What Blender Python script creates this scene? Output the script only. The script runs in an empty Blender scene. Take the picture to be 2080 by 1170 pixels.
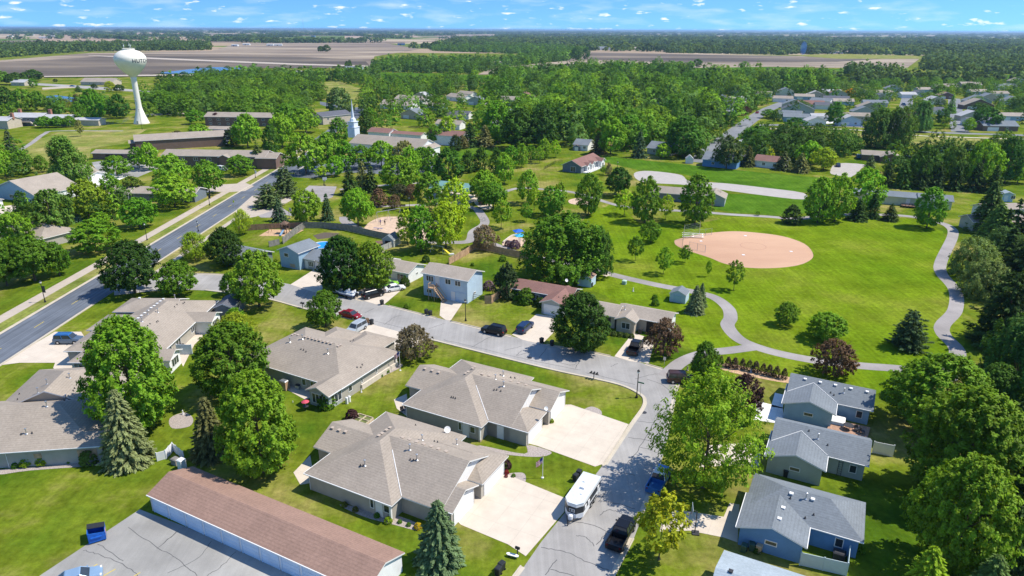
import bpy, math, random
import numpy as np
from math import radians as R, sin, cos, pi, atan2, hypot
from mathutils import Vector, Matrix
random.seed(7)
SC = bpy.context.scene
COL = SC.collection
# ------------------------------------------------------------------ camera, sky, sun, exposure
CAMH = 54.0; FPX = 1400.0; CX, CY = 1040.0, 585.0
ROLL = R(0.275); PITCH = math.atan(525.0 / FPX)
def cam_axes():
    cp, sp = cos(PITCH), sin(PITCH)
    r0 = Vector((1, 0, 0)); u0 = Vector((0, sp, cp)); f = Vector((0, cp, -sp))
    c, s = cos(ROLL), sin(ROLL)
    return r0 * c + u0 * s, u0 * c - r0 * s, f
CR, CU, CF = cam_axes()
cam = bpy.data.cameras.new('camera')
cam.sensor_width = 36.0; cam.lens = FPX / 2080.0 * 36.0
cam.clip_start = 0.5; cam.clip_end = 200000.0
camo = bpy.data.objects.new('camera', cam); COL.objects.link(camo)
m = Matrix.Identity(4)
for i in range(3):
    m[i][0] = CR[i]; m[i][1] = CU[i]; m[i][2] = -CF[i]
m[2][3] = CAMH
camo.matrix_world = m
SC.camera = camo
SUN_EL = R(56); SUN_AZ = R(86)      # azimuth clockwise from +Y
w = bpy.data.worlds.new("World"); SC.world = w; w.use_nodes = True
nt = w.node_tree; nt.nodes.clear(); N = nt.nodes.new; L = nt.links.new
wo = N('ShaderNodeOutputWorld'); bg = N('ShaderNodeBackground'); bg.inputs[1].default_value = 0.135
sky = N('ShaderNodeTexSky'); sky.sky_type = 'NISHITA'; sky.sun_disc = False
sky.sun_elevation = SUN_EL; sky.sun_rotation = SUN_AZ; sky.air_density = 1.0; sky.dust_density = 0.2; sky.ozone_density = 1.4
tc = N('ShaderNodeTexCoord'); sep = N('ShaderNodeSeparateXYZ'); L(tc.outputs['Generated'], sep.inputs[0])
mz = N('ShaderNodeMath'); mz.operation = 'MULTIPLY_ADD'; mz.inputs[1].default_value = 1.6; mz.inputs[2].default_value = 0.17; L(sep.outputs[2], mz.inputs[0])
cmb = N('ShaderNodeCombineXYZ'); L(sep.outputs[0], cmb.inputs[0]); L(sep.outputs[1], cmb.inputs[1]); L(mz.outputs[0], cmb.inputs[2])
nrm = N('ShaderNodeVectorMath'); nrm.operation = 'NORMALIZE'; L(cmb.outputs[0], nrm.inputs[0]); L(nrm.outputs[0], sky.inputs[0])
hs = N('ShaderNodeHueSaturation'); hs.inputs['Saturation'].default_value = 1.2; hs.inputs['Value'].default_value = 1.0; L(sky.outputs[0], hs.inputs['Color'])
hm = N('ShaderNodeMix'); hm.data_type = 'RGBA'; hm.blend_type = 'MULTIPLY'; hm.inputs[0].default_value = 1.0; L(hs.outputs[0], hm.inputs[6]); hm.inputs[7].default_value = (0.68, 0.96, 1.12, 1)
# small fair-weather clouds, laid out by direction
mp = N('ShaderNodeMapping'); mp.inputs['Scale'].default_value = (42, 42, 175); L(tc.outputs['Generated'], mp.inputs[0])
n1 = N('ShaderNodeTexNoise'); n1.inputs['Scale'].default_value = 1.0; n1.inputs['Detail'].default_value = 5; n1.inputs['Roughness'].default_value = 0.55; L(mp.outputs[0], n1.inputs[0])
r1 = N('ShaderNodeValToRGB'); r1.color_ramp.elements[0].position = 0.60; r1.color_ramp.elements[1].position = 0.72; L(n1.outputs[0], r1.inputs[0])
mp2 = N('ShaderNodeMapping'); mp2.inputs['Scale'].default_value = (16, 16, 95); L(tc.outputs['Generated'], mp2.inputs[0])
n2 = N('ShaderNodeTexNoise'); n2.inputs['Scale'].default_value = 1.0; n2.inputs['Detail'].default_value = 6; L(mp2.outputs[0], n2.inputs[0])
r2 = N('ShaderNodeValToRGB'); r2.color_ramp.elements[0].position = 0.50; r2.color_ramp.elements[1].position = 0.85
r2.color_ramp.elements[1].color = (0.4, 0.4, 0.4, 1); L(n2.outputs[0], r2.inputs[0])
mxm = N('ShaderNodeMath'); mxm.operation = 'MAXIMUM'; L(r1.outputs[0], mxm.inputs[0]); L(r2.outputs[0], mxm.inputs[1])
mix = N('ShaderNodeMix'); mix.data_type = 'RGBA'; L(mxm.outputs[0], mix.inputs[0]); L(hm.outputs[2], mix.inputs[6]); mix.inputs[7].default_value = (6.4, 6.7, 7.0, 1)
L(mix.outputs[2], bg.inputs[0]); L(bg.outputs[0], wo.inputs[0])
sl = bpy.data.lights.new('sun', 'SUN'); sl.energy = 4.4; sl.angle = R(0.5); sl.color = (1.0, 0.935, 0.82)
slo = bpy.data.objects.new('sun', sl); COL.objects.link(slo)
SDIR = Vector((cos(SUN_EL) * sin(SUN_AZ), cos(SUN_EL) * cos(SUN_AZ), sin(SUN_EL)))
slo.rotation_euler = SDIR.to_track_quat('Z', 'Y').to_euler(); slo.location = (200, 100, 300)
SC.view_settings.view_transform = 'Standard'; SC.view_settings.look = 'None'
SC.view_settings.exposure = 0.45; SC.view_settings.gamma = 1.0
SC.render.engine = 'CYCLES'
cy = SC.cycles
cy.max_bounces = 5; cy.diffuse_bounces = 2; cy.glossy_bounces = 2; cy.transmission_bounces = 3
cy.transparent_max_bounces = 6; cy.volume_bounces = 0; cy.use_denoising = True
cy.sample_clamp_indirect = 6
# ------------------------------------------------------------------ measuring: a pixel of the 2080x1170 photograph -> a place
def G(px, py, z=0.0):
    d = CR * (px - CX) + CU * (CY - py) + CF * FPX
    t = (z - CAMH) / d.z
    return Vector((d.x * t, d.y * t))
def zat(px, py, y):                 # height at which the ray through a pixel passes distance y
    d = CR * (px - CX) + CU * (CY - py) + CF * FPX
    return CAMH + d.z * y / d.y
def mpp(x, y, z=0.0):               # metres per photo pixel at a place
    return Vector((x, y, z - CAMH)).dot(CF) / FPX
# ------------------------------------------------------------------ mesh helpers
class MB:
    def __init__(s): s.v = []; s.f = []; s.m = []
    def add(s, vs, fs, mi=0):
        o = len(s.v); s.v += [tuple(p) for p in vs]
        for f in fs: s.f.append(tuple(i + o for i in f)); s.m.append(mi)
        return s
    def box(s, x0, y0, z0, x1, y1, z1, mi=0):
        return s.add([(x0,y0,z0),(x1,y0,z0),(x1,y1,z0),(x0,y1,z0),(x0,y0,z1),(x1,y0,z1),(x1,y1,z1),(x0,y1,z1)],
                     [(0,3,2,1),(4,5,6,7),(0,1,5,4),(1,2,6,5),(2,3,7,6),(3,0,4,7)], mi)
    def cbox(s, c, d, mi=0):
        return s.box(c[0]-d[0]/2, c[1]-d[1]/2, c[2]-d[2]/2, c[0]+d[0]/2, c[1]+d[1]/2, c[2]+d[2]/2, mi)
    def frustum(s, b, t, z0, z1, mi=0):     # b,t = (x0,y0,x1,y1)
        return s.add([(b[0],b[1],z0),(b[2],b[1],z0),(b[2],b[3],z0),(b[0],b[3],z0),(t[0],t[1],z1),(t[2],t[1],z1),(t[2],t[3],z1),(t[0],t[3],z1)],
                     [(0,3,2,1),(4,5,6,7),(0,1,5,4),(1,2,6,5),(2,3,7,6),(3,0,4,7)], mi)
    def tube(s, a, b, r0, r1=None, n=8, mi=0):
        r1 = r0 if r1 is None else r1
        a = Vector(a); b = Vector(b); d = (b - a).normalized()
        x = d.orthogonal().normalized(); y = d.cross(x)
        vs = []
        for p, r in ((a, r0), (b, r1)):
            for k in range(n):
                t = 2*pi*k/n; vs.append(p + x*(r*cos(t)) + y*(r*sin(t)))
        fs = [(k, (k+1)%n, n+(k+1)%n, n+k) for k in range(n)] + [tuple(range(n))[::-1], tuple(range(n, 2*n))]
        return s.add(vs, fs, mi)
    def lathe(s, prof, n=24, mi=0, c=(0,0,0)):
        vs = []
        for r, z in prof:
            for k in range(n):
                t = 2*pi*k/n; vs.append((c[0]+r*cos(t), c[1]+r*sin(t), c[2]+z))
        fs = []
        for i in range(len(prof)-1):
            for k in range(n):
                fs.append((i*n+k, i*n+(k+1)%n, (i+1)*n+(k+1)%n, (i+1)*n+k))
        fs.append(tuple(range(n))[::-1]); fs.append(tuple(range((len(prof)-1)*n, len(prof)*n)))
        return s.add(vs, fs, mi)
    def prism(s, poly, z0, z1, mi=0):
        n = len(poly)
        vs = [(p[0], p[1], z0) for p in poly] + [(p[0], p[1], z1) for p in poly]
        return s.add(vs, [tuple(range(n))[::-1], tuple(range(n, 2*n))] + [(k, (k+1)%n, n+(k+1)%n, n+k) for k in range(n)], mi)
    def side(s, prof, y0, y1, mi=0, y0t=None):   # profile in xz, extruded along y
        n = len(prof)
        vs = [(p[0], y0, p[1]) for p in prof] + [(p[0], y1, p[1]) for p in prof]
        return s.add(vs, [tuple(range(n)), tuple(range(n, 2*n))[::-1]] + [(k, n+k, n+(k+1)%n, (k+1)%n) for k in range(n)], mi)
    def build(s, name, mats, parent=None, smooth=False):
        me = bpy.data.meshes.new(name); me.from_pydata(s.v, [], s.f)
        if not isinstance(mats, (list, tuple)): mats = [mats]
        for q in mats: me.materials.append(q)
        if any(s.m): me.polygons.foreach_set('material_index', s.m)
        if smooth: me.polygons.foreach_set('use_smooth', [True]*len(s.f))
        me.update()
        o = bpy.data.objects.new(name, me); COL.objects.link(o)
        if parent: o.parent = parent
        return o
def ob(name, data, parent=None, loc=None):
    o = bpy.data.objects.new(name, data); COL.objects.link(o)
    if parent: o.parent = parent
    if loc is not None: o.location = loc
    return o
def tag(o, label, cat, group=None, kind=None):
    o['label'] = label; o['category'] = cat
    if group: o['group'] = group
    if kind: o['kind'] = kind
    return o
def thing(name, label, cat, loc=(0,0,0), rz=0.0, group=None):
    o = bpy.data.objects.new(name, None); COL.objects.link(o)
    o.location = (loc[0], loc[1], loc[2] if len(loc) > 2 else 0); o.rotation_euler = (0, 0, rz); o.empty_display_size = 0.5
    return tag(o, label, cat, group)
def kids(o): return [c for c in bpy.data.objects if c.parent is o]
TREE_OF = {}
def dup(root, loc, rz, label=None, group=None, recs=None):
    def rec(o, par):
        c = o.copy(); COL.objects.link(c); c.parent = par
        for ch in recs.get(o.name, ()): rec(ch, c)
        return c
    if recs is None:
        recs = {}
        for c in bpy.data.objects:
            if c.parent: recs.setdefault(c.parent.name, []).append(c)
    r = rec(root, None); r.location = (loc[0], loc[1], loc[2] if len(loc) > 2 else 0); r.rotation_euler = (0, 0, rz)
    if label: r['label'] = label
    if group: r['group'] = group
    return r
def struct(o): o['kind'] = 'structure'; return o
# ------------------------------------------------------------------ materials
MATS = {}
def M(name, col, rough=0.8, var=0.12, scale=3.0, metal=0.0, bump=0.0, bscale=20.0, spec=0.3, detail=4):
    if name in MATS: return MATS[name]
    m = bpy.data.materials.new(name); m.use_nodes = True; MATS[name] = m
    t = m.node_tree; p = t.nodes['Principled BSDF']; n = t.nodes.new; l = t.links.new
    p.inputs['Roughness'].default_value = rough; p.inputs['Metallic'].default_value = metal
    p.inputs['Specular IOR Level'].default_value = spec
    if var > 0:
        c = n('ShaderNodeTexCoord'); q = n('ShaderNodeTexNoise'); q.inputs['Scale'].default_value = scale; q.inputs['Detail'].default_value = detail
        l(c.outputs['Object'], q.inputs[0]); r = n('ShaderNodeValToRGB'); l(q.outputs[0], r.inputs[0])
        r.color_ramp.elements[0].position = 0.3; r.color_ramp.elements[1].position = 0.7
        r.color_ramp.elements[0].color = tuple(x*(1-var) for x in col) + (1,); r.color_ramp.elements[1].color = tuple(min(1, x*(1+var)) for x in col) + (1,)
        l(r.outputs[0], p.inputs['Base Color'])
        if bump > 0:
            b = n('ShaderNodeBump'); b.inputs['Strength'].default_value = bump; b.inputs['Distance'].default_value = 0.02
            q2 = n('ShaderNodeTexNoise'); q2.inputs['Scale'].default_value = bscale; l(c.outputs['Object'], q2.inputs[0]); l(q2.outputs[0], b.inputs['Height']); l(b.outputs[0], p.inputs['Normal'])
    else: p.inputs['Base Color'].default_value = tuple(col) + (1,)
    return m
def ramp(t, fac, stops):
    r = t.nodes.new('ShaderNodeValToRGB'); e = r.color_ramp.elements
    e[0].position, e[0].color = stops[0][0], tuple(stops[0][1]) + (1,)
    e[1].position, e[1].color = stops[-1][0], tuple(stops[-1][1]) + (1,)
    for pz, c in stops[1:-1]:
        x = e.new(pz); x.color = tuple(c) + (1,)
    t.links.new(fac, r.inputs[0]); return r.outputs[0]
def noise(t, vec, scale, detail=4, rough=0.5):
    q = t.nodes.new('ShaderNodeTexNoise'); q.inputs['Scale'].default_value = scale; q.inputs['Detail'].default_value = detail; q.inputs['Roughness'].default_value = rough
    t.links.new(vec, q.inputs[0]); return q.outputs[0]
def mixc(t, fac, a, b, mode='MIX'):
    x = t.nodes.new('ShaderNodeMix'); x.data_type = 'RGBA'; x.blend_type = mode
    for k, v in ((0, fac), (6, a), (7, b)):
        if hasattr(v, 'links') or hasattr(v, 'is_linked'): t.links.new(v, x.inputs[k])
        elif k == 0: x.inputs[0].default_value = v
        else: x.inputs[k].default_value = tuple(v) + (1,)
    return x.outputs[2]
def new_mat(name, rough=0.9, spec=0.2):
    m = bpy.data.materials.new(name); m.use_nodes = True; MATS[name] = m
    t = m.node_tree; p = t.nodes['Principled BSDF']; p.inputs['Roughness'].default_value = rough; p.inputs['Specular IOR Level'].default_value = spec
    g = t.nodes.new('ShaderNodeNewGeometry'); return m, t, p, g.outputs['Position']
def mapped(t, vec, rot, sc):
    q = t.nodes.new('ShaderNodeMapping'); q.inputs['Rotation'].default_value = (0, 0, rot); q.inputs['Scale'].default_value = sc
    t.links.new(vec, q.inputs[0]); return q.outputs[0]
def grass_mat(name, lush, mid, dry, ps=0.05, thr=(0.38, 0.52, 0.66), stripe=0.0, srot=0.0):
    m, t, p, pos = new_mat(name, 1.0, 0.0)
    a = noise(t, pos, ps, 6, 0.6); c = ramp(t, a, [(thr[0], lush), (thr[1], mid), (thr[2], dry)])
    b = noise(t, pos, 1.1, 8, 0.78); c = mixc(t, 1.0, c, ramp(t, b, [(0.32, (0.33,)*3), (0.68, (0.68,)*3)]), 'OVERLAY')
    b2 = noise(t, pos, 0.16, 4, 0.6); c = mixc(t, 0.9, c, ramp(t, b2, [(0.35, (0.40,)*3), (0.65, (0.60,)*3)]), 'OVERLAY')
    s = noise(t, mapped(t, pos, srot, (1.4, 0.04, 1)), 1.0, 3); c = mixc(t, 0.45 + stripe, c, ramp(t, s, [(0.35, (0.40,)*3), (0.65, (0.60,)*3)]), 'OVERLAY')
    t.links.new(c, p.inputs['Base Color'])
    s2 = noise(t, mapped(t, pos, srot+1.3, (2.2, 0.09, 1)), 1.0, 5, 0.7); c = mixc(t, 0.5, c, ramp(t, s2, [(0.35, (0.42,)*3), (0.60, (0.56,)*3), (0.72, (0.72,)*3)]), 'OVERLAY')
    bu = t.nodes.new('ShaderNodeBump'); bu.inputs['Strength'].default_value = 0.5; bu.inputs['Distance'].default_value = 0.08
    t.links.new(noise(t, pos, 6, 4, 0.7), bu.inputs['Height']); t.links.new(bu.outputs[0], p.inputs['Normal'])
    return m
LUSH = (0.060, 0.118, 0.008); MID = (0.128, 0.168, 0.014); DRY = (0.270, 0.232, 0.075)
GRASS = grass_mat('lawn_grass', LUSH, MID, DRY, 0.055, (0.34, 0.50, 0.65))
PARKG = grass_mat('park_grass', (0.096, 0.170, 0.006), (0.132, 0.196, 0.009), (0.205, 0.225, 0.030), 0.035, (0.33, 0.52, 0.72), 0.1, 0.5)
DRYG = grass_mat('dry_grass', (0.13, 0.18, 0.03), (0.21, 0.22, 0.055), (0.30, 0.26, 0.10), 0.06, (0.33, 0.5, 0.65), 0.1, 1.5)
CROPG = grass_mat('crop_grass', (0.050, 0.122, 0.008), (0.065, 0.145, 0.010), (0.100, 0.170, 0.018), 0.02, (0.35, 0.5, 0.7), 0.1, 1.1)
def soil_mat(name, cols, ps):
    m, t, p, pos = new_mat(name, 0.95, 0.1)
    v = mapped(t, pos, 0.12, (0.35, 1.0, 1)); a = noise(t, v, ps, 8, 0.62)
    c = ramp(t, a, [(0.34, cols[0]), (0.48, cols[1]), (0.6, cols[2]), (0.72, cols[3])])
    t.links.new(c, p.inputs['Base Color']); return m
SOIL = soil_mat('ploughed_soil', [(0.15, 0.115, 0.092), (0.235, 0.185, 0.14), (0.36, 0.29, 0.21), (0.47, 0.39, 0.29)], 0.0055)
SOILD = soil_mat('dark_ploughed_soil', [(0.085, 0.071, 0.058), (0.130, 0.106, 0.084), (0.21, 0.168, 0.125), (0.34, 0.28, 0.20)], 0.006)
SOILT = soil_mat('tan_stubble_soil', [(0.27, 0.19, 0.13), (0.36, 0.26, 0.18), (0.44, 0.33, 0.22), (0.52, 0.41, 0.29)], 0.004)
def asphalt_mat(name, base, streak, rot, patch):
    m, t, p, pos = new_mat(name, 0.85, 0.3)
    c = ramp(t, noise(t, pos, 0.25, 5, 0.6), [(0.3, [x*0.86 for x in base]), (0.7, [x*1.12 for x in base])])
    s = noise(t, mapped(t, pos, rot, (2.2, 0.03, 1)), 1.0, 4, 0.6); c = mixc(t, streak, c, ramp(t, s, [(0.3, (0.33,)*3), (0.7, (0.67,)*3)]), 'OVERLAY')
    c = mixc(t, 0.35, c, ramp(t, noise(t, pos, 9, 3, 0.8), [(0.3, (0.4,)*3), (0.7, (0.6,)*3)]), 'OVERLAY')
    c = mixc(t, patch, c, ramp(t, noise(t, pos, 0.07, 2), [(0.45, (0.42,)*3), (0.6, (0.58,)*3)]), 'OVERLAY')
    t.links.new(c, p.inputs['Base Color']); return m
ASPH = asphalt_mat('street_asphalt', (0.335, 0.320, 0.305), 0.25, R(29), 0.5)
ASPHD = asphalt_mat('dark_asphalt', (0.118, 0.134, 0.160), 0.9, 0.0, 0.5)
ASPHP = asphalt_mat('path_asphalt', (0.31, 0.285, 0.275), 0.1, 0, 0.5)
ASPHF = asphalt_mat('far_street_asphalt', (0.20, 0.205, 0.215), 0.2, 0, 0.5)
ASPHL = asphalt_mat('lot_asphalt', (0.33, 0.32, 0.30), 0.15, 0.4, 0.9)
def concrete_mat(name, col, jx=3.2, jy=3.2, rot=R(27.5), j=0.80):
    m, t, p, pos = new_mat(name, 0.85, 0.25)
    c = ramp(t, noise(t, pos, 0.5, 5, 0.6), [(0.3, [x*0.9 for x in col]), (0.7, [min(1, x*1.06) for x in col])])
    br = t.nodes.new('ShaderNodeTexBrick'); br.offset = 0.0; br.inputs['Scale'].default_value = 1.0; br.inputs['Mortar Size'].default_value = 0.025
    br.inputs['Brick Width'].default_value = jx; br.inputs['Row Height'].default_value = jy; br.inputs['Mortar Smooth'].default_value = 0.3
    br.inputs['Color1'].default_value = (1,1,1,1); br.inputs['Color2'].default_value = (0.965,0.965,0.965,1); br.inputs['Mortar'].default_value = (j,j,j,1)
    t.links.new(mapped(t, pos, rot, (1,1,1)), br.inputs[0]); c = mixc(t, 1.0, c, br.outputs[0], 'MULTIPLY')
    t.links.new(c, p.inputs['Base Color']); return m
CONC = concrete_mat('driveway_concrete', (0.60, 0.52, 0.43))
CONCW = concrete_mat('white_concrete', (0.80, 0.78, 0.75))
WALK = concrete_mat('sidewalk_concrete', (0.47, 0.40, 0.33), 3.0, 1.7, 0.0, 0.8)
KERB = concrete_mat('kerb_concrete', (0.52, 0.46, 0.37), 3.0, 3.0, 0.0, 0.8)
CLAY = soil_mat('infield_clay', [(0.47, 0.285, 0.19), (0.515, 0.32, 0.215), (0.55, 0.35, 0.235), (0.60, 0.39, 0.265)], 0.05)
MULCH = M('wood_mulch', (0.50, 0.33, 0.20), 0.95, 0.3, 3.0)
SAND = M('play_sand', (0.55, 0.40, 0.29), 0.95, 0.15, 1.0)
ROCKBED = M('landscape_rock', (0.36, 0.31, 0.28), 0.95, 0.35, 7.0)
def water_mat(name, col):
    m, t, p, pos = new_mat(name, 0.18, 0.5); p.inputs['Base Color'].default_value = col + (1,)
    bu = t.nodes.new('ShaderNodeBump'); bu.inputs['Strength'].default_value = 0.25; t.links.new(noise(t, pos, 0.8, 3), bu.inputs['Height']); t.links.new(bu.outputs[0], p.inputs['Normal']); return m
WATER = water_mat('pond_water', (0.03, 0.10, 0.24))
def shingle_mat(name, col, rot=R(-28)):
    m, t, p, pos = new_mat(name, 0.9, 0.15)
    tcn = t.nodes.new('ShaderNodeTexCoord'); ov = tcn.outputs['Object']
    c = ramp(t, noise(t, ov, 3.2, 4, 0.75), [(0.3, [x*0.84 for x in col]), (0.7, [x*1.16 for x in col])])
    wv = t.nodes.new('ShaderNodeTexWave'); wv.bands_direction = 'Z'; wv.inputs['Scale'].default_value = 2.4; wv.inputs['Distortion'].default_value = 0.6
    t.links.new(ov, wv.inputs[0]); c = mixc(t, 0.22, c, ramp(t, wv.outputs[0], [(0.0, (0.32,)*3), (0.5, (0.58,)*3)]), 'OVERLAY')
    c = mixc(t, 0.4, c, ramp(t, noise(t, ov, 0.35, 3), [(0.35, (0.42,)*3), (0.65, (0.58,)*3)]), 'OVERLAY')
    t.links.new(c, p.inputs['Base Color']); return m
def siding_mat(name, col):
    m, t, p, pos = new_mat(name, 0.7, 0.3)
    tcn = t.nodes.new('ShaderNodeTexCoord'); ov = tcn.outputs['Object']
    c = ramp(t, noise(t, ov, 1.0, 4), [(0.3, [x*0.92 for x in col]), (0.7, [min(1, x*1.06) for x in col])])
    wv = t.nodes.new('ShaderNodeTexWave'); wv.bands_direction = 'Z'; wv.wave_profile = 'SAW'; wv.inputs['Scale'].default_value = 1.6; wv.inputs['Distortion'].default_value = 0.0
    t.links.new(ov, wv.inputs[0]); c = mixc(t, 0.25, c, ramp(t, wv.outputs[0], [(0.0, (0.3,)*3), (0.25, (0.55,)*3)]), 'OVERLAY')
    t.links.new(c, p.inputs['Base Color']); return m
S_TAUPE = shingle_mat('taupe_shingles', (0.322, 0.275, 0.228)); S_GREY = shingle_mat('blue_grey_shingles', (0.185, 0.208, 0.232))
S_BROWN = shingle_mat('red_brown_shingles', (0.290, 0.185, 0.145)); S_MAROON = shingle_mat('maroon_shingles', (0.235, 0.130, 0.110))
S_TAN = shingle_mat('tan_shingles', (0.35, 0.30, 0.25)); S_LIGHT = shingle_mat('pale_grey_shingles', (0.42, 0.42, 0.43)); S_DARK = shingle_mat('charcoal_shingles', (0.115, 0.12, 0.14))
S_PALEBLUE = shingle_mat('pale_blue_shingles', (0.33, 0.385, 0.43))
ROOFS = [S_TAUPE, S_GREY, S_TAN, S_LIGHT, S_DARK, S_MAROON, S_TAN, S_GREY]
W_TAUPE = siding_mat('taupe_siding', (0.40, 0.37, 0.32)); W_BLUE = siding_mat('blue_siding', (0.28, 0.42, 0.55)); W_DBLUE = siding_mat('deep_blue_siding', (0.12, 0.26, 0.48))
W_GREY = siding_mat('grey_siding', (0.40, 0.43, 0.42)); W_WHITE = siding_mat('white_siding', (0.80, 0.80, 0.80)); W_TAN = siding_mat('tan_siding', (0.52, 0.45, 0.36))
W_BROWN = siding_mat('brown_siding', (0.18, 0.12, 0.095)); W_PALE = siding_mat('pale_green_siding', (0.55, 0.58, 0.45)); W_LBLUE = siding_mat('light_blue_siding', (0.47, 0.60, 0.72)); W_SLATE = siding_mat('slate_siding', (0.16, 0.19, 0.22))
BRICK = M('tan_brick', (0.44, 0.35, 0.26), 0.9, 0.2, 6)
TRIM = M('white_trim', (0.78, 0.77, 0.75), 0.5, 0.04, 2); GDOOR = M('white_garage_door', (0.80, 0.80, 0.79), 0.5, 0.04, 1)
GLASS = M('window_glass', (0.035, 0.045, 0.055), 0.08, 0.3, 0.6, spec=0.8)
METAL = M('galvanised_metal', (0.55, 0.56, 0.57), 0.35, 0.1, 3, metal=0.8); BLACK = M('black_paint', (0.02, 0.02, 0.022), 0.5, 0.1)
DARKM = M('dark_metal', (0.045, 0.045, 0.05), 0.5, 0.2); RUBBER = M('tyre_rubber', (0.02, 0.02, 0.02), 0.8, 0.1)
WOOD = M('cedar_boards', (0.46, 0.30, 0.185), 0.85, 0.25, 1.5); WOODG = M('weathered_boards', (0.25, 0.235, 0.215), 0.9, 0.25, 1.5); WOODD = M('dark_wood', (0.16, 0.10, 0.07), 0.9, 0.2)
WHITE = M('white_plastic', (0.80, 0.80, 0.80), 0.4, 0.03); CREAM = M('cream_paint', (0.82, 0.78, 0.68), 0.45, 0.05, 0.3)

def patch_mat():
    m, t, p, pos = new_mat('farmland_patchwork', 1.0, 0.0)
    v = t.nodes.new('ShaderNodeTexVoronoi'); v.distance = 'CHEBYCHEV'; v.inputs['Scale'].default_value = 1.0; v.inputs['Randomness'].default_value = 0.8
    t.links.new(mapped(t, pos, 0.1, (0.0011, 0.0017, 0)), v.inputs['Vector']); sx = t.nodes.new('ShaderNodeSeparateColor'); t.links.new(v.outputs['Color'], sx.inputs[0])
    r = t.nodes.new('ShaderNodeValToRGB'); r.color_ramp.interpolation = 'CONSTANT'; e = r.color_ramp.elements; e[0].position = 0; e[0].color = (.34, .26, .18, 1); e[1].position = .75; e[1].color = (.10, .16, .03, 1)
    for q, c in ((.22, (.13, .17, .04, 1)), (.40, (.20, .155, .12, 1)), (.58, (.42, .34, .24, 1))): x = e.new(q); x.color = c
    t.links.new(sx.outputs[0], r.inputs[0]); c = mixc(t, 0.5, r.outputs[0], ramp(t, noise(t, mapped(t, pos, 0.1, (.4, 1, 1)), .006, 5), [(0.3, (0.38,)*3), (0.7, (0.62,)*3)]), 'OVERLAY'); t.links.new(c, p.inputs['Base Color']); return m
FARM = patch_mat()
USE_HAZE = True
# ------------------------------------------------------------------ the ground, roads, paths
def smooth(pts, k=6, closed=False):
    P = [Vector((p[0], p[1])) for p in pts]; n = len(P); out = []
    rng = range(n if closed else n-1)
    for i in rng:
        p0 = P[(i-1) % n] if (closed or i > 0) else P[0]*2-P[1]; p1 = P[i]; p2 = P[(i+1) % n]
        p3 = P[(i+2) % n] if (closed or i+2 < n) else P[-1]*2-P[-2]
        for j in range(k):
            t = j/k; out.append(0.5*((2*p1)+(p2-p0)*t+(2*p0-5*p1+4*p2-p3)*t*t+(3*p1-p0-3*p2+p3)*t**3))
    if not closed: out.append(P[-1])
    return out
def px2w(pts, z=0.0): return [G(p[0], p[1], z) for p in pts]
ROADMASK = []; HOUSEMASK = []; OPENMASK = []
def sheet(name, world, z, mat, mask=None, thick=0.0):
    n = len(world); b = MB()
    if thick: b.prism([(p[0], p[1]) for p in world], z - thick, z)
    else: b.add([(p[0], p[1], z) for p in world], [tuple(range(n))])
    o = struct(b.build(name, mat))
    # keep the face up
    if mask is not None: mask.append([(p[0], p[1]) for p in world])
    return o
def offset(line, d):
    out = []
    n = len(line)
    for i, p in enumerate(line):
        a = line[max(0, i-1)]; c = line[min(n-1, i+1)]
        t = Vector((c[0]-a[0], c[1]-a[1])).normalized(); out.append(Vector((p[0]-t.y*d, p[1]+t.x*d)))
    return out
def ribbon(name, line, wd, z, mat, mask=None):
    a = offset(line, wd/2); c = offset(line, -wd/2); b = MB(); n = len(a)
    b.add([(p[0], p[1], z) for p in a] + [(p[0], p[1], z) for p in c], [(i, n+i, n+i+1, i+1) for i in range(n-1)])
    if mask is not None: mask.append([tuple(p) for p in a] + [tuple(p) for p in c[::-1]])
    return struct(b.build(name, mat))
def kerb(line, name='kerb', w0=0.16, h=0.13, gut=0.45):
    # raised kerb on the line, flat gutter on its right-hand side
    b = MB(); a = offset(line, w0/2); c = offset(line, -w0/2); n = len(a)
    vs = [(p[0], p[1], 0) for p in a] + [(p[0], p[1], h) for p in a] + [(p[0], p[1], h) for p in c] + [(p[0], p[1], 0) for p in c]
    fs = []
    for i in range(n-1):
        for r in range(3): fs.append((r*n+i, r*n+i+1, (r+1)*n+i+1, (r+1)*n+i))
    b.add(vs, fs)
    g0 = offset(line, -w0/2); g1 = offset(line, -w0/2-gut)
    b.add([(p[0], p[1], 0.034) for p in g0] + [(p[0], p[1], 0.034) for p in g1], [(i, i+1, n+i+1, n+i) for i in range(n-1)])
    return struct(b.build(name, KERB))
# one ground sheet to the horizon
gb = MB()
rings = [0, 120, 400, 1200, 4000, 15000, 60000, 150000]
gb.add([(-150000, -2000, 0), (150000, -2000, 0), (150000, 160000, 0), (-150000, 160000, 0)], [(0, 1, 2, 3)])
struct(gb.build('ground', GRASS))
Wd = lambda x, y: Vector((x, y))
D0 = Vector((cos(R(-27.5)), sin(R(-27.5)))); D1 = Vector((cos(R(62.5)), sin(R(62.5))))
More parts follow.
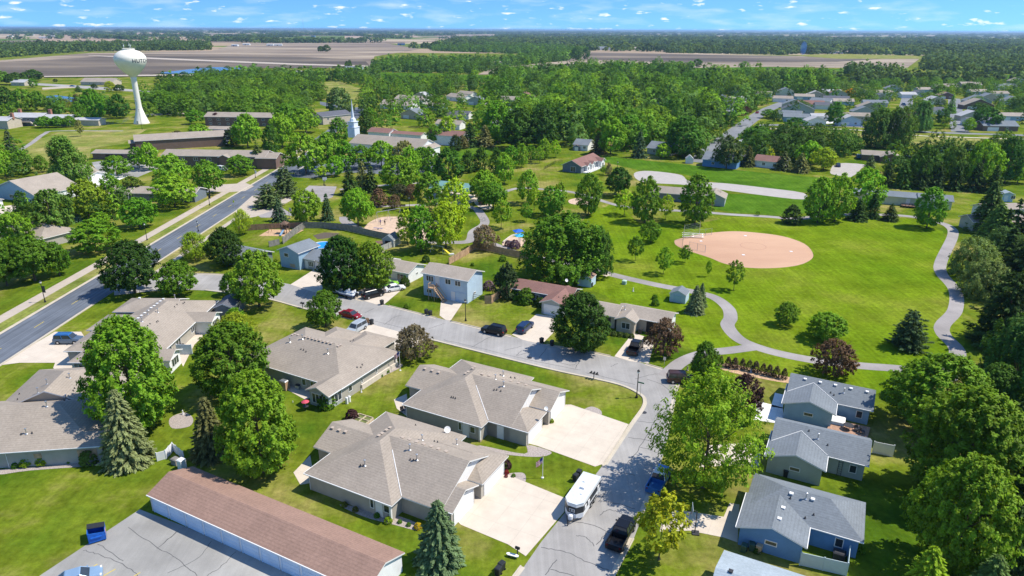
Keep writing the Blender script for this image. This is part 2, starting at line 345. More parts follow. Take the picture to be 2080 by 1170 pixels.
# arterial road, straight up the picture, then bending
AX0, AX1 = -96.4, -87.0
art = [Wd(AX0, 20), Wd(AX0, 330)] + [G(*p) for p in [(628, 290), (668, 262), (700, 243), (706, 228), (690, 215), (650, 206)]] + [G(*p) for p in [(650, 212), (680, 222), (735, 217), (742, 226), (725, 242), (700, 258), (660, 283)]] + [Wd(AX1, 318), Wd(AX1, 20)]
sheet('road_arterial', art, 0.012, ASPHD, ROADMASK)
kerb([Wd(AX0, y) for y in range(20, 331, 10)][::1], 'kerb_arterial')
kerb([Wd(AX1, y) for y in (133, 120, 110, 100, 80, 60, 20)], 'kerb_arterial')
kerb([Wd(AX1, y) for y in (318, 300, 260, 240)], 'kerb_arterial')
kerb([Wd(AX1, y) for y in (225, 215, 200, 180, 165, 150)], 'kerb_arterial')
sheet('sidewalk_arterial', [Wd(-102.3, 20), Wd(-102.3, 338), Wd(-99.6, 338), Wd(-99.6, 20)], 0.016, WALK, ROADMASK)
sheet('sidewalk_arterial', [Wd(-84.6, 146), Wd(-84.6, 242), Wd(-83.1, 242), Wd(-83.1, 146)], 0.016, WALK, ROADMASK)
sheet('verge', [Wd(-99.6, 20), Wd(-99.6, 330), Wd(-96.5, 330), Wd(-96.5, 20)], 0.008, DRYG)
sheet('verge', [Wd(-87.0, 146), Wd(-87.0, 242), Wd(-84.6, 242), Wd(-84.6, 146)], 0.008, DRYG)
cl = MB()
for y in range(25, 300, 12): cl.box(-91.75, y, 0.018, -91.6, y+3, 0.020)
struct(cl.build('road_centre_line', M('yellow_marking', (0.55, 0.42, 0.08), 0.8, 0.2, 3)))
# driveways and car-park entries off the arterial
sheet('driveway', px2w([(366, 392), (395, 378), (500, 372), (516, 378), (498, 388), (470, 390), (420, 390)]), 0.020, WALK, ROADMASK)
sheet('driveway', px2w([(478, 428), (512, 398), (560, 396), (600, 402), (560, 425), (520, 440), (486, 446)]), 0.020, WALK, ROADMASK)
sheet('parking_lot', px2w([(568, 352), (590, 330), (720, 322), (860, 318), (905, 345), (830, 356), (700, 350), (640, 362), (596, 360)]), 0.014, ASPHD, ROADMASK)
# side street and the residential street, then the street running to the camera
up = [(232, 566), (330, 558), (415, 556), (500, 562), (560, 572), (620, 584), (660, 596), (726, 608), (781, 619), (901, 649), (978, 667), (1100, 698), (1201, 715), (1248, 725), (1302, 737), (1356, 752), (1372, 762), (1382, 775), (1374, 800), (1366, 840), (1352, 905), (1332, 975), (1313, 1027), (1287, 1095)]
dn = [(1100, 1100), (1223, 947), (1280, 862), (1302, 831), (1307, 815), (1299, 802), (1262, 784), (1201, 769), (1100, 747), (868, 689), (742, 656), (622, 629), (556, 611), (500, 600), (415, 590), (330, 590), (232, 600)]
wu = px2w(up); wdn = px2w(dn)
e1 = wu[-1] - D1*22; e0 = wdn[0] - D1*24
stw = smooth(wu, 4) + [e1, e0] + smooth(wdn, 4)
sheet('road_residential', stw, 0.016, ASPH, ROADMASK)
kerb(smooth(px2w([(330, 558), (415, 556), (500, 562), (560, 572)]), 4), 'kerb_residential')
kerb(smooth(px2w([(726, 608), (740, 611)]), 4), 'kerb_residential')
kerb(smooth(px2w([(790, 621), (845, 635), (887, 646)]), 4), 'kerb_residential')
kerb(smooth(px2w([(914, 652), (985, 669), (1040, 683)]), 4), 'kerb_residential')
kerb(smooth(px2w([(1110, 700), (1201, 715), (1240, 723)]), 4), 'kerb_residential')
kerb(smooth(px2w([(1312, 739), (1346, 749)]), 4), 'kerb_residential')
kerb(smooth(px2w([(1382, 775), (1374, 800), (1366, 840), (1358, 880)]), 4), 'kerb_residential')
kerb(smooth(px2w([(1325, 1000), (1313, 1027), (1300, 1062)]), 4) , 'kerb_residential')
kerb([wu[-1], e1], 'kerb_residential')
kl = smooth(px2w([(1223, 947), (1280, 862), (1302, 831), (1307, 815), (1299, 802), (1262, 784), (1201, 769), (1100, 747), (868, 689), (850, 684)]), 5)
kerb(kl, 'kerb_residential')
kerb(smooth(px2w([(730, 653), (622, 629), (556, 611), (500, 600), (415, 590)]), 4), 'kerb_residential')
kerb([e0, G(1040, 1174), G(1058, 1150)], 'kerb_residential')
kerb([G(1148, 1040), G(1185, 996), G(1208, 967)], 'kerb_residential')
# driveways and patios in the near yards
for pts, mt in [
    ([(912, 1042), (990, 962), (1022, 958), (1040, 968), (1148, 1012), (1146, 1040), (1068, 1130), (1032, 1106), (936, 1066)], CONC),
    ([(1070, 900), (1143, 822), (1160, 822), (1277, 862), (1226, 942), (1209, 948), (1092, 906)], CONC),
    ([(735, 654), (748, 657), (868, 689), (840, 705), (790, 715), (760, 688), (715, 672)], CONC),
    ([(0, 742), (16, 731), (111, 674), (165, 674), (175, 690), (150, 736), (112, 737), (40, 737)], CONC),
    ([(112, 737), (150, 736), (205, 746), (205, 760), (130, 760), (108, 748)], CONC),
    ([(590, 578), (642, 545), (664, 552), (655, 575), (655, 598), (620, 588)], CONC),
    ([(700, 604), (770, 572), (832, 576), (812, 592), (776, 622), (742, 612)], CONC),
    ([(905, 650), (893, 641), (896, 608), (943, 611), (915, 652)], CONC),
    ([(1040, 680), (1090, 638), (1128, 642), (1132, 668), (1100, 700), (1060, 690)], CONC),
    ([(1248, 724), (1286, 676), (1330, 690), (1318, 738), (1280, 734)], CONC),
    ([(1528, 812), (1590, 828), (1592, 862), (1524, 852)], CONCW), ([(1574, 798), (1592, 802), (1590, 830), (1566, 826)], CONCW),
    ([(1420, 950), (1440, 905), (1530, 898), (1546, 915), (1540, 950), (1480, 945)], CONC),
    ([(1345, 1060), (1372, 1035), (1470, 1050), (1482, 1022), (1502, 1025), (1498, 1102), (1470, 1092), (1400, 1078), (1340, 1080)], CONC),
    ([(170, 380), (215, 350), (260, 358), (180, 392)], CONCW), ([(85, 398), (140, 378), (150, 392), (96, 404)], CONCW), ([(0, 420), (30, 416), (40, 432), (0, 450)], CONC),
    ([(360, 716), (395, 662), (425, 640), (442, 655), (395, 700), (372, 745)], CONC),
    ([(590, 762), (640, 770), (655, 800), (620, 812), (580, 790)], CONC), ([(596, 960), (630, 925), (640, 980), (610, 985)], CONC), ([(800, 812), (826, 800), (832, 850), (806, 830)], CONC),
]:
    sheet('driveway', px2w(pts), 0.026, mt, ROADMASK)
for pts in [[(1180, 1100-260), (1200, 826), (1222, 836), (1214, 856)], [(1010, 968), (1060, 960), (1068, 976), (1055, 985)], [(690, 1025), (780, 1040), (845, 1062), (850, 1078), (800, 1066), (740, 1050)],
            [(655, 795), (700, 770), (800, 740), (812, 748), (720, 790), (665, 820)], [(0, 954), (100, 946), (200, 932), (206, 944), (60, 956), (0, 964)], [(975, 905), (1065, 922), (1072, 904), (1120, 918), (1098, 928), (1040, 925), (980, 916)],
            [(345, 850), (375, 838), (392, 850), (385, 866), (350, 870)], [(730, 852), (755, 848), (760, 862), (740, 866)]]:
    sheet('rock_bed', smooth(px2w(pts), 4, True), 0.022, ROCKBED)
# parking court of the lock-up garages
sheet('parking_court', [G(295, 1040) - D0*1.0, G(80, 1170), G(80, 1170)+Wd(-3, -14), G(640, 1170)+Wd(14, -14), G(640, 1170)], 0.018, ASPHL, ROADMASK)
pm = MB()
for (a, b_) in [((165, 1165), (198, 1146)), ((210, 1170), (235, 1156)), ((118, 1192), (150, 1172)), ((260, 1178), (285, 1163))]:
    A = G(*a); B = G(*b_); n_ = (B-A).normalized(); q = Vector((-n_.y, n_.x))*0.06
    pm.add([(A.x+q.x, A.y+q.y, 0.024), (A.x-q.x, A.y-q.y, 0.024), (B.x-q.x, B.y-q.y, 0.024), (B.x+q.x, B.y+q.y, 0.024)], [(0, 1, 2, 3)])
struct(pm.build('parking_line', MATS['yellow_marking']))
# cracks and tar seams
ck = MB()
def crack(pts, wd=0.09, z=0.021):
    P = smooth(px2w(pts), 7); rr = random.Random(len(ck.v)+3)
    P = [p + Vector((rr.uniform(-.1, .1), rr.uniform(-.1, .1))) for p in P]
    a = offset(P, wd/2); c = offset(P, -wd/2); n = len(a)
    ck.add([(p[0], p[1], z) for p in a] + [(p[0], p[1], z) for p in c], [(i, n+i, n+i+1, i+1) for i in range(n-1)])
for q in [[(1100, 1112), (1150, 1122), (1200, 1145), (1236, 1158)], [(1108, 1168), (1130, 1138)], [(1118, 1156), (1165, 1170)], [(1160, 1058), (1200, 1066), (1246, 1084)], [(1171, 1088), (1190, 1092), (1207, 1109)], [(1213, 1107), (1230, 1082)],
          [(1216, 1018), (1250, 1022), (1290, 1034)], [(1218, 1048), (1232, 1036), (1250, 1038), (1266, 1046)], [(1219, 948), (1250, 958), (1290, 966)], [(1276, 940), (1300, 908), (1345, 830)], [(1275, 888), (1330, 897)], [(1293, 855), (1345, 862)], [(1300, 908), (1348, 924)], [(1216, 1020), (1230, 998)],
          [(957, 706), (985, 690), (1002, 682)], [(1025, 712), (1060, 703)], [(1096, 727), (1110, 708)], [(1060, 712), (1050, 722), (1075, 716)], [(1130, 735), (1160, 742), (1175, 736)], [(1168, 748), (1180, 728)], [(870, 668), (905, 657)], [(780, 660), (800, 645), (816, 640)], [(740, 636), (760, 626)], [(600, 612), (625, 600)], [(1290, 770), (1330, 760), (1372, 758)], [(1240, 745), (1256, 738)], [(1315, 770), (1345, 782), (1368, 800)], [(1190, 757), (1290, 781)],
          [(900, 690), (960, 704), (1060, 728), (1180, 752)], [(640, 622), (760, 652), (860, 676)]]:
    crack(q)
for q in [[(170, 1118), (200, 1126), (255, 1150), (280, 1172)], [(260, 1072), (330, 1118), (360, 1135), (400, 1170)], [(430, 1100), (400, 1135), (340, 1165)], [(318, 1115), (360, 1080), (330, 1105)], [(480, 1120), (450, 1150), (420, 1170)], [(200, 1106), (250, 1140)]]:
    crack(q, 0.07, 0.023)
struct(ck.build('road_cracks', M('tar_seam', (0.10, 0.098, 0.10), 0.7, 0.3, 2)))
for p in [(1076, 727), (1308, 838)]:
    g_ = G(*p); b = MB(); b.lathe([(0.0, 0.02), (0.42, 0.02), (0.42, 0.027), (0.0, 0.027)], 16, c=(g_.x, g_.y, 0)); struct(b.build('manhole_cover', DARKM))
# park lawn, paths, ball field
sheet('park_lawn', px2w([(1110, 560), (1190, 440), (1250, 410), (1300, 455), (1420, 455), (1480, 440), (1600, 440), (1860, 445), (1915, 470), (1950, 560), (1960, 700), (1900, 760), (1780, 800), (1500, 745), (1330, 680), (1230, 600)]), 0.006, PARKG)
def path(pts, wd, z=0.020, mat=ASPHP, name='park_path'):
    return ribbon(name, smooth(px2w(pts), 8), wd, z, mat, ROADMASK)
path([(1195, 545), (1260, 562), (1340, 580), (1405, 592), (1450, 604), (1478, 625), (1484, 645), (1478, 662), (1500, 688), (1540, 706), (1600, 722), (1680, 736), (1760, 744), (1850, 752), (1935, 775)], 2.7)
path([(1350, 765), (1385, 735), (1430, 718), (1480, 712), (1540, 704)], 2.6, 0.024)
path([(1925, 770), (1945, 715), (1917, 680), (1915, 660), (1940, 630), (1940, 590), (1912, 555), (1912, 530), (1935, 480), (1930, 462), (1900, 450), (1830, 438), (1700, 436), (1620, 444), (1560, 440), (1490, 436), (1440, 432), (1380, 428), (1300, 424)], 2.7, 0.022)
path([(1300, 424), (1250, 416), (1170, 392), (1120, 386), (1060, 382), (1030, 388), (1000, 400)], 2.2, 0.024)
path([(970, 425), (985, 452), (962, 470), (952, 490), (900, 492), (842, 490)], 2.8, 0.022)
path([(1000, 495), (1040, 510), (1080, 520), (1130, 532), (1195, 545)], 2.4, 0.026)
path([(760, 420), (830, 417), (870, 416), (920, 412), (970, 425)], 2.4, 0.026)
path([(700, 440), (705, 452), (740, 470), (785, 478)], 3.4, 0.022)
path([(690, 385), (760, 378), (850, 372), (900, 378)], 2.4, 0.024)
path([(38, 307), (65, 290), (90, 272), (116, 266), (250, 266)], 2.4, 0.02)
path([(560, 420), (600, 436), (650, 400)], 2.2, 0.028)
for pts in [[(610, 392), (628, 377), (684, 379), (676, 400), (650, 412), (606, 410)], [(520, 436), (556, 422), (580, 430), (578, 442), (530, 442)]]:
    sheet('sport_court', px2w(pts), 0.019, ASPHP, ROADMASK)
ballfield = [(1370, 492), (1376, 486), (1420, 476), (1480, 470), (1530, 472), (1590, 480), (1635, 496), (1652, 518), (1640, 532), (1610, 541), (1560, 545), (1510, 543), (1470, 535), (1440, 523), (1400, 510), (1376, 500)]
sheet('infield', smooth(px2w(ballfield), 4, True), 0.018, CLAY, ROADMASK)
sheet('volleyball_sand', smooth(px2w([(1156, 406), (1180, 402), (1196, 410), (1190, 416), (1160, 414)]), 4, True), 0.018, SAND)
sheet('playground_sand', smooth(px2w([(740, 462), (765, 444), (800, 440), (880, 445), (905, 465), (890, 485), (830, 484), (760, 476)]), 4, True), 0.019, SAND, ROADMASK)
sheet('playground_sand', smooth(px2w([(1020, 492), (1040, 482), (1064, 485), (1066, 498), (1030, 504)]), 4, True), 0.019, SAND)
sheet('play_mulch', px2w([(526, 479), (548, 466), (618, 467), (592, 480)]), 0.015, MULCH)
sheet('mulch_bed', smooth(px2w([(1458, 738), (1500, 742), (1560, 757), (1608, 768), (1602, 778), (1540, 768), (1470, 752)]), 4, True), 0.019, MULCH)
sheet('garden_soil', px2w([(636, 478), (660, 472), (690, 474), (680, 482), (645, 486)]), 0.014, SOILD)
# crop strips, cul-de-sac, streets of the right-hand neighbourhood
sheet('crop_field', px2w([(1215, 316), (1300, 325), (1400, 335), (1560, 352), (1680, 362), (1730, 366), (1700, 395), (1600, 388), (1480, 376), (1380, 352), (1300, 346), (1230, 330)]), 0.008, CROPG)
sheet('crop_field', px2w([(1462, 393), (1560, 396), (1640, 404), (1700, 425), (1600, 438), (1500, 432), (1448, 425)]), 0.008, CROPG)
sheet('crop_field', px2w([(905, 290), (985, 294), (1000, 312), (960, 325), (900, 320)]), 0.008, CROPG)
cds = smooth(px2w([(1288, 352), (1310, 347), (1350, 350), (1385, 356), (1402, 368), (1470, 372), (1560, 382), (1632, 392), (1632, 405), (1560, 398), (1470, 386), (1400, 376), (1330, 372), (1296, 366)]), 3, True)
sheet('road_cul_de_sac', cds, 0.012, concrete_mat('street_concrete', (0.42, 0.385, 0.355), 4, 4, R(-20), 0.85), ROADMASK)
sheet('road_residential', smooth(px2w([(1686, 350), (1700, 332), (1755, 334), (1750, 342), (1728, 360), (1700, 356)]), 3, True), 0.012, MATS['street_concrete'], ROADMASK)
ribbon('road_residential', smooth(px2w([(1420, 330), (1450, 300), (1500, 262), (1530, 240), (1560, 222), (1600, 206)]), 5), 9.5, 0.012, ASPHF, ROADMASK)
ribbon('road_residential', smooth(px2w([(1540, 254), (1620, 254), (1740, 257), (1860, 267), (1960, 271), (2120, 276)]), 5), 7.0, 0.016, ASPHF, ROADMASK)
ribbon('road_residential', smooth(px2w([(1844, 196), (1838, 224), (1828, 262)]), 5), 9.0, 0.013, ASPHF, ROADMASK)
ribbon('road_residential', smooth(px2w([(1938, 200), (1942, 232), (1950, 268)]), 5), 9.0, 0.013, ASPHF, ROADMASK)
ribbon('park_path', smooth(px2w([(1540, 263), (1620, 260), (1740, 264), (1860, 275), (1960, 279), (2120, 284)]), 5), 2.6, 0.018, CONC, ROADMASK)
sheet('dry_meadow', px2w([(1560, 266), (1740, 268), (1860, 278), (2120, 286), (2120, 300), (1900, 294), (1700, 284), (1580, 275)]), 0.006, DRYG, OPENMASK)
sheet('creek_water', px2w([(1870, 300), (1930, 300), (1990, 303), (2120, 312), (2120, 318), (1960, 310), (1880, 306)]), 0.010, WATER)
for pts in [[(1536, 292), (1548, 289), (1560, 291), (1550, 296)], [(1660, 248), (1690, 245), (1700, 250), (1660, 252)], [(1500, 285), (1515, 280), (1522, 282), (1505, 288)], [(1475, 293), (1490, 290), (1496, 293), (1480, 297)]]:
    sheet('driveway', px2w(pts), 0.026, CONCW)
OPENMASK += [px2w(q) for q in ([(1820, 200), (1852, 200), (1846, 268), (1796, 268)], [(1925, 200), (1955, 200), (1976, 272), (1928, 272)], [(1425, 336), (1478, 262), (1530, 225), (1590, 200), (1622, 200), (1560, 244), (1510, 282), (1470, 336)], [(1560, 250), (2120, 268), (2120, 300), (1700, 290), (1560, 276)])]
# left meadow and far lawns
sheet('dry_meadow', px2w([(40, 330), (60, 292), (120, 268), (300, 262), (250, 292), (185, 302), (180, 330), (100, 345)]), 0.006, DRYG, OPENMASK)
sheet('road_far', px2w([(60, 168), (200, 176), (320, 186), (320, 189), (200, 182), (60, 172)]), 0.05, ASPH)
sheet('road_far', px2w([(86, 178), (150, 175), (150, 178), (86, 182)]), 0.06, WALK)
sheet('road_far', px2w([(290, 232), (380, 228), (380, 231), (290, 236)]), 0.03, WALK)
sheet('pond_water', smooth(px2w([(94, 196), (130, 193), (178, 194), (175, 202), (140, 207), (110, 207)]), 4, True), 0.02, WATER)
sheet('pond_water', smooth(px2w([(326, 150), (360, 145), (430, 138), (490, 140), (492, 150), (430, 150), (380, 151)]), 4, True), 0.9, WATER)
sheet('parking_lot', px2w([(400, 292), (420, 275), (458, 262), (470, 264), (462, 296)]), 0.012, ASPHD, ROADMASK)
sheet('parking_lot', px2w([(185, 330), (220, 325), (300, 328), (330, 338), (280, 360), (200, 350)]), 0.012, ASPHL, ROADMASK)
# fields
sheet('field_patchwork', [Wd(-16000, 1750), Wd(16000, 1750), Wd(30000, 30000), Wd(-30000, 30000)], 0.15, FARM)
for n_, pts, mt, z in [
    ('field_soil', [(-60, 128), (180, 108), (430, 104), (480, 88), (780, 87), (852, 100), (760, 115), (757, 139), (480, 136), (300, 150), (100, 156), (-60, 156)], SOIL, 0.3),
    ('field_soil', [(-60, 129), (100, 122), (300, 110), (560, 114), (740, 122), (756, 139), (480, 139), (300, 152), (90, 156), (-60, 156)], SOILD, 0.6),
    ('field_soil', [(70, 76), (110, 68), (170, 67), (175, 82), (90, 86)], SOILT, 0.3), ('field_soil', [(180, 80), (270, 74), (400, 78), (430, 84), (200, 88)], SOILT, 0.4),
    ('field_soil', [(270, 68), (330, 65), (385, 66), (370, 71), (280, 72)], SOILT, 0.3), ('field_soil', [(408, 70), (528, 68), (530, 75), (412, 77)], SOIL, 0.3), ('field_soil', [(700, 70), (830, 69), (860, 76), (700, 78)], SOILT, 0.3),
    ('field_soil', [(970, 152), (1000, 138), (1150, 124), (1190, 106), (1560, 113), (1870, 118), (1838, 142), (1700, 138), (1560, 136), (1380, 139), (1150, 150)], SOIL, 0.35),
    ('field_soil', [(1192, 108), (1560, 114), (1790, 120), (1700, 126), (1560, 126), (1400, 128), (1200, 121)], SOILD, 0.65),
    ('crop_field', [(1384, 139), (1560, 136), (1720, 141), (1720, 158), (1560, 153), (1400, 150)], CROPG, 0.3),
    ('field_lawn', [(1600, 112), (1720, 110), (1860, 114), (1880, 120), (1700, 120)], DRYG, 0.7), ('field_soil', [(1780, 76), (1860, 74), (1866, 80), (1790, 81)], SOILT, 0.4), ('field_soil', [(1990, 78), (2120, 77), (2120, 82), (1996, 82)], SOILT, 0.4),
    ('field_soil', [(1070, 75), (1180, 74), (1180, 80), (1080, 81)], SOILT, 0.4), ('field_soil', [(1320, 70), (1460, 72), (1470, 77), (1330, 76)], SOILT, 0.4), ('field_soil', [(880, 72), (1000, 70), (1010, 76), (900, 78)], SOIL, 0.4),
    ('field_lawn', [(768, 147), (900, 150), (1000, 154), (1010, 162), (900, 168), (780, 165)], CROPG, 0.3), ('field_lawn', [(640, 170), (690, 165), (730, 180), (735, 205), (640, 195)], DRYG, 0.05),
    ('field_lawn', [(1985, 154), (2120, 150), (2120, 160), (2000, 163)], CROPG, 0.3), ('field_lawn', [(100, 158), (300, 155), (330, 165), (320, 205), (200, 205), (90, 190)], MID and GRASS, 0.03),
    ('field_track', [(180, 113), (310, 118), (600, 130), (760, 135), (760, 137), (600, 133), (310, 121), (180, 114)], WALK, 0.9), ('field_track', [(90, 156), (300, 153), (480, 152), (480, 154), (300, 156), (90, 158)], WALK, 0.9)]:
    sheet(n_, px2w(pts), z, mt, OPENMASK)
# ------------------------------------------------------------------ trees
def leaf_mat():
    m = bpy.data.materials.new('foliage'); m.use_nodes = True; t = m.node_tree; t.nodes.clear(); n = t.nodes.new; l = t.links.new
    out = n('ShaderNodeOutputMaterial'); oi = n('ShaderNodeObjectInfo'); at = n('ShaderNodeAttribute'); at.attribute_name = 'tint'
    c = mixc(t, 1.0, oi.outputs['Color'], at.outputs['Color'], 'MULTIPLY')
    d = n('ShaderNodeBsdfDiffuse'); tr = n('ShaderNodeBsdfTranslucent'); gl = n('ShaderNodeBsdfGlossy'); gl.inputs['Roughness'].default_value = 0.6
    l(c, d.inputs[0]); c2 = mixc(t, 1.0, c, (1.35, 1.2, 0.35), 'MULTIPLY'); l(c2, tr.inputs[0]); gl.inputs[0].default_value = (0.9, 1, 0.8, 1)
    a = n('ShaderNodeMixShader'); a.inputs[0].default_value = 0.36; l(d.outputs[0], a.inputs[1]); l(tr.outputs[0], a.inputs[2])
    b = n('ShaderNodeMixShader'); b.inputs[0].default_value = 0.012; l(a.outputs[0], b.inputs[1]); l(gl.outputs[0], b.inputs[2]); l(b.outputs[0], out.inputs[0])
    return m
LEAF = leaf_mat(); BARK = M('bark', (0.13, 0.10, 0.075), 0.95, 0.3, 4)
def quads(P, Nn, size, asp, rng, T=None, fold=0.0):
    # leaf faces at P with normals Nn
    n = len(P); a = rng.normal(size=(n, 3))
    if T is not None: a = T + 0.25*a
    u = a - Nn*(a*Nn).sum(1, keepdims=True); u /= np.linalg.norm(u, axis=1, keepdims=True)+1e-9
    v = np.cross(Nn, u); s = (size*(0.65+0.7*rng.random(n)))[:, None]
    u = u*s*asp; v = v*s
    V = np.stack([P-u, P-v*0.62+u*0.1, P+u, P+v*0.62+u*0.1], 1).reshape(-1, 3)
    F = np.arange(4*n).reshape(n, 4); return V, F
def unit(a): return a/(np.linalg.norm(a, axis=1, keepdims=True)+1e-9)
def crown_broad(w, h, z0, ncl, nlf, ls, seed, prof=0.8, top=0.5, tuft=0.09, up=0.5, lobes=7, spread=1.0, inner=0.5, droop=0.0, nz=0.45, tv=0.16):
    rng = np.random.default_rng(seed); ch = h - z0
    cen = rng.uniform(0, 2*pi, lobes); lt = rng.uniform(0.1, 0.95, lobes); la = rng.uniform(-0.17, 0.17, lobes)*spread
    t = rng.beta(1.15, 1.05, ncl); az = rng.uniform(0, 2*pi, ncl)
    r = np.power(np.clip(np.sin(pi*np.power(np.clip(t, 0.001, .999), prof)), 0, 1), top)
    for c_, l_, a_ in zip(cen, lt, la): r = r*(1 + a_*np.exp(-((np.angle(np.exp(1j*(az-c_)))/0.7)**2) - ((t-l_)/0.22)**2)*2)
    r = np.minimum(r, np.power(np.clip(np.sin(pi*np.power(np.clip(t, 0.001, .999), prof)), 0, 1), top)*1.16)
    rad = r*(inner + (1-inner)*np.sqrt(rng.random(ncl)))*w/2
    C = np.stack([rad*np.cos(az), rad*np.sin(az), z0 + t*ch + rng.normal(0, 0.015*h, ncl)], 1)
    O = unit(np.stack([np.cos(az)*(0.35+rad/(w/2)), np.sin(az)*(0.35+rad/(w/2)), (t-0.38)*1.9+up*0.4], 1))
    tr = tuft*w
    # leaves of a tuft
    k = rng.normal(size=(ncl, nlf, 3))*tr*np.array([0.5, 0.5, 0.42+up*0.25])
    sv = rng.random((ncl, nlf, 1))**0.7; P = (C[:, None, :] + k*(1.05-0.75*sv) + O[:, None, :]*(sv-.25)*tr*(1.0+1.1*up)).reshape(-1, 3)
    P[:, 2] -= droop*np.abs(rng.normal(size=len(P)))*h*0.05
    P[:, 2] = np.maximum(P[:, 2], z0*0.75)
    Nn = unit(np.repeat(O, nlf, 0)*0.9 + np.array([0, 0, 0.55]) + rng.normal(size=(ncl*nlf, 3))*nz)
    V, F = quads(P, Nn, ls, 1.15, rng)
    r_j = 1 + rng.normal(0, tv, ncl); ct = r_j; tint = np.repeat(ct, nlf)*(1+rng.normal(0, tv, ncl*nlf)); tint = np.clip(tint, 0.45, 1.7)
    return V, F, np.stack([tint*(1+rng.normal(0, 0.06, len(tint))), tint, tint*0.9], 1)
def crown_spruce(w, h, z0, lev, nbr, nlf, ls, seed, droop=0.35, power=1.0, jit=0.12, point=0.03):
    rng = np.random.default_rng(seed); P = []; Nn = []; T = []; tt = []
    for i in range(lev):
        f = (i + rng.uniform(-.3, .3))/lev; z = z0 + (h - z0)*max(0, f); R_ = (w/2)*((1-max(0, min(1, f)))**power*(1-point)+point)
        nb = max(4, int(nbr*(0.35+0.65*(1-f)))); a0 = rng.uniform(0, 6.28)
        for b in range(nb):
            az = a0 + 2*pi*b/nb + rng.normal(0, 0.12); L_ = R_*(1+rng.normal(0, jit)); m_ = max(4, int(nlf*(0.25+0.75*L_/(w/2))))
            s = np.sqrt(rng.random(m_))*0.93+0.07; side = rng.normal(0, 0.13, m_)*L_*(1.15-s)+rng.normal(0, 0.04*w/6, m_)
            d = np.array([cos(az), sin(az), 0]); q = np.array([-sin(az), cos(az), 0])
            zz = z - droop*L_*(s**1.6)*0.8 + 0.10*L_*np.maximum(0, s-0.75)*3 + rng.normal(0, 0.03*h/8, m_)
            p = d[None]*(s*L_)[:, None] + q[None]*side[:, None]; p[:, 2] = zz
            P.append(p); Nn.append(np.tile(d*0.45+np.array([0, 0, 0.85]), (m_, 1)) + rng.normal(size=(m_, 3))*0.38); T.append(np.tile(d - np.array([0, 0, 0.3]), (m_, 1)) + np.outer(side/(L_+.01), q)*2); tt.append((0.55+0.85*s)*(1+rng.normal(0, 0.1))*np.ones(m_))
    P = np.concatenate(P); Nn = unit(np.concatenate(Nn)); T = np.concatenate(T); tt = np.concatenate(tt)
    P[:, 2] = np.clip(P[:, 2], 0.15, h); V, F = quads(P, Nn, ls, 1.9, rng, T)
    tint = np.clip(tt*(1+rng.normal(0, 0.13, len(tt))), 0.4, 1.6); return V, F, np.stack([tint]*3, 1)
def crown_mesh(name, vft, mats=None):
    V, F, T = vft; me = bpy.data.meshes.new(name)
    me.vertices.add(len(V)); me.vertices.foreach_set('co', V.astype(np.float32).ravel())
    me.loops.add(F.size); me.loops.foreach_set('vertex_index', F.astype(np.int32).ravel())
    me.polygons.add(len(F)); me.polygons.foreach_set('loop_start', (np.arange(len(F))*F.shape[1]).astype(np.int32)); me.polygons.foreach_set('loop_total', np.full(len(F), F.shape[1], np.int32))
    me.update(calc_edges=True); a = me.attributes.new('tint', 'FLOAT_COLOR', 'FACE'); a.data.foreach_set('color', np.concatenate([T, np.ones((len(T), 1))], 1).astype(np.float32).ravel())
    me.materials.append(LEAF); return me
def trunk_mesh(name, h, r, limbs, seed, w, lean=0.0):
    rr = random.Random(seed); b = MB(); b.tube((0, 0, -0.1), (0, 0, 0.35), r*1.5, r, 8); b.tube((0, 0, 0.35), (lean, 0, h*0.45), r, r*0.7, 8); b.tube((lean, 0, h*0.45), (lean, 0, h*0.86), r*0.7, r*0.15, 7)
    for k in range(limbs):
        z = h*(0.22+0.45*k/max(1, limbs)); a = k*2.4+rr.uniform(-.4, .4); L_ = w*rr.uniform(0.26, 0.4)
        e = (L_*cos(a), L_*sin(a), z+L_*rr.uniform(0.5, 1.0)); b.tube((lean*0.7, 0, z), e, r*0.42, r*0.1, 6)
        b.tube(tuple(0.55*e[i]+0.45*(0, 0, z)[i] for i in range(3)), (e[0]*0.8+rr.uniform(-1, 1), e[1]*0.8+rr.uniform(-1, 1), min(h*0.92, e[2]+1.2)), r*0.2, r*0.06, 5)
    me = bpy.data.meshes.new(name); me.from_pydata(b.v, [], b.f); me.materials.append(BARK); me.update(); return me
# kind -> (width, height, list of (crown mesh, trunk mesh))   hi, mid, lo levels
PROTO = {}
def reg(kind, w, h, fn, seeds, tr):
    PROTO[kind] = (w, h, [(crown_mesh(kind+'_crown', fn(s)), trunk_mesh(kind+'_trunk', h, tr[0], tr[1], s, w)) for s in seeds])
reg('maple', 10, 11, lambda s: crown_broad(10, 11, 1.0, 700, 46, 0.16, s, 0.82, 0.55, 0.052, 0.9, 9, 1.1, 0.38), (1, 2, 3), (0.26, 7))
reg('maple_m', 10, 11, lambda s: crown_broad(10, 11, 1.3, 300, 26, 0.27, s, 0.82, 0.55, 0.065, 0.7, 9), (4, 5, 6), (0.26, 5))
reg('broad', 11, 9, lambda s: crown_broad(11, 9, 2.0, 330, 44, 0.20, s, 0.62, 0.5, 0.065, 0.3, 11, 1.6, 0.45), (7, 8), (0.28, 8))
reg('broad_m', 11, 9, lambda s: crown_broad(11, 9, 2.0, 210, 28, 0.30, s, 0.62, 0.5, 0.075, 0.3, 11, 1.6, 0.45), (9, 10, 11), (0.28, 7))
reg('airy', 12, 12, lambda s: crown_broad(12, 12, 1.8, 420, 40, 0.17, s, 0.72, 0.6, 0.062, 1.3, 9, 1.5, 0.25), (12, 13), (0.25, 12))
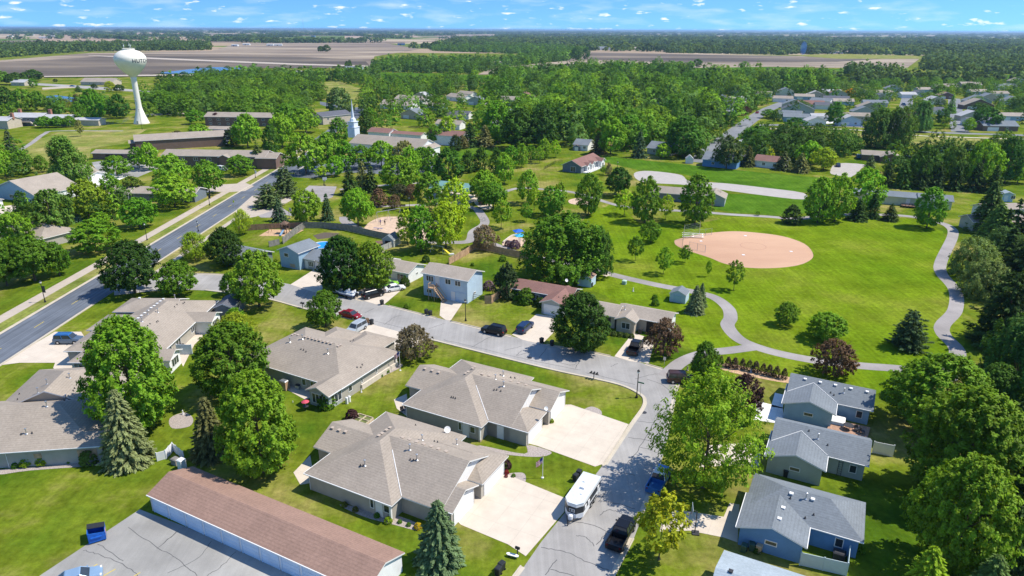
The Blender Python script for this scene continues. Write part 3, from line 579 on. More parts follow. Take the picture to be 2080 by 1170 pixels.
reg('cottonwood', 12, 14, lambda s: crown_broad(12, 14, 1.2, 520, 34, 0.23, s, 0.75, 0.45, 0.06, 0.5, 14, 2.0, 0.4, 1.0), (14, 15), (0.4, 9))
reg('young', 4, 5.5, lambda s: crown_broad(4, 5.5, 1.5, 110, 26, 0.15, s, 0.8, 0.55, 0.085, 0.8, 5, 1.3, 0.35), (16, 17, 18), (0.07, 5))
reg('crab', 7, 5, lambda s: crown_broad(7, 5, 0.9, 340, 34, 0.12, s, 0.62, 0.5, 0.055, 0.3, 8, 1.2, 0.35), (19, 20), (0.15, 9))
reg('willow', 10, 9, lambda s: crown_broad(10, 9, 0.3, 380, 38, 0.17, s, 0.62, 0.42, 0.07, 0.2, 12, 1.8, 0.4, 1.5), (21, 22), (0.25, 6))
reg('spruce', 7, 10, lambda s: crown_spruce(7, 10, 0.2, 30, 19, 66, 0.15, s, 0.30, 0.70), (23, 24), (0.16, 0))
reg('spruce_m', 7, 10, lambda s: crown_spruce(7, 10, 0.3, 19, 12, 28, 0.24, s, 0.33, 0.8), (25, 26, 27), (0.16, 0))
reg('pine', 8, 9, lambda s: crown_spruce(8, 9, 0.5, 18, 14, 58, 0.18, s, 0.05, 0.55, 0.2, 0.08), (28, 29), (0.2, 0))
reg('cypress', 4.5, 7, lambda s: crown_broad(4.5, 7, 0.15, 170, 30, 0.17, s, 0.55, 0.6, 0.09, 1.5, 3, 0.6, 0.45), (30, 31), (0.1, 0))
reg('oval_m', 8, 11, lambda s: crown_broad(8, 11, 1.6, 210, 28, 0.25, s, 0.78, 0.55, 0.08, 0.9, 7), (32, 33, 34), (0.2, 5))
reg('bush', 2, 1.5, lambda s: crown_broad(2, 1.5, 0.05, 170, 26, 0.085, s, 0.5, 0.38, 0.075, 0.2, 4, 0.7, 0.75), (35, 36), (0.03, 3))
# colours (linear)
G1 = (0.105, 0.225, 0.014); G2 = (0.165, 0.300, 0.018); G3 = (0.255, 0.365, 0.018); G4 = (0.330, 0.370, 0.018); DK = (0.055, 0.120, 0.014); DK2 = (0.040, 0.078, 0.016)
BL = (0.205, 0.260, 0.115); PN = (0.150, 0.160, 0.055); OL = (0.170, 0.190, 0.035); BR = (0.210, 0.165, 0.095); BRP = (0.165, 0.105, 0.070); PU = (0.080, 0.035, 0.042); WG = (0.190, 0.260, 0.070); TN = (0.200, 0.200, 0.065); YL = (0.60, 0.45, 0.02); GY = (0.12, 0.18, 0.05)
TREES = []; ntree = 0
trr = random.Random(5)
def tree(kind, px, by, ty, wpx, col, label, name='leafy_tree', cat='tree', group=None, single=False, vi=None, hmax=None):
    global ntree
    b = G(px, by); s = mpp(b.x, b.y, 4.0); W = wpx*s; Hh = max(0.6, zat(px, ty, b.y) if ty is not None else W*1.05)
    Hh *= .96; W *= .94
    return tree_at(kind, b.x, b.y, W, Hh, col, label, name, cat, group, single, vi)
def tree_at(kind, x, y, W, Hh, col, label, name='leafy_tree', cat='tree', group=None, single=False, vi=None):
    global ntree
    w0, h0, vs = PROTO[kind]; i = trr.randrange(len(vs)) if vi is None else vi % len(vs); cm, tm = vs[i]; ntree += 1
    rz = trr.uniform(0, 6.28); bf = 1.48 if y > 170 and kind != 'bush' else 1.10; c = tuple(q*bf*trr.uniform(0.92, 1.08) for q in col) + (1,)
    if single:
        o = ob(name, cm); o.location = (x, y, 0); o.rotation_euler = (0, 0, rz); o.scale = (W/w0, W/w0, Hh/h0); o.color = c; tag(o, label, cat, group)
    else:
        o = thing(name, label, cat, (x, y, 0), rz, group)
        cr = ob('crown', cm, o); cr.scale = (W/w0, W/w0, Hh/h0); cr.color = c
        tk = ob('trunk', tm, o); tk.scale = (W/w0*0.9, W/w0*0.9, Hh/h0)
    TREES.append((x, y, W/2)); return o
# ------------------------------------------------------------------ houses
def vent_mesh(kind):
    b = MB()
    if kind == 'box': b.frustum((-.19,-.19,.19,.19), (-.15,-.15,.15,.15), 0, .16); b.box(-.22,-.22,.16,.22,.22,.20)
    elif kind == 'pipe': b.tube((0,0,0),(0,0,.75),.075,.075,8); b.lathe([(.0,.74),(.15,.75),(.15,.84),(.0,.90)],8); b.lathe([(.22,0),(.09,.12),(.0,.12)],8)
    else: b.tube((0,0,0),(0,0,.24),.07,.07,8); b.lathe([(.16,0),(.08,.07),(.0,.07)],8)
    return b
VM = {}
def vent(kind, mat, parent, loc):
    key = (kind, mat.name)
    if key not in VM:
        b = vent_mesh(kind); o = b.build('roof_vent' if kind != 'pipe' else 'vent_pipe', mat); VM[key] = o.data; bpy.data.objects.remove(o)
    return ob('roof_vent' if kind != 'pipe' else 'vent_pipe', VM[key], parent, loc)
class House:
    def __init__(s, label, org, yaw, wall, roof, name='house', cat='house', group=None, oz=2.6, oh=0.45, trim=None, world=None):
        s.yaw = R(yaw); s.O = Vector(world) if world is not None else G(org[0], org[1], oz); s.w = wall; s.r = roof; s.oh = oh; s.B = []
        s.t = thing(name, label, cat, (s.O.x, s.O.y, 0), s.yaw, group); s.trim = trim or TRIM
    def loc(s, p):
        d = Vector((p[0], p[1])) - s.O; c, n = cos(s.yaw), sin(s.yaw); return (d.x*c + d.y*n, -d.x*n + d.y*c)
    def wld(s, u, v):
        c, n = cos(s.yaw), sin(s.yaw); return Vector((s.O.x + u*c - v*n, s.O.y + u*n + v*c))
    def blk(s, u0, v0, u1, v1, ze=2.6, ax='u', sl=0.40, ends='gg', zb=0.0, wall=None, walls=True, post=False):
        s.B.append(dict(r=(u0, v0, u1, v1), ze=ze + 0.003*len(s.B), ax=ax, sl=sl, e=ends, zb=zb, wall=wall, walls=walls)); return s
    def bz(s, b, u, v):
        u0, v0, u1, v1 = b['r']
        if not (u0 <= u <= u1 and v0 <= v <= v1): return None
        if b['ax'] == 'v': u, v, u0, v0, u1, v1 = v, u, v0, u0, v1, u1
        h = (v1-v0)/2 - abs(v - (v0+v1)/2)
        if b['e'][0] == 'h': h = min(h, u-u0)
        if b['e'][1] == 'h': h = min(h, u1-u)
        return b['ze'] + b['sl']*h
    def rz(s, u, v):
        z = [q for q in (s.bz(b, u, v) for b in s.B) if q is not None]; return max(z) if z else None
    def build(s):
        oh = s.oh; rb = MB(); walls = {}
        for b in s.B:
            u0, v0, u1, v1 = b['r']; sw = b['ax'] == 'v'
            if sw: u0, v0, u1, v1 = v0, u0, v1, u1
            hw = (v1-v0)/2; vc = (v0+v1)/2; ze = b['ze']; zr = ze + b['sl']*hw
            a = u0 + (hw if b['e'][0] == 'h' else 0); c = u1 - (hw if b['e'][1] == 'h' else 0)
            if a > c: # hips meet: shorten
                m_ = (u0+u1)/2; hh = (u1-u0)/2; zr = ze + b['sl']*min(hw, hh); a = c = m_
            top = [(u0,v0,ze),(u1,v0,ze),(u1,v1,ze),(u0,v1,ze),(a,vc,zr),(c,vc,zr)]
            if a == c: fs = [(0,1,4),(1,2,4),(2,3,4),(3,0,4)]
            else: fs = [(0,1,5,4),(2,3,4,5)]; fs += ([(3,0,4)] if b['e'][0]=='h' else []) + ([(1,2,5)] if b['e'][1]=='h' else [])
            th = 0.17
            allv = top + [(p[0], p[1], p[2]-th) for p in top]
            if sw: allv = [(p[1], p[0], p[2]) for p in allv]; fs = [f[::-1] for f in fs]
            rb.add(allv, fs, 0); rb.add(allv, [tuple(i+6 for i in f[::-1]) for f in fs], 1)
            sf = [(0,1,7,6),(2,3,9,8)]
            sf += [(3,0,6,9)] if b['e'][0]=='h' else [(0,4,10,6),(4,3,9,10)]
            sf += [(1,2,8,7)] if b['e'][1]=='h' else [(1,5,11,7),(5,2,8,11)]
            rb.add(allv, sf, 1)
            if b['walls']:
                wm = b['wall'] or s.w; W = walls.setdefault(wm.name + (str(id(b)) if b['wall'] else ''), (wm, MB()))[1]
                x0, y0, x1, y1 = u0+oh, v0+oh*0.9, u1-oh, v1-oh*0.9
                zt = ze + b['sl']*oh*0.9 - th - 0.01; zp = ze + b['sl']*(vc - v0) - th - 0.02; zb = b['zb']
                P = [(x0,y0,zb),(x1,y0,zb),(x1,y1,zb),(x0,y1,zb),(x0,y0,zt),(x1,y0,zt),(x1,y1,zt),(x0,y1,zt)]
                F = [(0,1,5,4),(2,3,7,6)]; n = 8
                if b['e'][0]=='g': P.append((x0,vc,zp)); F.append((3,0,4,8,7)); 
                else: F.append((3,0,4,7))
                if b['e'][1]=='g': P.append((x1,vc,zp)); F.append((1,2,6,len(P)-1,5))
                else: F.append((1,2,6,5))
                if sw: P = [(p[1], p[0], p[2]) for p in P]; F = [f[::-1] for f in F]
                W.add(P, F)
        rb.build('roof', [s.r, s.trim], s.t)
        for wm, W in walls.values(): W.build('wall', wm, s.t)
        us = [b['r'] for b in s.B]
        for r_ in us:
            if s.O.y > 230:
                Q = [s.wld(*q) for q in ((r_[0],r_[1]),(r_[2],r_[1]),(r_[2],r_[3]),(r_[0],r_[3]))]; x0 = min(q.x for q in Q); x1 = max(q.x for q in Q); y1 = max(q.y for q in Q); y0 = min(q.y for q in Q); cl_ = min(13, .024*y0)
                HOUSEMASK.append([(x0-2, y0-cl_), (x1+2, y0-cl_), (x1+2, y1), (x0-2, y1)])
            HOUSEMASK.append([tuple(s.wld(*q)) for q in ((r_[0]-.5,r_[1]-.5),(r_[2]+.5,r_[1]-.5),(r_[2]+.5,r_[3]+.5),(r_[0]-.5,r_[3]+.5))])
        return s
    def sbox(s, mb, b, side, a0, a1, z0, z1, d0, d1, mi=0):
        u0, v0, u1, v1 = b['r']; oh = s.oh; oe = oh if b['ax'] == 'u' else oh*0.9; oo = oh*0.9 if b['ax'] == 'u' else oh
        if side == 'v-': y = v0+oo; mb.box(u0+oe+a0, y-d1, z0, u0+oe+a1, y-d0, z1, mi)
        if side == 'v+': y = v1-oo; mb.box(u0+oe+a0, y+d0, z0, u0+oe+a1, y+d1, z1, mi)
        if side == 'u-': x = u0+oe; mb.box(x-d1, v0+oo+a0, z0, x-d0, v0+oo+a1, z1, mi)
        if side == 'u+': x = u1-oe; mb.box(x+d0, v0+oo+a0, z0, x+d1, v0+oo+a1, z1, mi)
    def op(s, bi, side, a, w, z0, h, kind='win', n=1, mat=None):
        b = s.B[bi]; m1 = MB()
        if kind == 'win':
            f = .09; m1s = m1
            s.sbox(m1, b, side, a, a+w, z0, z0+f, -.02, .06); s.sbox(m1, b, side, a, a+w, z0+h-f, z0+h, -.02, .06)
            for k in range(n+1):
                x = a + (w-f)*k/n; s.sbox(m1, b, side, x, x+f, z0+f, z0+h-f, -.02, .055)
            o = m1.build('window', s.trim, s.t); m2 = MB(); s.sbox(m2, b, side, a+.03, a+w-.03, z0+.03, z0+h-.03, -.02, .03); m2.build('pane', GLASS, o)
        elif kind == 'gdoor':
            s.sbox(m1, b, side, a, a+w, z0, z0+h, -.02, .03)
            for k in range(4): s.sbox(m1, b, side, a+.05, a+w-.05, z0+.04+h*k/4, z0+h*(k+1)/4-.04, .03, .055)
            s.sbox(m1, b, side, a-.12, a, z0, z0+h+.12, -.02, .08); s.sbox(m1, b, side, a+w, a+w+.12, z0, z0+h+.12, -.02, .08); s.sbox(m1, b, side, a, a+w, z0+h, z0+h+.12, -.02, .08)
            m1.build('garage_door', mat or GDOOR, s.t)
        elif kind == 'door':
            s.sbox(m1, b, side, a, a+w, z0, z0+h, -.02, .04); s.sbox(m1, b, side, a-.08, a, z0, z0+h+.08, -.02, .07); s.sbox(m1, b, side, a+w, a+w+.08, z0, z0+h+.08, -.02, .07); s.sbox(m1, b, side, a, a+w, z0+h, z0+h+.08, -.02, .07)
            m1.build('door', mat or TRIM, s.t)
        elif kind == 'panel':
            s.sbox(m1, b, side, a, a+w, z0, z0+h, -.02, .05); m1.build('wall_panel', mat or WOOD, s.t)
        return s
    def gable(s, bi, mat, side='u+'):
        b = s.B[bi]; u0, v0, u1, v1 = b['r']; vc = (v0+v1)/2; oh = s.oh; zt = b['ze']+b['sl']*oh*.9-.2; zp = b['ze']+b['sl']*(vc-v0)-.22; x = u1-oh+.012; d = .03
        y0, y1 = v0+oh*.9, v1-oh*.9; z0 = 2.3; P = [(y0, z0), (y1, z0), (y1, zt), (vc, zp), (y0, zt)]
        m1 = MB(); m1.add([(x, p[0], p[1]) for p in P]+[(x+d, p[0], p[1]) for p in P], [(4,3,2,1,0),(5,6,7,8,9)]+[(i,(i+1)%5,5+(i+1)%5,5+i) for i in range(5)]); m1.build('gable_panel', mat, s.t)
        if mat is not None: m2 = MB(); q = [(vc, zp-.05), (vc-1.5, zp-.05-b['sl']*1.5), (vc+1.5, zp-.05-b['sl']*1.5)]; m2.add([(x+d+.015, p[0], p[1]) for p in q], [(0,1,2)]); m2.build('gable_shade', M('gable_shade_grey', (.18,.17,.17), .7, .1), s.t)  # dark triangle paints the overhang's shadow under the gable peak
        return s
    def gutter(s, bi, side, mat=None):
        b = s.B[bi]; u0, v0, u1, v1 = b['r']; z = b['ze']; m = MB()
        if side == 'v-': m.box(u0, v0-.09, z-.12, u1, v0-.004, z-.01); m.tube((u0+.3, v0-.02, z-.1), (u0+s.oh, v0+s.oh-.08, z-.45), .04); m.tube((u0+s.oh, v0+s.oh-.08, z-.45), (u0+s.oh, v0+s.oh-.08, .1), .04)
        if side == 'v+': m.box(u0, v1+.004, z-.12, u1, v1+.09, z-.01)
        if side == 'u-': m.box(u0-.09, v0, z-.12, u0-.004, v1, z-.01)
        if side == 'u+': m.box(u1+.004, v0, z-.12, u1+.09, v1, z-.01)
        m.build('gutter', s.trim, s.t); return s
    def vents(s, ox, oy, sc, pts, kind='box', mat=None):
        for p in pts:
            px, py = ox + p[0]/sc, oy + p[1]/sc; z = 4.0
            for _ in range(8):
                u, v = s.loc(G(px, py, z)); q = s.rz(u, v)
                if q is None: break
                z = 0.5*z + 0.5*q
            if q is not None: vent(kind, mat or DARKM, s.t, (u, v, q - 0.03))
        return s
# the two mirrored taupe duplexes above the kerb
a = House('lowest taupe duplex with mirrored hip roof beside the lock-up garages', (617, 961), -27.5, W_TAUPE, S_TAUPE, 'duplex_house', 'duplex')
a.blk(0, 0, 13.4, 16.6, ax='v', sl=.43, ends='hh').blk(6, 1.9, 18.9, 14.8, sl=.43).blk(13, 2.1, 20.3, 8.1, sl=.42, ze=2.62, ends='gg').blk(12, 8.4, 20.6, 15.2, sl=.42, ends='gh', ze=2.58).blk(-3, 4.9, 4, 12.7, sl=.43, ends='gg').build()
a.gutter(0, 'v-').gutter(2, 'v-').gutter(0, 'u-')
a.gable(1, TRIM).gable(2, TRIM)
a.op(2, 'u+', .6, 4.2, 0, 2.15, 'gdoor').op(3, 'u+', .8, 4.9, 0, 2.15, 'gdoor').op(0, 'v-', 9.4, .6, .8, 1.3).op(0, 'v-', 10.3, .9, 0, 2.05, 'door').op(0, 'v-', 11.4, .9, .9, 1.1).op(2, 'v-', 1.0, .9, 0, 2.05, 'door').op(4, 'u-', 1.2, 2.2, .2, 1.9, 'win', 3).op(4, 'u-', 4.3, 1.2, .9, 1.1)
a.vents(600, 830, 4.5, [(340,180),(402,200),(460,215),(765,255),(793,235),(833,205),(865,183),(980,272),(1045,292),(1110,314),(1173,335),(1242,357),(1307,379),(1377,402)], 'box', M('tan_metal', (0.45, 0.37, 0.30), .5, .1))
a.vents(600, 830, 4.5, [(1050,468),(1080,474),(1105,474),(595,522),(620,524),(1270,302),(1300,308),(1098,152)], 'stub'); a.vents(600, 830, 4.5, [(1047,375),(1160,290),(1475,325),(636,520),(1112,468)], 'pipe', METAL)
b_ = House('upper taupe duplex with mirrored hip roof facing the street corner', (817, 821), -27.5, W_TAUPE, S_TAUPE, 'duplex_house', 'duplex')
b_.blk(0, 0, 13.4, 16.6, ax='v', sl=.43, ends='hh').blk(6, 1.9, 17.0, 14.8, sl=.43).blk(12, 1.9, 19.6, 8.0, sl=.42, ze=2.58, ends='gh').blk(13, 8.3, 20.0, 15.3, sl=.42, ends='gg', ze=2.62).blk(-3, 4.9, 4, 12.9, sl=.43).build()
b_.gutter(0, 'v-').gutter(2, 'v-').gutter(0, 'u-')
b_.gable(1, TRIM).gable(3, TRIM)
b_.op(2, 'u+', .6, 4.2, 0, 2.15, 'gdoor').op(3, 'u+', .8, 4.9, 0, 2.15, 'gdoor').op(0, 'v-', 8.9, .6, .8, 1.3).op(0, 'v-', 9.7, .9, 0, 2.05, 'door').op(0, 'v-', 10.8, .9, .9, 1.1).op(2, 'v-', 2.2, .9, 0, 2.05, 'door').op(4, 'u-', 1.2, 2.2, .2, 1.9, 'win', 3)
b_.vents(800, 720, 5.474, [(348,164),(427,185),(500,205),(877,165),(898,150),(800,222),(826,204),(982,224),(1060,242),(1222,285),(1300,302),(1386,327),(1468,347)], 'box', MATS['tan_metal'])
b_.vents(800, 720, 5.474, [(640,478),(662,481),(685,490),(1115,395),(1145,395),(1190,408),(1300,258),(1345,263)], 'stub'); b_.vents(800, 720, 5.474, [(1215,235),(1130,285),(1220,352)], 'pipe', METAL)
c_ = House('taupe duplex with sunroom gable, flag and gravel strip', (665, 805), -28, W_TAUPE, S_TAUPE, 'duplex_house', 'duplex')
c_.blk(-21.2, 2.7, 0.3, 17.6, ax='u', sl=.40, ends='hh').blk(-4.4, -.1, 0.25, 8, ax='v', sl=.43, ends='gg', wall=W_GREY).blk(-16.5, 12, -8.2, 20.5, ax='v', sl=.42, ends='gh', ze=2.58).blk(-10.5, 12, -3.2, 21.5, ax='v', sl=.42, ends='gh').build()
c_.gutter(0, 'u+').gutter(0, 'v-').gutter(1, 'u+')
c_.op(1, 'v-', .5, 2.9, .5, 1.7, 'win', 4).op(1, 'u+', .4, 2.4, .6, 1.6, 'win', 3).op(0, 'u+', 1.6, .9, .9, 1.1).op(0, 'u+', 4.6, .5, 1.1, .9).op(0, 'u+', 8.3, .5, 1.1, .9).op(0, 'v-', 12.5, .9, .9, 1.2).op(0, 'v-', 14.3, 1.6, .1, 2.0, 'win', 2).op(3, 'v+', .8, 4.8, 0, 2.1, 'gdoor')
m_ = MB(); m_.box(0.0-.45+.03+.3, 7.6, 0, .3-.45+.3+.0, 17.0, .9); m_.build('foundation_wall', M('pale_render', (0.62, 0.55, 0.47), .9, .1), c_.t)
c_.vents(530, 650, 6.5, [(490,208),(590,228),(637,240),(685,253),(730,265),(780,275),(830,291),(880,301),(930,315),(1020,351),(1050,336),(418,198),(448,186)], 'box', MATS['tan_metal']); c_.vents(530, 650, 6.5, [(385,292),(550,252),(885,440)], 'pipe', METAL); c_.vents(530, 650, 6.5, [(530,388),(565,398),(597,421),(1270,628),(1320,628),(1338,593),(1180,285),(1222,268)], 'stub')
d_ = House('long taupe duplex beside the wide road with a glazed white sunroom', None, 0, W_TAUPE, S_TAUPE, 'duplex_house', 'duplex', world=(-75.5, 104.7))
d_.blk(2.7, -3.4, 16.4, 24.5, ax='v', sl=.37, ends='hh').blk(-0.5, .8, 9, 10.5, ax='u', sl=.38, ends='hg').blk(-1.8, 9.6, 9, 17.0, ax='u', sl=.37, ends='hg', ze=2.55).blk(-1.7, 18.1, 10, 25.5, ax='u', sl=.38, ends='hg').blk(9, 13.5, 19.5, 18.4, sl=.42, wall=W_WHITE).blk(9, -2.6, 19.2, 2.0, sl=.42, wall=W_WHITE).build()
d_.op(4, 'u+', .7, 2.6, .7, 1.5, 'win', 4).op(5, 'u+', .7, 2.4, .7, 1.5, 'win', 3).op(0, 'u+', 9, 1.8, .1, 2.0, 'win', 2).op(0, 'u+', 15, 1.4, .8, 1.2, 'win', 2).op(0, 'u+', 6, 1.4, .9, 1.1, 'win', 2).op(1, 'u-', 2, 5, 0, 2.1, 'gdoor').op(3, 'u-', 1, 5, 0, 2.1, 'gdoor').op(0, 'v-', 1, .8, .9, 1.1).gutter(0, 'u+').gutter(0, 'v-').gutter(1, 'v-')
d_.vents(120, 580, 5.474, [(770,138),(895,143),(1160,153),(1127,181),(1093,206),(1060,233),(1025,255),(990,286),(955,311),(918,340),(880,370),(843,398),(808,426)], 'box', TRIM); d_.vents(120, 580, 5.474, [(1100,298),(990,322),(925,402),(1290,140)], 'pipe', METAL); d_.vents(120, 580, 5.474, [(985,448),(1012,428),(1085,408),(1100,398),(1285,240),(1312,214),(1380,202),(1395,190)], 'stub')
e_ = House('taupe duplex at the picture edge with a boarded window and bright bushes', (212, 903), 8, W_TAUPE, S_TAUPE, 'duplex_house', 'duplex')
e_.blk(-30, -.2, -1.0, 14, sl=.42, ends='gh', ax='u').blk(-12.6, -.3, 0, 4.4, sl=.40, ends='gg').blk(-19, 10, -3.5, 24, ax='v', sl=.42, ends='gh').build()
e_.gutter(1, 'v-').op(1, 'v-', 3.3, .9, 1.2, .7, 'panel').op(1, 'v-', 8.6, 2.4, .9, 1.1, 'panel').op(2, 'u+', 9, 1.6, .8, 1.2, 'win', 2)
e_.vents(0, 540, 2.785, [(395,635),(268,672),(220,730),(265,795),(150,950),(375,752)], 'pipe', METAL); e_.vents(0, 540, 2.785, [(110,725),(100,757),(415,708),(422,694),(365,767),(120,954),(182,947)], 'stub')
for h_ in (a, b_): m_ = MB(); m_.tube((13.35, 1.95, 2.66), (8.6, 6.7, 4.70), .055, None, 5); m_.build('valley_flashing', TRIM, h_.t)
# lock-up garages
g_ = House('long lock-up garage block with red-brown shingle roof and pale blue doors', None, -27.5, W_WHITE, S_BROWN, 'garage_block', 'garage block', oh=.28, world=(-43.0, 67.5))
g_.blk(0, 0, 32.6, 6.4, ze=2.42, sl=.38).build()
for k in range(11): g_.op(0, 'v-', .35+k*2.93, 2.35, 0, 2.0, 'gdoor', mat=M('lockup_door_blue', (.60,.73,.86), .5, .05, 1))
g_.gutter(0, 'v-')
# blue-grey roofed houses
def greyhouse(label, org, wall, wall2, hip, extra=()):
    h = House(label, org, -27, wall, S_GREY, 'house', 'house')
    h.blk(0.2, 3.7, 12.1 if not hip else 12.7, 10.9 if not hip else 11.3, sl=.46, ends='hh' if hip else 'gg').blk(0, 0, 7.3, 6.8, ax='v', sl=.34).build()
    if not hip:
        for q in (((0.3, 3.9), (3.65, 6.35)), ((7.2, 3.8), (3.65, 6.35))):
            m_ = MB(); z0 = h.rz(*q[0])+.03; z1 = h.rz(q[1][0], 6.3)+.03; m_.tube((*q[0], z0), (*q[1], z1), .05, None, 5); m_.build('valley_flashing', TRIM, h.t)
    h.op(1, 'v-', 2.7, 1.3, 1.2, .6).op(0, 'u-', 1, 4.6, 0, 2.1, 'gdoor').gutter(0, 'v-').gutter(1, 'u-').gutter(1, 'u+').op(0, 'v-', 9.3, .9, .8, 1.2); return h
r1 = greyhouse('top blue-grey roofed house with a wooden deck behind its gable', (1588, 819), W_BLUE, None, False)
r1.vents(1440, 720, 2.6, [(508,132),(588,149),(668,164),(750,182),(835,199)], 'box', TRIM); r1.vents(1440, 720, 2.6, [(643,202),(660,215)], 'stub'); r1.vents(1440, 720, 2.6, [(712,202)], 'pipe', METAL)
r2 = greyhouse('middle blue-grey roofed house with sage grey walls and a leaning ladder', (1553, 926), siding_mat('sage_siding', (.38,.42,.38)), None, False)
r2.vents(1440, 720, 2.6, [(575,445)], 'pipe', METAL); r2.vents(1440, 720, 2.6, [(528,404),(627,479),(643,492)], 'stub')
r3 = greyhouse('lower blue-grey hip roofed house with deep blue walls', (1495, 1070), W_DBLUE, None, True)
r3.vents(1440, 720, 2.6, [(435,737),(548,767),(392,812),(372,870)], 'box', TRIM); r3.vents(1440, 720, 2.6, [(512,762)], 'pipe', METAL); r3.vents(1440, 720, 2.6, [(430,760),(508,864),(553,847)], 'stub')
r4 = House('pale grey roofed house cut off by the bottom edge', (1471, 1117), -27, W_WHITE, S_PALEBLUE, 'house', 'house')
r4.blk(0, -11, 12, 0.0, sl=.40).build(); r4.vents(1440, 720, 2.6, [(115, 1150)], 'box')
# street row
t2 = House('two-storey pale blue house with outside wooden stairs', (854, 553.5), -27, W_LBLUE, S_TAN, 'house', 'house', oz=5.2)
t2.blk(0, 0, 11.8, 7.2, ze=5.2, sl=.36).build()
t2.op(0, 'v-', .7, 1.9, 3.4, 1.3, 'win', 3).op(0, 'v-', 3.1, .9, 2.9, 2.05, 'door').op(0, 'v-', 5.5, 1.4, 3.5, 1.2, 'win', 2).op(0, 'v-', 7.9, 1.4, 3.5, 1.2, 'win', 2).op(0, 'v-', 7.0, .8, 0, 2.0, 'door').op(0, 'v-', 8.1, 2.4, 0, 2.1, 'gdoor', mat=W_LBLUE).op(0, 'v-', .7, 1.2, .7, .9, 'win', 2).op(0, 'u+', 2.6, .8, 1.2, .5).gutter(0, 'v-')
m_ = MB()
for k in range(9): m_.box(4.3+k*.27, -1.7, 2.4-k*.29, 4.6+k*.27, -.5, 2.46-k*.29)
m_.box(2.9, -1.7, 2.72, 4.4, .35, 2.8)
for x in (2.9, 4.3): 
    for y in (-1.65, -.6): m_.box(x, y, 0, x+.1, y+.1, 3.7)
m_.tube((4.4, -1.68, 3.6), (6.8, -1.68, 1.0), .05); m_.tube((4.4, -.52, 3.6), (6.8, -.52, 1.0), .05); m_.box(2.9, -1.7, 3.62, 4.4, -1.62, 3.7); m_.box(2.9, -1.7, 3.62, 2.98, .35, 3.7); m_.tube((4.4, -1.6, 2.6), (6.9, -1.6, 0), .08); m_.tube((4.4, -.55, 2.6), (6.9, -.55, 0), .08)
for k in range(8): m_.box(2.95+k*.18, -1.68, 2.8, 2.99+k*.18, -1.64, 3.62)
m_.build('stairs', WOOD, t2.t)
tm = House('tan and white side-gabled house partly hidden by the parked white car', None, -27, W_WHITE, S_TAN, 'house', 'house', world=(-35, 147))
tm.blk(2.2, 4.4, 11.0, 11.6, sl=.36).blk(-3, 5.0, 3.5, 12.0, sl=.36, ze=2.7).build(); tm.op(0, 'v-', 4.8, 2.6, .5, 1.5, 'win', 3).op(0, 'u+', 3.0, .8, 1.2, .5).gutter(0, 'v-')
mr = House('maroon roofed ranch house with attached garage', (1054, 588), -26, W_SLATE, S_MAROON, 'house', 'house')
mr.blk(-2, 0, 11.9, 6.4, sl=.36).blk(6.7, -4.6, 12.1, 4.5, ax='v', sl=.38, wall=W_GREY).build(); mr.op(1, 'v-', .6, 3.4, 0, 2.1, 'gdoor').op(0, 'v-', 1, 1.5, .9, 1.1, 'win', 2).op(0, 'v-', 4.6, 1.5, .9, 1.1, 'win', 2).gutter(0, 'v-').vents(960, 440, 3.656, [(640, 600)], 'stub')
tn = House('tan ranch house with dark open garage and small front gable', None, -27, W_TAN, S_TAN, 'house', 'house', world=(15.8, 122.8))
tn.blk(-2.2, .6, 4.4, 7.2, sl=.36).blk(3.6, 2.0, 14.4, 8.4, sl=.36).blk(4.2, -.3, 8.5, 4.4, ax='v', sl=.40).build()
tn.op(2, 'v-', 1.0, 1.7, .8, 1.3, 'win', 2).op(0, 'v-', 3.9, .9, 0, 2.05, 'door', mat=DARKM).op(1, 'v-', 5.9, 3.4, 0, 2.1, 'gdoor', mat=BLACK).op(0, 'v-', 1.5, 1.2, .9, 1.1, 'win', 2).gutter(1, 'v-'); tn.vents(960, 440, 3.656, [(1130, 690)], 'pipe', METAL)  # black door panel paints the shade inside the open garage
m_ = MB(); m_.box(13.92, 2.8, 0, 13.99, 7.8, 2.6); m_.build('wall', W_WHITE, tn.t)
sb = House('blue split-level house beside the round blue pool', None, -27, W_BLUE, S_GREY, 'house', 'house', world=(-52.2, 158.6))
sb.blk(-3.6, -2.5, 3.2, 5.2, ze=4.3, ax='v', sl=.38).blk(.2, -.8, 6.4, 6.4, sl=.36, wall=W_GREY).blk(5.2, -.6, 12.5, 6.6, sl=.36, ze=2.7, wall=W_WHITE).build(); sb.op(0, 'v-', 1.4, 1.4, 2.7, 1.0).op(1, 'v-', 3.4, 1.6, .7, 1.3, 'win', 3).op(1, 'v-', 2.4, .8, 0, 2.0, 'door').op(2, 'v-', .8, 4, 0, 2.1, 'gdoor').op(0, 'v-', 3.0, 1.6, .3, .9, 'panel', mat=BRICK)
gg = House('grey gabled garage beside the dense dark tree', None, -27, W_SLATE, S_GREY, 'garage', 'garage', world=tuple(G(492, 520, 2.4)))
gg.blk(-7, -1.5, 4.5, 6.0, ze=2.5, sl=.36, ax='u').build()
dg = House('dark gabled garden garage behind the long taupe duplex', None, 0, W_SLATE, S_DARK, 'garage', 'garage', world=(-59.0, 125.6), oh=.25)
dg.blk(0, 0, 4.0, 6.5, ze=2.4, ax='v', sl=.42).build(); dg.op(0, 'u+', 2.0, 1.4, .9, 1.1, 'win', 2)
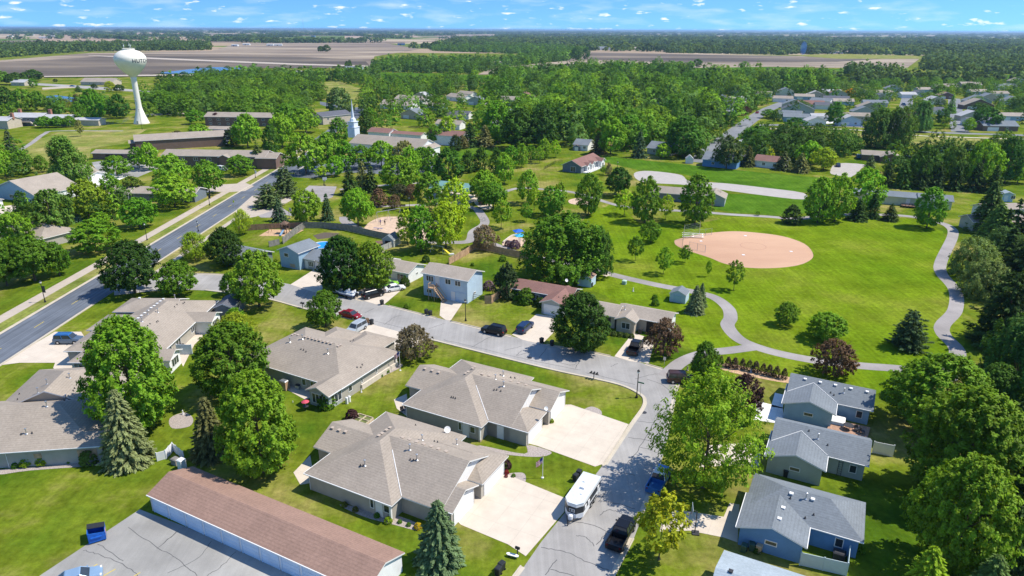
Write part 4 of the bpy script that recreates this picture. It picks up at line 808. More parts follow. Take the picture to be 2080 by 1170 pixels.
# park edge houses
ph = House('slate-sided house with pink-brown roof and white porch front', None, 60, W_SLATE, S_MAROON, 'house', 'house', world=tuple(G(1180, 339, 2.6)))
ph.blk(-.5, -.5, 21, 8.5, ze=2.7, sl=.5, ends='gg').blk(15.5, -2.5, 20, 5, ax='v', sl=.55, wall=W_WHITE).blk(3.5, -1.6, 7.0, 4, ax='v', sl=.6, wall=W_WHITE).blk(8, -1.6, 11.5, 4, ax='v', sl=.6, wall=siding_mat('cream_siding', (.74,.73,.70))).build()
ph.op(0, 'u-', 2.4, 2.2, .2, 2.2, 'win', 2).op(1, 'v-', 1.0, 1.5, .5, 1.4, 'win', 2).op(2, 'v-', .8, 1.0, .6, 1.3).op(3, 'v-', .8, 1.0, .6, 1.3)
m_ = MB(); m_.box(1, -2.8, 0, 15, -.4, .35); 
for k in range(6): m_.box(1.2+k*2.6, -2.7, .35, 1.35+k*2.6, -2.55, 2.5)
m_.box(1, -2.75, 1.1, 15, -2.68, 1.2); m_.build('porch', TRIM, ph.t)
gh = House('grey house beside the cul-de-sac, hidden by dense oval trees', None, -20, W_SLATE, S_TAUPE, 'house', 'house', world=tuple(G(1322, 388, 2.6)))
gh.blk(0, -2, 23, 6, ze=2.7, sl=.38).blk(17, -3.5, 25, 5.0, ze=2.7, ax='v', sl=.42, wall=W_GREY).build(); gh.op(0, 'v-', 5, 1.6, .9, 1.2, 'win', 2).op(0, 'v-', 11, 1.6, .9, 1.2, 'win', 2).op(0, 'v-', 14, 1.6, .9, 1.2, 'win', 2)
pg = House('long pale green house with blue-grey roof before the shelter belt', None, -22, W_PALE, S_GREY, 'house', 'house', world=(122.3, 225.5))
pg.blk(-10, .3, 12.0, 7.6, ze=2.9, sl=.30).blk(11, -.6, 21.3, 7.0, ze=2.9, sl=.34).build(); pg.op(0, 'v-', 9.5, 1.2, 1.2, .7).op(0, 'v-', 17.5, 1.0, .3, 2.1, 'door').op(1, 'v-', 4.6, 1.2, .9, 1.3, 'win', 2)
m_ = MB(); m_.box(6.5, -2.4, .5, 10.5, .8, .62)
for k in range(5): m_.box(6.6+k*.95, -2.35, 0, 6.7+k*.95, -2.25, 1.5)
m_.box(6.5, -2.4, 1.45, 10.5, -2.3, 1.55); m_.build('deck', WOODD, pg.t)
bb = House('brown bungalow with taupe hip roof by the small concrete street', None, -20, W_BROWN, S_TAUPE, 'house', 'house', world=tuple(G(1755, 314, 2.6)))
bb.blk(-1, 0, 12, 8, sl=.38, ends='gg').blk(6, -4, 15, 5, ax='v', sl=.38, wall=W_BROWN).build(); bb.op(1, 'v-', 2, 1.6, .8, 1.3, 'win', 2)
# brown apartments, duplexes across the wide road, church, far buildings
ap = House('long brown apartment block beside the pavement', None, -3, W_BROWN, S_TAUPE, 'apartment_building', 'apartments', world=tuple(G(325, 316, 4.8)))
ap.blk(0, 0, 44, 11, ze=4.8, sl=.33).blk(40, -1.0, 49, 9, ze=4.4, sl=.33).blk(25, -1.8, 29.5, 6, ze=4.7, ax='v', sl=.45).build()
for k in range(7): ap.op(0, 'v-', 2+k*5.6, 1.9, 2.9, 1.2, 'win', 2).op(0, 'v-', 2.6+k*5.6, 1.6, .5, 1.2, 'win', 2)
cp = House('brown carport wing with a dark blue car under it', None, -3, W_BROWN, S_TAUPE, 'carport_building', 'carport', world=tuple(G(184, 312, 2.6)))
cp.blk(0, 0, 26, 8, ze=2.8, sl=.26).build()
for k in range(2): cp.op(0, 'v-', 6+k*4.2, 3.2, 0, 2.1, 'gdoor', mat=BLACK)  # black panels painted as the shade within the open carport bays
a3 = House('brown gabled apartment building at the edge of the dry meadow', None, 27, W_BROWN, S_TAUPE, 'apartment_building', 'apartments', world=tuple(G(272, 282, 4.6)))
a3.blk(0, -9, 40, 4, ze=4.7, sl=.33).blk(-2.5, -5, 6, 1.5, ze=3.4, sl=.3).build(); a3.op(0, 'u-', 4, 1.2, 2.8, 1.2, 'win', 2).op(0, 'u-', 8, 1.2, .6, 1.2, 'win', 2)
a4 = House('farther brown apartment block with two purple trees before it', None, -4, W_BROWN, S_TAUPE, 'apartment_building', 'apartments', world=tuple(G(413, 237, 5.2)))
a4.blk(0, 0, 41, 12, ze=5.2, sl=.36).blk(38, 1, 47, 10, ze=4.8, sl=.33).blk(21, -2, 27, 8, ze=5.1, ax='v', sl=.4).build()
for k in range(7): a4.op(0, 'v-', 2+k*5.4, 1.9, 3.2, 1.2, 'win', 2).op(0, 'v-', 2.3+k*5.4, 1.6, .6, 1.2, 'win', 2)
a5 = House('low brown garage row before the farther apartments', None, -4, W_BROWN, S_TAUPE, 'garage_block', 'garage block', world=tuple(G(420, 263, 2.6)))
a5.blk(0, 0, 17, 8, ze=2.8, sl=.3).build()
a6 = House('tan gabled building where the wide road bends', None, 50, W_TAN, S_DARK, 'apartment_building', 'apartments', world=tuple(G(655, 238, 4.6)))
a6.blk(0, 0, 22, 13, ze=4.7, sl=.33).build(); a6.op(0, 'u-', 3, 1.4, 2.6, 1.3, 'win', 2).op(0, 'u-', 8, 1.4, 2.6, 1.3, 'win', 2).op(0, 'v-', 3, 1.4, 2.6, 1.3, 'win', 2)
gf = House('grey-blue golf-side apartments with brick chimneys and balconies', None, -3, W_SLATE, S_LIGHT, 'apartment_building', 'apartments', world=tuple(G(14, 238, 4.9)))
gf.blk(0, 0, 20, 13, ze=4.9, sl=.3).blk(19, .5, 36, 12, ze=4.5, sl=.28).blk(35, 4, 52, 12, ze=3.2, sl=.28, wall=W_TAN).build()
for u in (2.0, 20.5): m_ = MB(); m_.box(u, 7, 5, u+1.5, 8.4, 8.6); m_.box(u-.1, 6.9, 8.6, u+1.6, 8.5, 8.8); m_.build('chimney', M('red_brick', (0.36, 0.17, 0.12), .9, .2, 4), gf.t)
for k in range(4): gf.op(0, 'v-', 1.5+k*4.6, 2.0, 3.0, 1.2, 'win', 2)
m_ = MB(); m_.box(2, -1.6, 2.3, 14, .3, 2.45); m_.box(2, -1.6, 3.3, 14, -1.52, 3.4); m_.tube((14, -.8, 2.3), (17, -.8, 0), .5, .5, 4); m_.build('balcony', W_TAN, gf.t)
gf2 = House('tan golf-side building cut off at the picture edge', None, -3, W_TAN, S_LIGHT, 'apartment_building', 'apartments', world=tuple(G(-45, 245, 4.6)))
gf2.blk(0, 0, 17, 12, ze=4.6, sl=.3).build(); m_ = MB(); m_.box(15.5, 5, 5, 17, 6.4, 8.4); m_.build('chimney', MATS['red_brick'], gf2.t)
sd = House('slate blue duplex with white front across the wide road', None, -25, W_BLUE, S_TAN, 'duplex_house', 'duplex', world=tuple(G(-20, 385, 2.7)))
sd.B = []; sd = sd
sd.blk(0, 0, 24, 16, ze=2.9, sl=.33, ends='gg', ax='v').build(); sd.op(0, 'v-', 9, 2.4, .7, 1.3, 'win', 3).op(0, 'v-', 15, 2.0, .7, 1.3, 'win', 3).op(0, 'v-', 13, .9, 0, 2, 'door').op(0, 'u+', 5, 3.5, 0, 2.1, 'gdoor').op(0, 'u+', 11, 3.5, 0, 2.1, 'gdoor')
m_ = MB(); m_.box(23.62, .6, 0, 23.7, 15.4, 2.7); m_.build('wall', W_WHITE, sd.t)
s2 = House('small blue roofed house behind the very tall mottled tree', None, -25, W_DBLUE, S_TAN, 'house', 'house', world=tuple(G(100, 352, 2.7))); s2.blk(0, 0, 13, 11, ze=2.8, sl=.33, ax='v').blk(12, 2, 19, 10, ze=2.7, sl=.33, wall=W_WHITE).build()
s3 = House('taupe roofed house hidden behind the olive yellow tree', None, -3, W_SLATE, S_TAUPE, 'house', 'house', world=tuple(G(192, 392, 2.7))); s3.blk(0, -1, 12, 10, ze=2.7, sl=.33).blk(11, 0, 34, 9, ze=2.8, sl=.33).build(); s3.op(1, 'v-', 14, 2.0, .7, 1.3, 'win', 2)
s4 = House('white-trimmed house at the picture edge across the wide road', None, -25, W_WHITE, S_TAN, 'house', 'house', world=tuple(G(-30, 398, 2.7))); s4.blk(-8, -9, 10, 0, ze=2.7, sl=.33).build(); s4.op(0, 'v-', 13, 2.0, .7, 1.3, 'win', 2)
s5 = House('white garage wall house above the lowest spreading tree', None, -25, W_WHITE, S_TAN, 'house', 'house', world=tuple(G(-20, 455, 2.7))); s5.blk(-9, -8, 8, 3, ze=2.7, sl=.33).build()
s6 = House('taupe roofed duplex among trees by the lower pavement', None, -25, W_TAUPE, S_TAUPE, 'duplex_house', 'duplex', world=tuple(G(60, 462, 2.7))); s6.blk(-4, -6, 14, 5, ze=2.7, sl=.36, ends='hh').build()
ch = House('long white church with pale roof and tall blue-white steeple', None, -24, W_WHITE, S_TAUPE, 'church', 'church', world=tuple(G(708, 290, 4.2)))
ch.blk(0, 0, 39, 15, ze=4.2, sl=.42).blk(36, 2, 42, 13, ze=3.8, sl=.4, ax='v').build()
for k in range(7): ch.op(0, 'v-', 2.5+k*5.1, 1.0, 1.4, 1.9)
ch.op(0, 'u+', 6, 1.6, 0, 2.2, 'door')
SPM = M('steeple_blue_white', (0.68, 0.74, 0.80), .5, .05, 1); u_ = ch.loc(G(719, 274, 6.0)); m_ = MB()
hx, hy = u_; m_.box(hx-2, hy-2, 5, hx+2, hy+2, 9.6); m_.box(hx-2.2, hy-2.2, 9.6, hx+2.2, hy+2.2, 9.9); m_.box(hx-1.6, hy-1.6, 9.9, hx+1.6, hy+1.6, 12.2); m_.box(hx-1.9, hy-1.9, 12.2, hx+1.9, hy+1.9, 12.5)
m_.lathe([(1.5, 12.5), (1.3, 13.6), (.75, 14.2), (.5, 17), (.02, 23)], 8, c=(hx, hy, 0)); m_.build('steeple', SPM, ch.t)
h1 = House('cream two-storey house with maroon roof behind the church end', None, -24, W_WHITE, S_MAROON, 'house', 'house', world=tuple(G(866, 272, 5.0))); h1.blk(0, 0, 20, 10, ze=4.8, sl=.4).build(); h1.op(0, 'u+', 2, 1.4, 2.8, 1.3, 'win', 2).op(0, 'v-', 15, 1.4, 2.8, 1.3, 'win', 2)
h2 = House('red-brown roofed house just behind the church', None, -24, W_WHITE, S_MAROON, 'house', 'house', world=tuple(G(745, 268, 3.0))); h2.blk(0, 0, 14, 9, ze=3.2, sl=.4).blk(12, 2, 32, 9, ze=2.9, sl=.3).build()
for lab, px, py, yaw, w_, d_2, ze, wl, rf in [
    ('small white garage at the wood edge with dark lean-to', 1163, 293, -25, 8, 10, 2.8, W_WHITE, S_GREY), ('slate house with white lean-to at the wood edge', 1312, 300, -35, 12, 12, 2.8, W_GREY, S_GREY),
    ('deep blue house before the disappearing street', 1425, 323, -30, 15, 12, 3.0, W_DBLUE, S_GREY), ('pink roofed pale house behind the crop strip', 1530, 325, -35, 13, 9, 2.8, W_WHITE, S_MAROON),
    ('far tan house with grey roof at the picture edge', 20, 167, -10, 16, 12, 3.2, W_TAN, S_LIGHT), ('long dark roofed ranch house by the field road', 162, 166, -5, 34, 16, 3.2, W_TAN, S_TAUPE),
    ('cream house with garage by the far road bend', 770, 212, -20, 26, 14, 3.0, W_WHITE, S_TAUPE), ('grey roofed house beyond the road bend lawn', 800, 200, -30, 28, 12, 3.0, W_WHITE, S_TAN),
    ('pale roofed house deep among trees behind the church', 905, 195, -50, 24, 11, 3.2, W_WHITE, S_TAUPE), ('blue-grey roof glimpsed above the dense wood', 1026, 228, -20, 14, 9, 3.0, W_BLUE, S_GREY),
    ('pale gabled roof glimpsed in the wood centre', 994, 250, -60, 12, 8, 3.0, W_WHITE, S_LIGHT), ('dormered white house far up in the trees', 1012, 202, -20, 16, 11, 4.0, W_WHITE, S_TAUPE),
    ('dark gabled house deep in the big wood', 1232, 194, -35, 18, 12, 3.4, W_DBLUE, S_GREY), ('second dark roofed house deep in the big wood', 1270, 200, -25, 16, 10, 3.4, W_WHITE, S_DARK),
    ('small pale roofed house in the big wood', 1156, 194, -35, 14, 9, 3.0, W_WHITE, S_TAUPE), ('white-trimmed brown house in the big wood', 1183, 197, -60, 12, 8, 3.0, W_WHITE, S_TAN)]:
    h = House(lab, None, yaw, wl, rf, 'house', 'house', world=tuple(G(px, py, ze))); h.blk(0, 0, w_, d_2, ze=ze, sl=.42).build(); h.op(0, 'v-', w_*.25, 1.3, 1, 1.2, 'win', 2).op(0, 'v-', w_*.6, 1.3, 1, 1.2, 'win', 2)
# right-hand neighbourhood rows
NB = [(1463,224,-55,16,10,W_GREY,S_LIGHT,'pale roofed garage house left of the red car'),(1474,212,-55,13,9,W_GREY,S_DARK,'dark roof behind the pale garage house'),(1480,203,-30,12,9,W_TAUPE,S_TAUPE,'low brown roof in trees by the street'),(1514,202,65,22,10,W_WHITE,S_LIGHT,'tall pale house end-on to the curved street'),
 (1602,232,-30,15,10,W_BLUE,S_GREY,'blue house at the corner of the curved street'),(1618,238,-15,16,9,W_BLUE,S_GREY,'blue house with white side wall on the corner'),(1622,222,-15,22,9,W_GREY,S_DARK,'dark gabled house behind the corner blue houses'),(1660,246,-5,12,9,W_WHITE,S_LIGHT,'white double garage by the far footpath'),(1668,236,-5,12,7,W_WHITE,S_LIGHT,'pale roof behind the white double garage'),
 (1644,212,-15,22,12,W_WHITE,S_MAROON,'pink-brown roofed house above the corner'),(1596,187,-15,17,11,W_WHITE,S_GREY,'white gabled grey roofed house at the street top'),(1665,205,-40,16,10,W_WHITE,S_GREY,'white dormer house in the row'),
 (1729,246,-10,15,10,W_LBLUE,S_LIGHT,'pale blue gabled house beside the huge willow'),(1742,236,-10,17,9,W_TAUPE,S_TAUPE,'tan roof second in the row from the willow'),(1757,227,-10,16,9,W_GREY,S_GREY,'grey gable third in the row from the willow'),(1768,218,-10,17,9,W_TAUPE,S_TAUPE,'taupe gable fourth in the row from the willow'),(1780,209,-10,18,9,W_GREY,S_GREY,'grey roof fifth in the row from the willow'),(1790,199,-10,16,9,W_TAUPE,S_DARK,'dark gable at the far end of the willow row'),
 (1848,192,0,14,9,W_WHITE,S_LIGHT,'pale garage at the head of the far straight street'),(1870,190,0,12,9,W_GREY,S_DARK,'dark gable at the head of the far straight street'),(1924,194,-10,13,9,W_BROWN,S_BROWN,'brown roof at the head of the second straight street'),(1990,214,-5,22,10,W_BROWN,S_TAUPE,'brown gabled house right of the second straight street'),(1990,205,-5,20,9,W_GREY,S_GREY,'grey roofed house behind the brown gabled one'),
 (2035,256,-5,20,12,W_BROWN,S_GREY,'grey-blue roofed house with wide white garage door'),(2045,176,-5,22,12,W_BLUE,S_GREY,'blue-grey house near the upper picture edge'),(1975,172,-5,20,12,W_TAUPE,S_TAUPE,'taupe roof among the farthest neighbourhood trees'),(1925,176,-5,22,12,W_TAUPE,S_TAUPE,'tan roof behind the second straight street'),(2072,165,-5,16,12,W_GREY,S_TAUPE,'roof at the upper picture edge'),(1690,187,-15,16,10,W_WHITE,S_LIGHT,'light roof in trees near the golden tree'),(1640,182,-15,16,10,W_BLUE,S_GREY,'blue-grey roof above the street top'),(1700,201,-15,20,10,W_GREY,S_DARK,'dark roof beside the golden tree'),
 (2062,425,5,20,6,W_WHITE,S_TAN,'trailer home with terracotta roof at the picture edge'),(2055,452,0,22,7,W_GREY,S_TAUPE,'grey trailer home with white skirting'),(2050,395,-15,4,4,W_LBLUE,S_PALEBLUE,'pale blue barn-shaped shed by the trailer homes')]
for px, py, yaw, w_, dd, wl, rf, lab in NB:
    ze = 2.6 if w_ < 6 else 3.0
    h = House(lab, None, yaw, wl, rf, 'house', 'house', world=tuple(G(px, py, ze))); ax_ = 'v' if 'gable' in lab or w_ < dd*1.45 else 'u'
    h.blk(-w_*.5, 0, w_*.5, dd, ze=ze, sl=.42, ax=ax_).build(); h.op(0, 'v-', w_*.12, w_*.3, 0, 2.1, 'gdoor' if 'garage' in lab or w_ in (16, 15) else 'panel', mat=GDOOR).op(0, 'v-', w_*.62, 1.3, 1, 1.2, 'win', 2)
FARH = [(1588,200,-15),(1610,212,-15),(1632,196,-15),(1655,193,-15),(1676,214,-15),(1700,190,-15),(1712,206,-10),(1745,186,-10),(1795,188,-10),(1815,180,-10),(1880,182,0),(1900,205,0),(1896,224,0),(1870,240,0),(1988,186,-5),(2010,198,-5),(2030,190,-5),(2060,205,-5),(2055,236,-5),(1975,236,-5),(1990,246,-5),(1498,188,-25),(1545,190,-25),(1450,196,-25),
 (940,190,-40),(962,205,-20),(875,215,-30),(850,196,-25),(925,232,-20),(1060,196,-20),(1090,212,-20),(830,232,-30),(905,252,-20),(1110,190,-20),(1330,206,-30),(1375,214,-30),(1405,200,-30),(1345,178,-20)]
for i_, (px, py, yaw) in enumerate(FARH):
    h = House('pale roofed house glimpsed among the far neighbourhood trees', None, yaw, [W_WHITE, W_GREY, W_BLUE, W_TAN][i_ % 4], ROOFS[i_ % 8], 'house', 'house', group='houses glimpsed among the far neighbourhood trees', world=tuple(G(px, py, 3.0)))
    h.blk(-7, 0, 9, 9, ze=3.0, sl=.42, ax='uv'[i_ % 2]).build(); h.op(0, 'v-', 2, 4.2, 0, 2.1, 'gdoor').op(0, 'v-', 10, 1.4, 1, 1.2, 'win', 2)
# sheds
def shed(label, px, py, yaw, w_, dd, ze, wall, roof, door=None, sl=.5, barn=False):
    h = House(label, None, yaw, wall, roof, 'garden_shed', 'shed', world=tuple(G(px, py)), oh=.12); h.blk(0, 0, w_, dd, ze=ze, sl=sl, ax='v').build()
    h.op(0, 'v-', w_*.26, w_*.42, 0, ze*.82, 'door', mat=door or TRIM); return h
shed('small white shed with pale blue door beside the spruce', 1358, 612, -27, 3.6, 3.4, 1.9, W_LBLUE, S_GREY, M('sky_blue_door', (.38,.55,.68), .6, .05))
shed('pale blue shed under the massive cottonwood', 1172, 580, -27, 3.4, 3.2, 2.2, W_LBLUE, S_BROWN, MATS['sky_blue_door'])
shed('grey barn-roofed shed in the fenced pool yard', 776, 500, -20, 3.6, 4.0, 1.9, W_GREY, S_GREY, BLACK, sl=.75)
shed('bright blue barn-shaped playhouse at the far edge of the crop strip', 1503, 337, -10, 4.6, 4, 2.2, M('bright_blue_paint', (0.10, 0.42, 0.80), .5, .05), S_TAN, MATS['bright_blue_paint'], sl=1.0)
shed('little white domed shed behind the crop strip', 1392, 332, -10, 3.4, 3.4, 2.0, W_WHITE, S_LIGHT, sl=.9)
shed('tiny slate shed before the small white garage', 1163, 306, -10, 3.6, 3, 2.0, W_SLATE, S_MAROON)
shed('little blue and white shed in the far back garden', 1400, 240, -10, 3.6, 3, 2.0, W_LBLUE, S_LIGHT)
# ------------------------------------------------------------------ vehicles
PAINT = {}
def paint(name, col, metal=0.35, rough=0.28):
    if name not in PAINT: PAINT[name] = M(name, col, rough, 0.05, 1.0, metal=metal, spec=0.6)
    return PAINT[name]
LAMP = M('headlamp_glass', (0.75, 0.75, 0.72), .15, .03); TAIL = M('tail_lamp', (0.35, 0.02, 0.02), .2, .05)
def loft(mb, st, mi=0):
    # stations (x, halfwidth, z0, z1, round) -> 8-gon cross-sections
    vs = []
    for x, hw, z0, z1, rd in st:
        h = z1-z0
        for y, z in ((-hw*.92, z0), (-hw, z0+h*.3), (-hw, z0+h*.62), (-hw*(1-rd), z1), (hw*(1-rd), z1), (hw, z0+h*.62), (hw, z0+h*.3), (hw*.92, z0)): vs.append((x, y, z))
    n = len(st); fs = [(i*8+k, i*8+(k+1)%8, (i+1)*8+(k+1)%8, (i+1)*8+k) for i in range(n-1) for k in range(8)]
    fs = [f[::-1] for f in fs] + [tuple(range(8)), tuple(range((n-1)*8, n*8))[::-1]]; mb.add(vs, fs, mi)
def car(kind, col, label, pos, rz, name='parked_car', cat='car', group=None, roofcol=None):
    P = paint(col[0], col[1], *(col[2:]))
    o = thing(name, label, cat, pos, rz, group); b = MB()
    if kind == 'sedan': L_, W_, zb, zt, cab = 4.7, .9, .88, 1.42, (-1.75, -.95, .45, 1.25); hood = [(2.35,.7,.3,.62,.1),(2.2,.84,.22,.74,.12),(1.3,.9,.2,.9,.08),(0,.91,.2,.94,.06),(-1.6,.9,.2,.96,.08),(-2.2,.85,.25,.92,.12),(-2.35,.74,.32,.8,.1)]
    elif kind in ('suv', 'wagon'): zt = 1.78 if kind == 'suv' else 1.55; L_, W_, zb, cab = 4.85, .95, 1.02, (-2.28, -2.1, .55, 1.15); hood = [(2.42,.78,.35,.8,.1),(2.3,.9,.28,.98,.12),(1.2,.95,.26,1.08,.06),(0,.96,.26,1.08,.05),(-2.2,.95,.28,1.08,.05),(-2.42,.88,.35,1.0,.08)]
    else: L_, W_, zb, zt, cab = 5.7, .98, 1.1, 1.85, (-.75, -.55, .95, 1.45); hood = [(2.85,.82,.4,.85,.1),(2.7,.94,.32,1.05,.12),(1.4,.98,.3,1.14,.06),(-.75,.98,.3,1.14,.04),(-.8,.98,.3,.62,.02),(-2.6,.98,.3,.62,.02),(-2.82,.96,.34,.62,.03)]
    loft(b, hood)
    if kind == 'pickup':   # load bed sides
        b.box(-2.82, -.98, .6, -.75, -.88, 1.14); b.box(-2.82, .88, .6, -.75, .98, 1.14); b.box(-2.85, -.96, .55, -2.74, .96, 1.12)
    b.build('body', P, o, True).data.polygons.foreach_set('use_smooth', [False]*len(b.f))
    x0, x0t, x1t, x1 = cab; b = MB()
    vs = [(x0,-W_*.9,zb),(x1,-W_*.9,zb),(x1,W_*.9,zb),(x0,W_*.9,zb),(x0t,-W_*.74,zt),(x1t,-W_*.74,zt),(x1t,W_*.74,zt),(x0t,W_*.74,zt)]
    b.add(vs, [(0,3,2,1),(0,1,5,4),(1,2,6,5),(2,3,7,6),(3,0,4,7)]); b.build('cabin_glass', GLASS, o)
    b = MB(); xm0, xm1 = x0t, x1t; b.frustum((x0t-.04,-W_*.76,x1t+.04,W_*.76), (x0t+.08,-W_*.68,x1t-.08,W_*.68), zt-.02, zt+.06)
    for yy in (-1, 1):
        for xa, xb in (((x0+.02), (x0t+.02)), ((x1-.02), (x1t-.02)), ((x0+x1)/2-.1, (x0t+x1t)/2-.1)): b.tube((xa, yy*W_*.9, zb), (xb, yy*W_*.75, zt), .045, .045, 5)
        if kind in ('suv', 'wagon'): b.tube((x0t+.1, yy*W_*.66, zt+.1), (x1t-.2, yy*W_*.66, zt+.1), .03)
    b.build('cabin_roof', roofcol or P, o)
    r = .33 if kind in ('sedan', 'wagon') else .39
    for x in (L_*.30, -L_*.31):
        for y in (-1, 1):
            b = MB(); b.tube((x, y*(W_-.17), r), (x, y*(W_+.02), r), r, r, 14); wo_ = b.build('wheel', RUBBER, o); b = MB(); b.tube((x, y*(W_-.1), r), (x, y*(W_+.03), r), r*.58, r*.5, 10); b.build('rim', METAL, wo_)
    for y in (-1, 1):
        b = MB(); b.cbox((L_/2-.13, y*W_*.70, .68 if kind == 'sedan' else .82), (.16, .32, .16)); b.build('headlight', LAMP, o)
        b = MB(); b.cbox((-L_/2+.06, y*W_*.76, .78 if kind == 'sedan' else .92), (.12, .22, .24)); b.build('tail_light', TAIL, o)
        b = MB(); b.cbox((x1-.25, y*(W_+.1), zb+.08), (.12, .2, .14)); b.build('wing_mirror', P, o)
    return o
def at(px, py): v = G(px, py); return (v.x, v.y, 0)
def heading(p, q): a = G(*p); b = G(*q); return atan2(b.y-a.y, b.x-a.x)
ST = R(-27.5)
SILV = ('silver_paint', (.50, .55, .60)); BLK = ('black_car_paint', (.012, .012, .015)); DBL = ('dark_blue_paint', (.02, .045, .12)); RED = ('red_car_paint', (.30, .015, .03)); WHT = ('white_car_paint', (.78, .78, .78), .0); LBL = ('light_blue_paint', (.28, .42, .58)); BLU = ('bright_blue_car_paint', (.04, .17, .42)); LIM = ('lime_paint', (.28, .62, .05), .1); GRB = ('grey_blue_paint', (.12, .17, .24))
car('pickup', BLK, 'black pickup parked at the kerb below the yellow-green tree', at(1262, 1092), R(62.5), 'pickup_truck', 'pickup')
car('pickup', BLU, 'blue and white pickup parked under the tall airy tree', at(1338, 982), R(62.5), 'pickup_truck', 'pickup', roofcol=paint(*WHT))
car('suv', BLK, 'black suv parked along the long residential street', at(1003, 677), ST+pi, 'suv_car', 'car')
car('wagon', DBL, 'dark blue hatchback on the driveway beside the maroon garage', at(1066, 670), R(64), 'hatchback_car', 'car')
car('pickup', BLK, 'black pickup with cargo in its bed on the tan house driveway', at(1290, 712), R(66), 'pickup_truck', 'pickup')
car('suv', SILV, 'silver suv on the driveway behind the flag duplex', at(724, 673), R(62.5+180), 'suv_car', 'car')
car('sedan', RED, 'red car parked half under the street tree', at(712, 644), ST, 'parked_car', 'car')
car('sedan', WHT, 'white car on the driveway under the dark full tree', at(802, 590), R(28), 'parked_car', 'car')
car('sedan', LIM, 'lime green car behind the white car', at(790, 582), R(28), 'parked_car', 'car')
car('suv', BLK, 'black minivan beside the white car', at(758, 603), R(40), 'minivan_car', 'car')
car('suv', GRB, 'two-tone blue van on the driveway beside the wide dark road', at(141, 696), R(2), 'van_car', 'van', roofcol=paint(*BLU))
car('sedan', LBL, 'light blue car cut off at the bottom edge of the parking court', at(158, 1184), R(28), 'parked_car', 'car')
car('suv', ('brown_paint', (.08,.04,.035)), 'dark red suv in the shade of the round footpath tree', at(1384, 776), R(-5), 'suv_car', 'car')
car('sedan', BLU, 'dark blue car under the brown carport', at(222, 332), R(5), 'parked_car', 'car')
car('suv', WHT, 'white van by the brown apartments', at(452, 346), R(-30), 'van_car', 'van')
car('sedan', WHT, 'white car in the apartment car park, lower one', at(437, 280), R(0), 'parked_car', 'car')
car('sedan', ('pearl_paint', (.6, .66, .72)), 'pale car in the apartment car park, upper one', at(449, 274.5), R(0), 'parked_car', 'car')
car('sedan', BLK, 'black car in the apartment car park', at(420, 287), R(0), 'parked_car', 'car')
car('sedan', LBL, 'light blue car under the apartment car park trees', at(451, 295), R(0), 'parked_car', 'car')
car('sedan', RED, 'small red car on the curved far street', at(1538, 230), R(60), 'parked_car', 'car')
car('pickup', BLU, 'blue truck parked on the far straight street', at(1835, 214), R(80), 'pickup_truck', 'pickup')
car('suv', BLU, 'blue and white van by the brown bungalow', at(1743, 321), R(70), 'van_car', 'van', roofcol=paint(*WHT))
car('sedan', DBL, 'blue car on the small concrete street', at(1702, 338), R(70), 'parked_car', 'car')
car('suv', DBL, 'dark blue van parked beyond the brown bungalow', at(1842, 324), R(80), 'van_car', 'van')
car('sedan', BLU, 'blue car on the road beyond the pond', at(147, 176), R(0), 'parked_car', 'car')
car('sedan', SILV, 'grey car in the church lot, shaded by the big trees', at(632, 343), R(10), 'parked_car', 'car'); car('sedan', WHT, 'white car in the church lot beside the grey one', at(640, 350), R(10), 'parked_car', 'car')
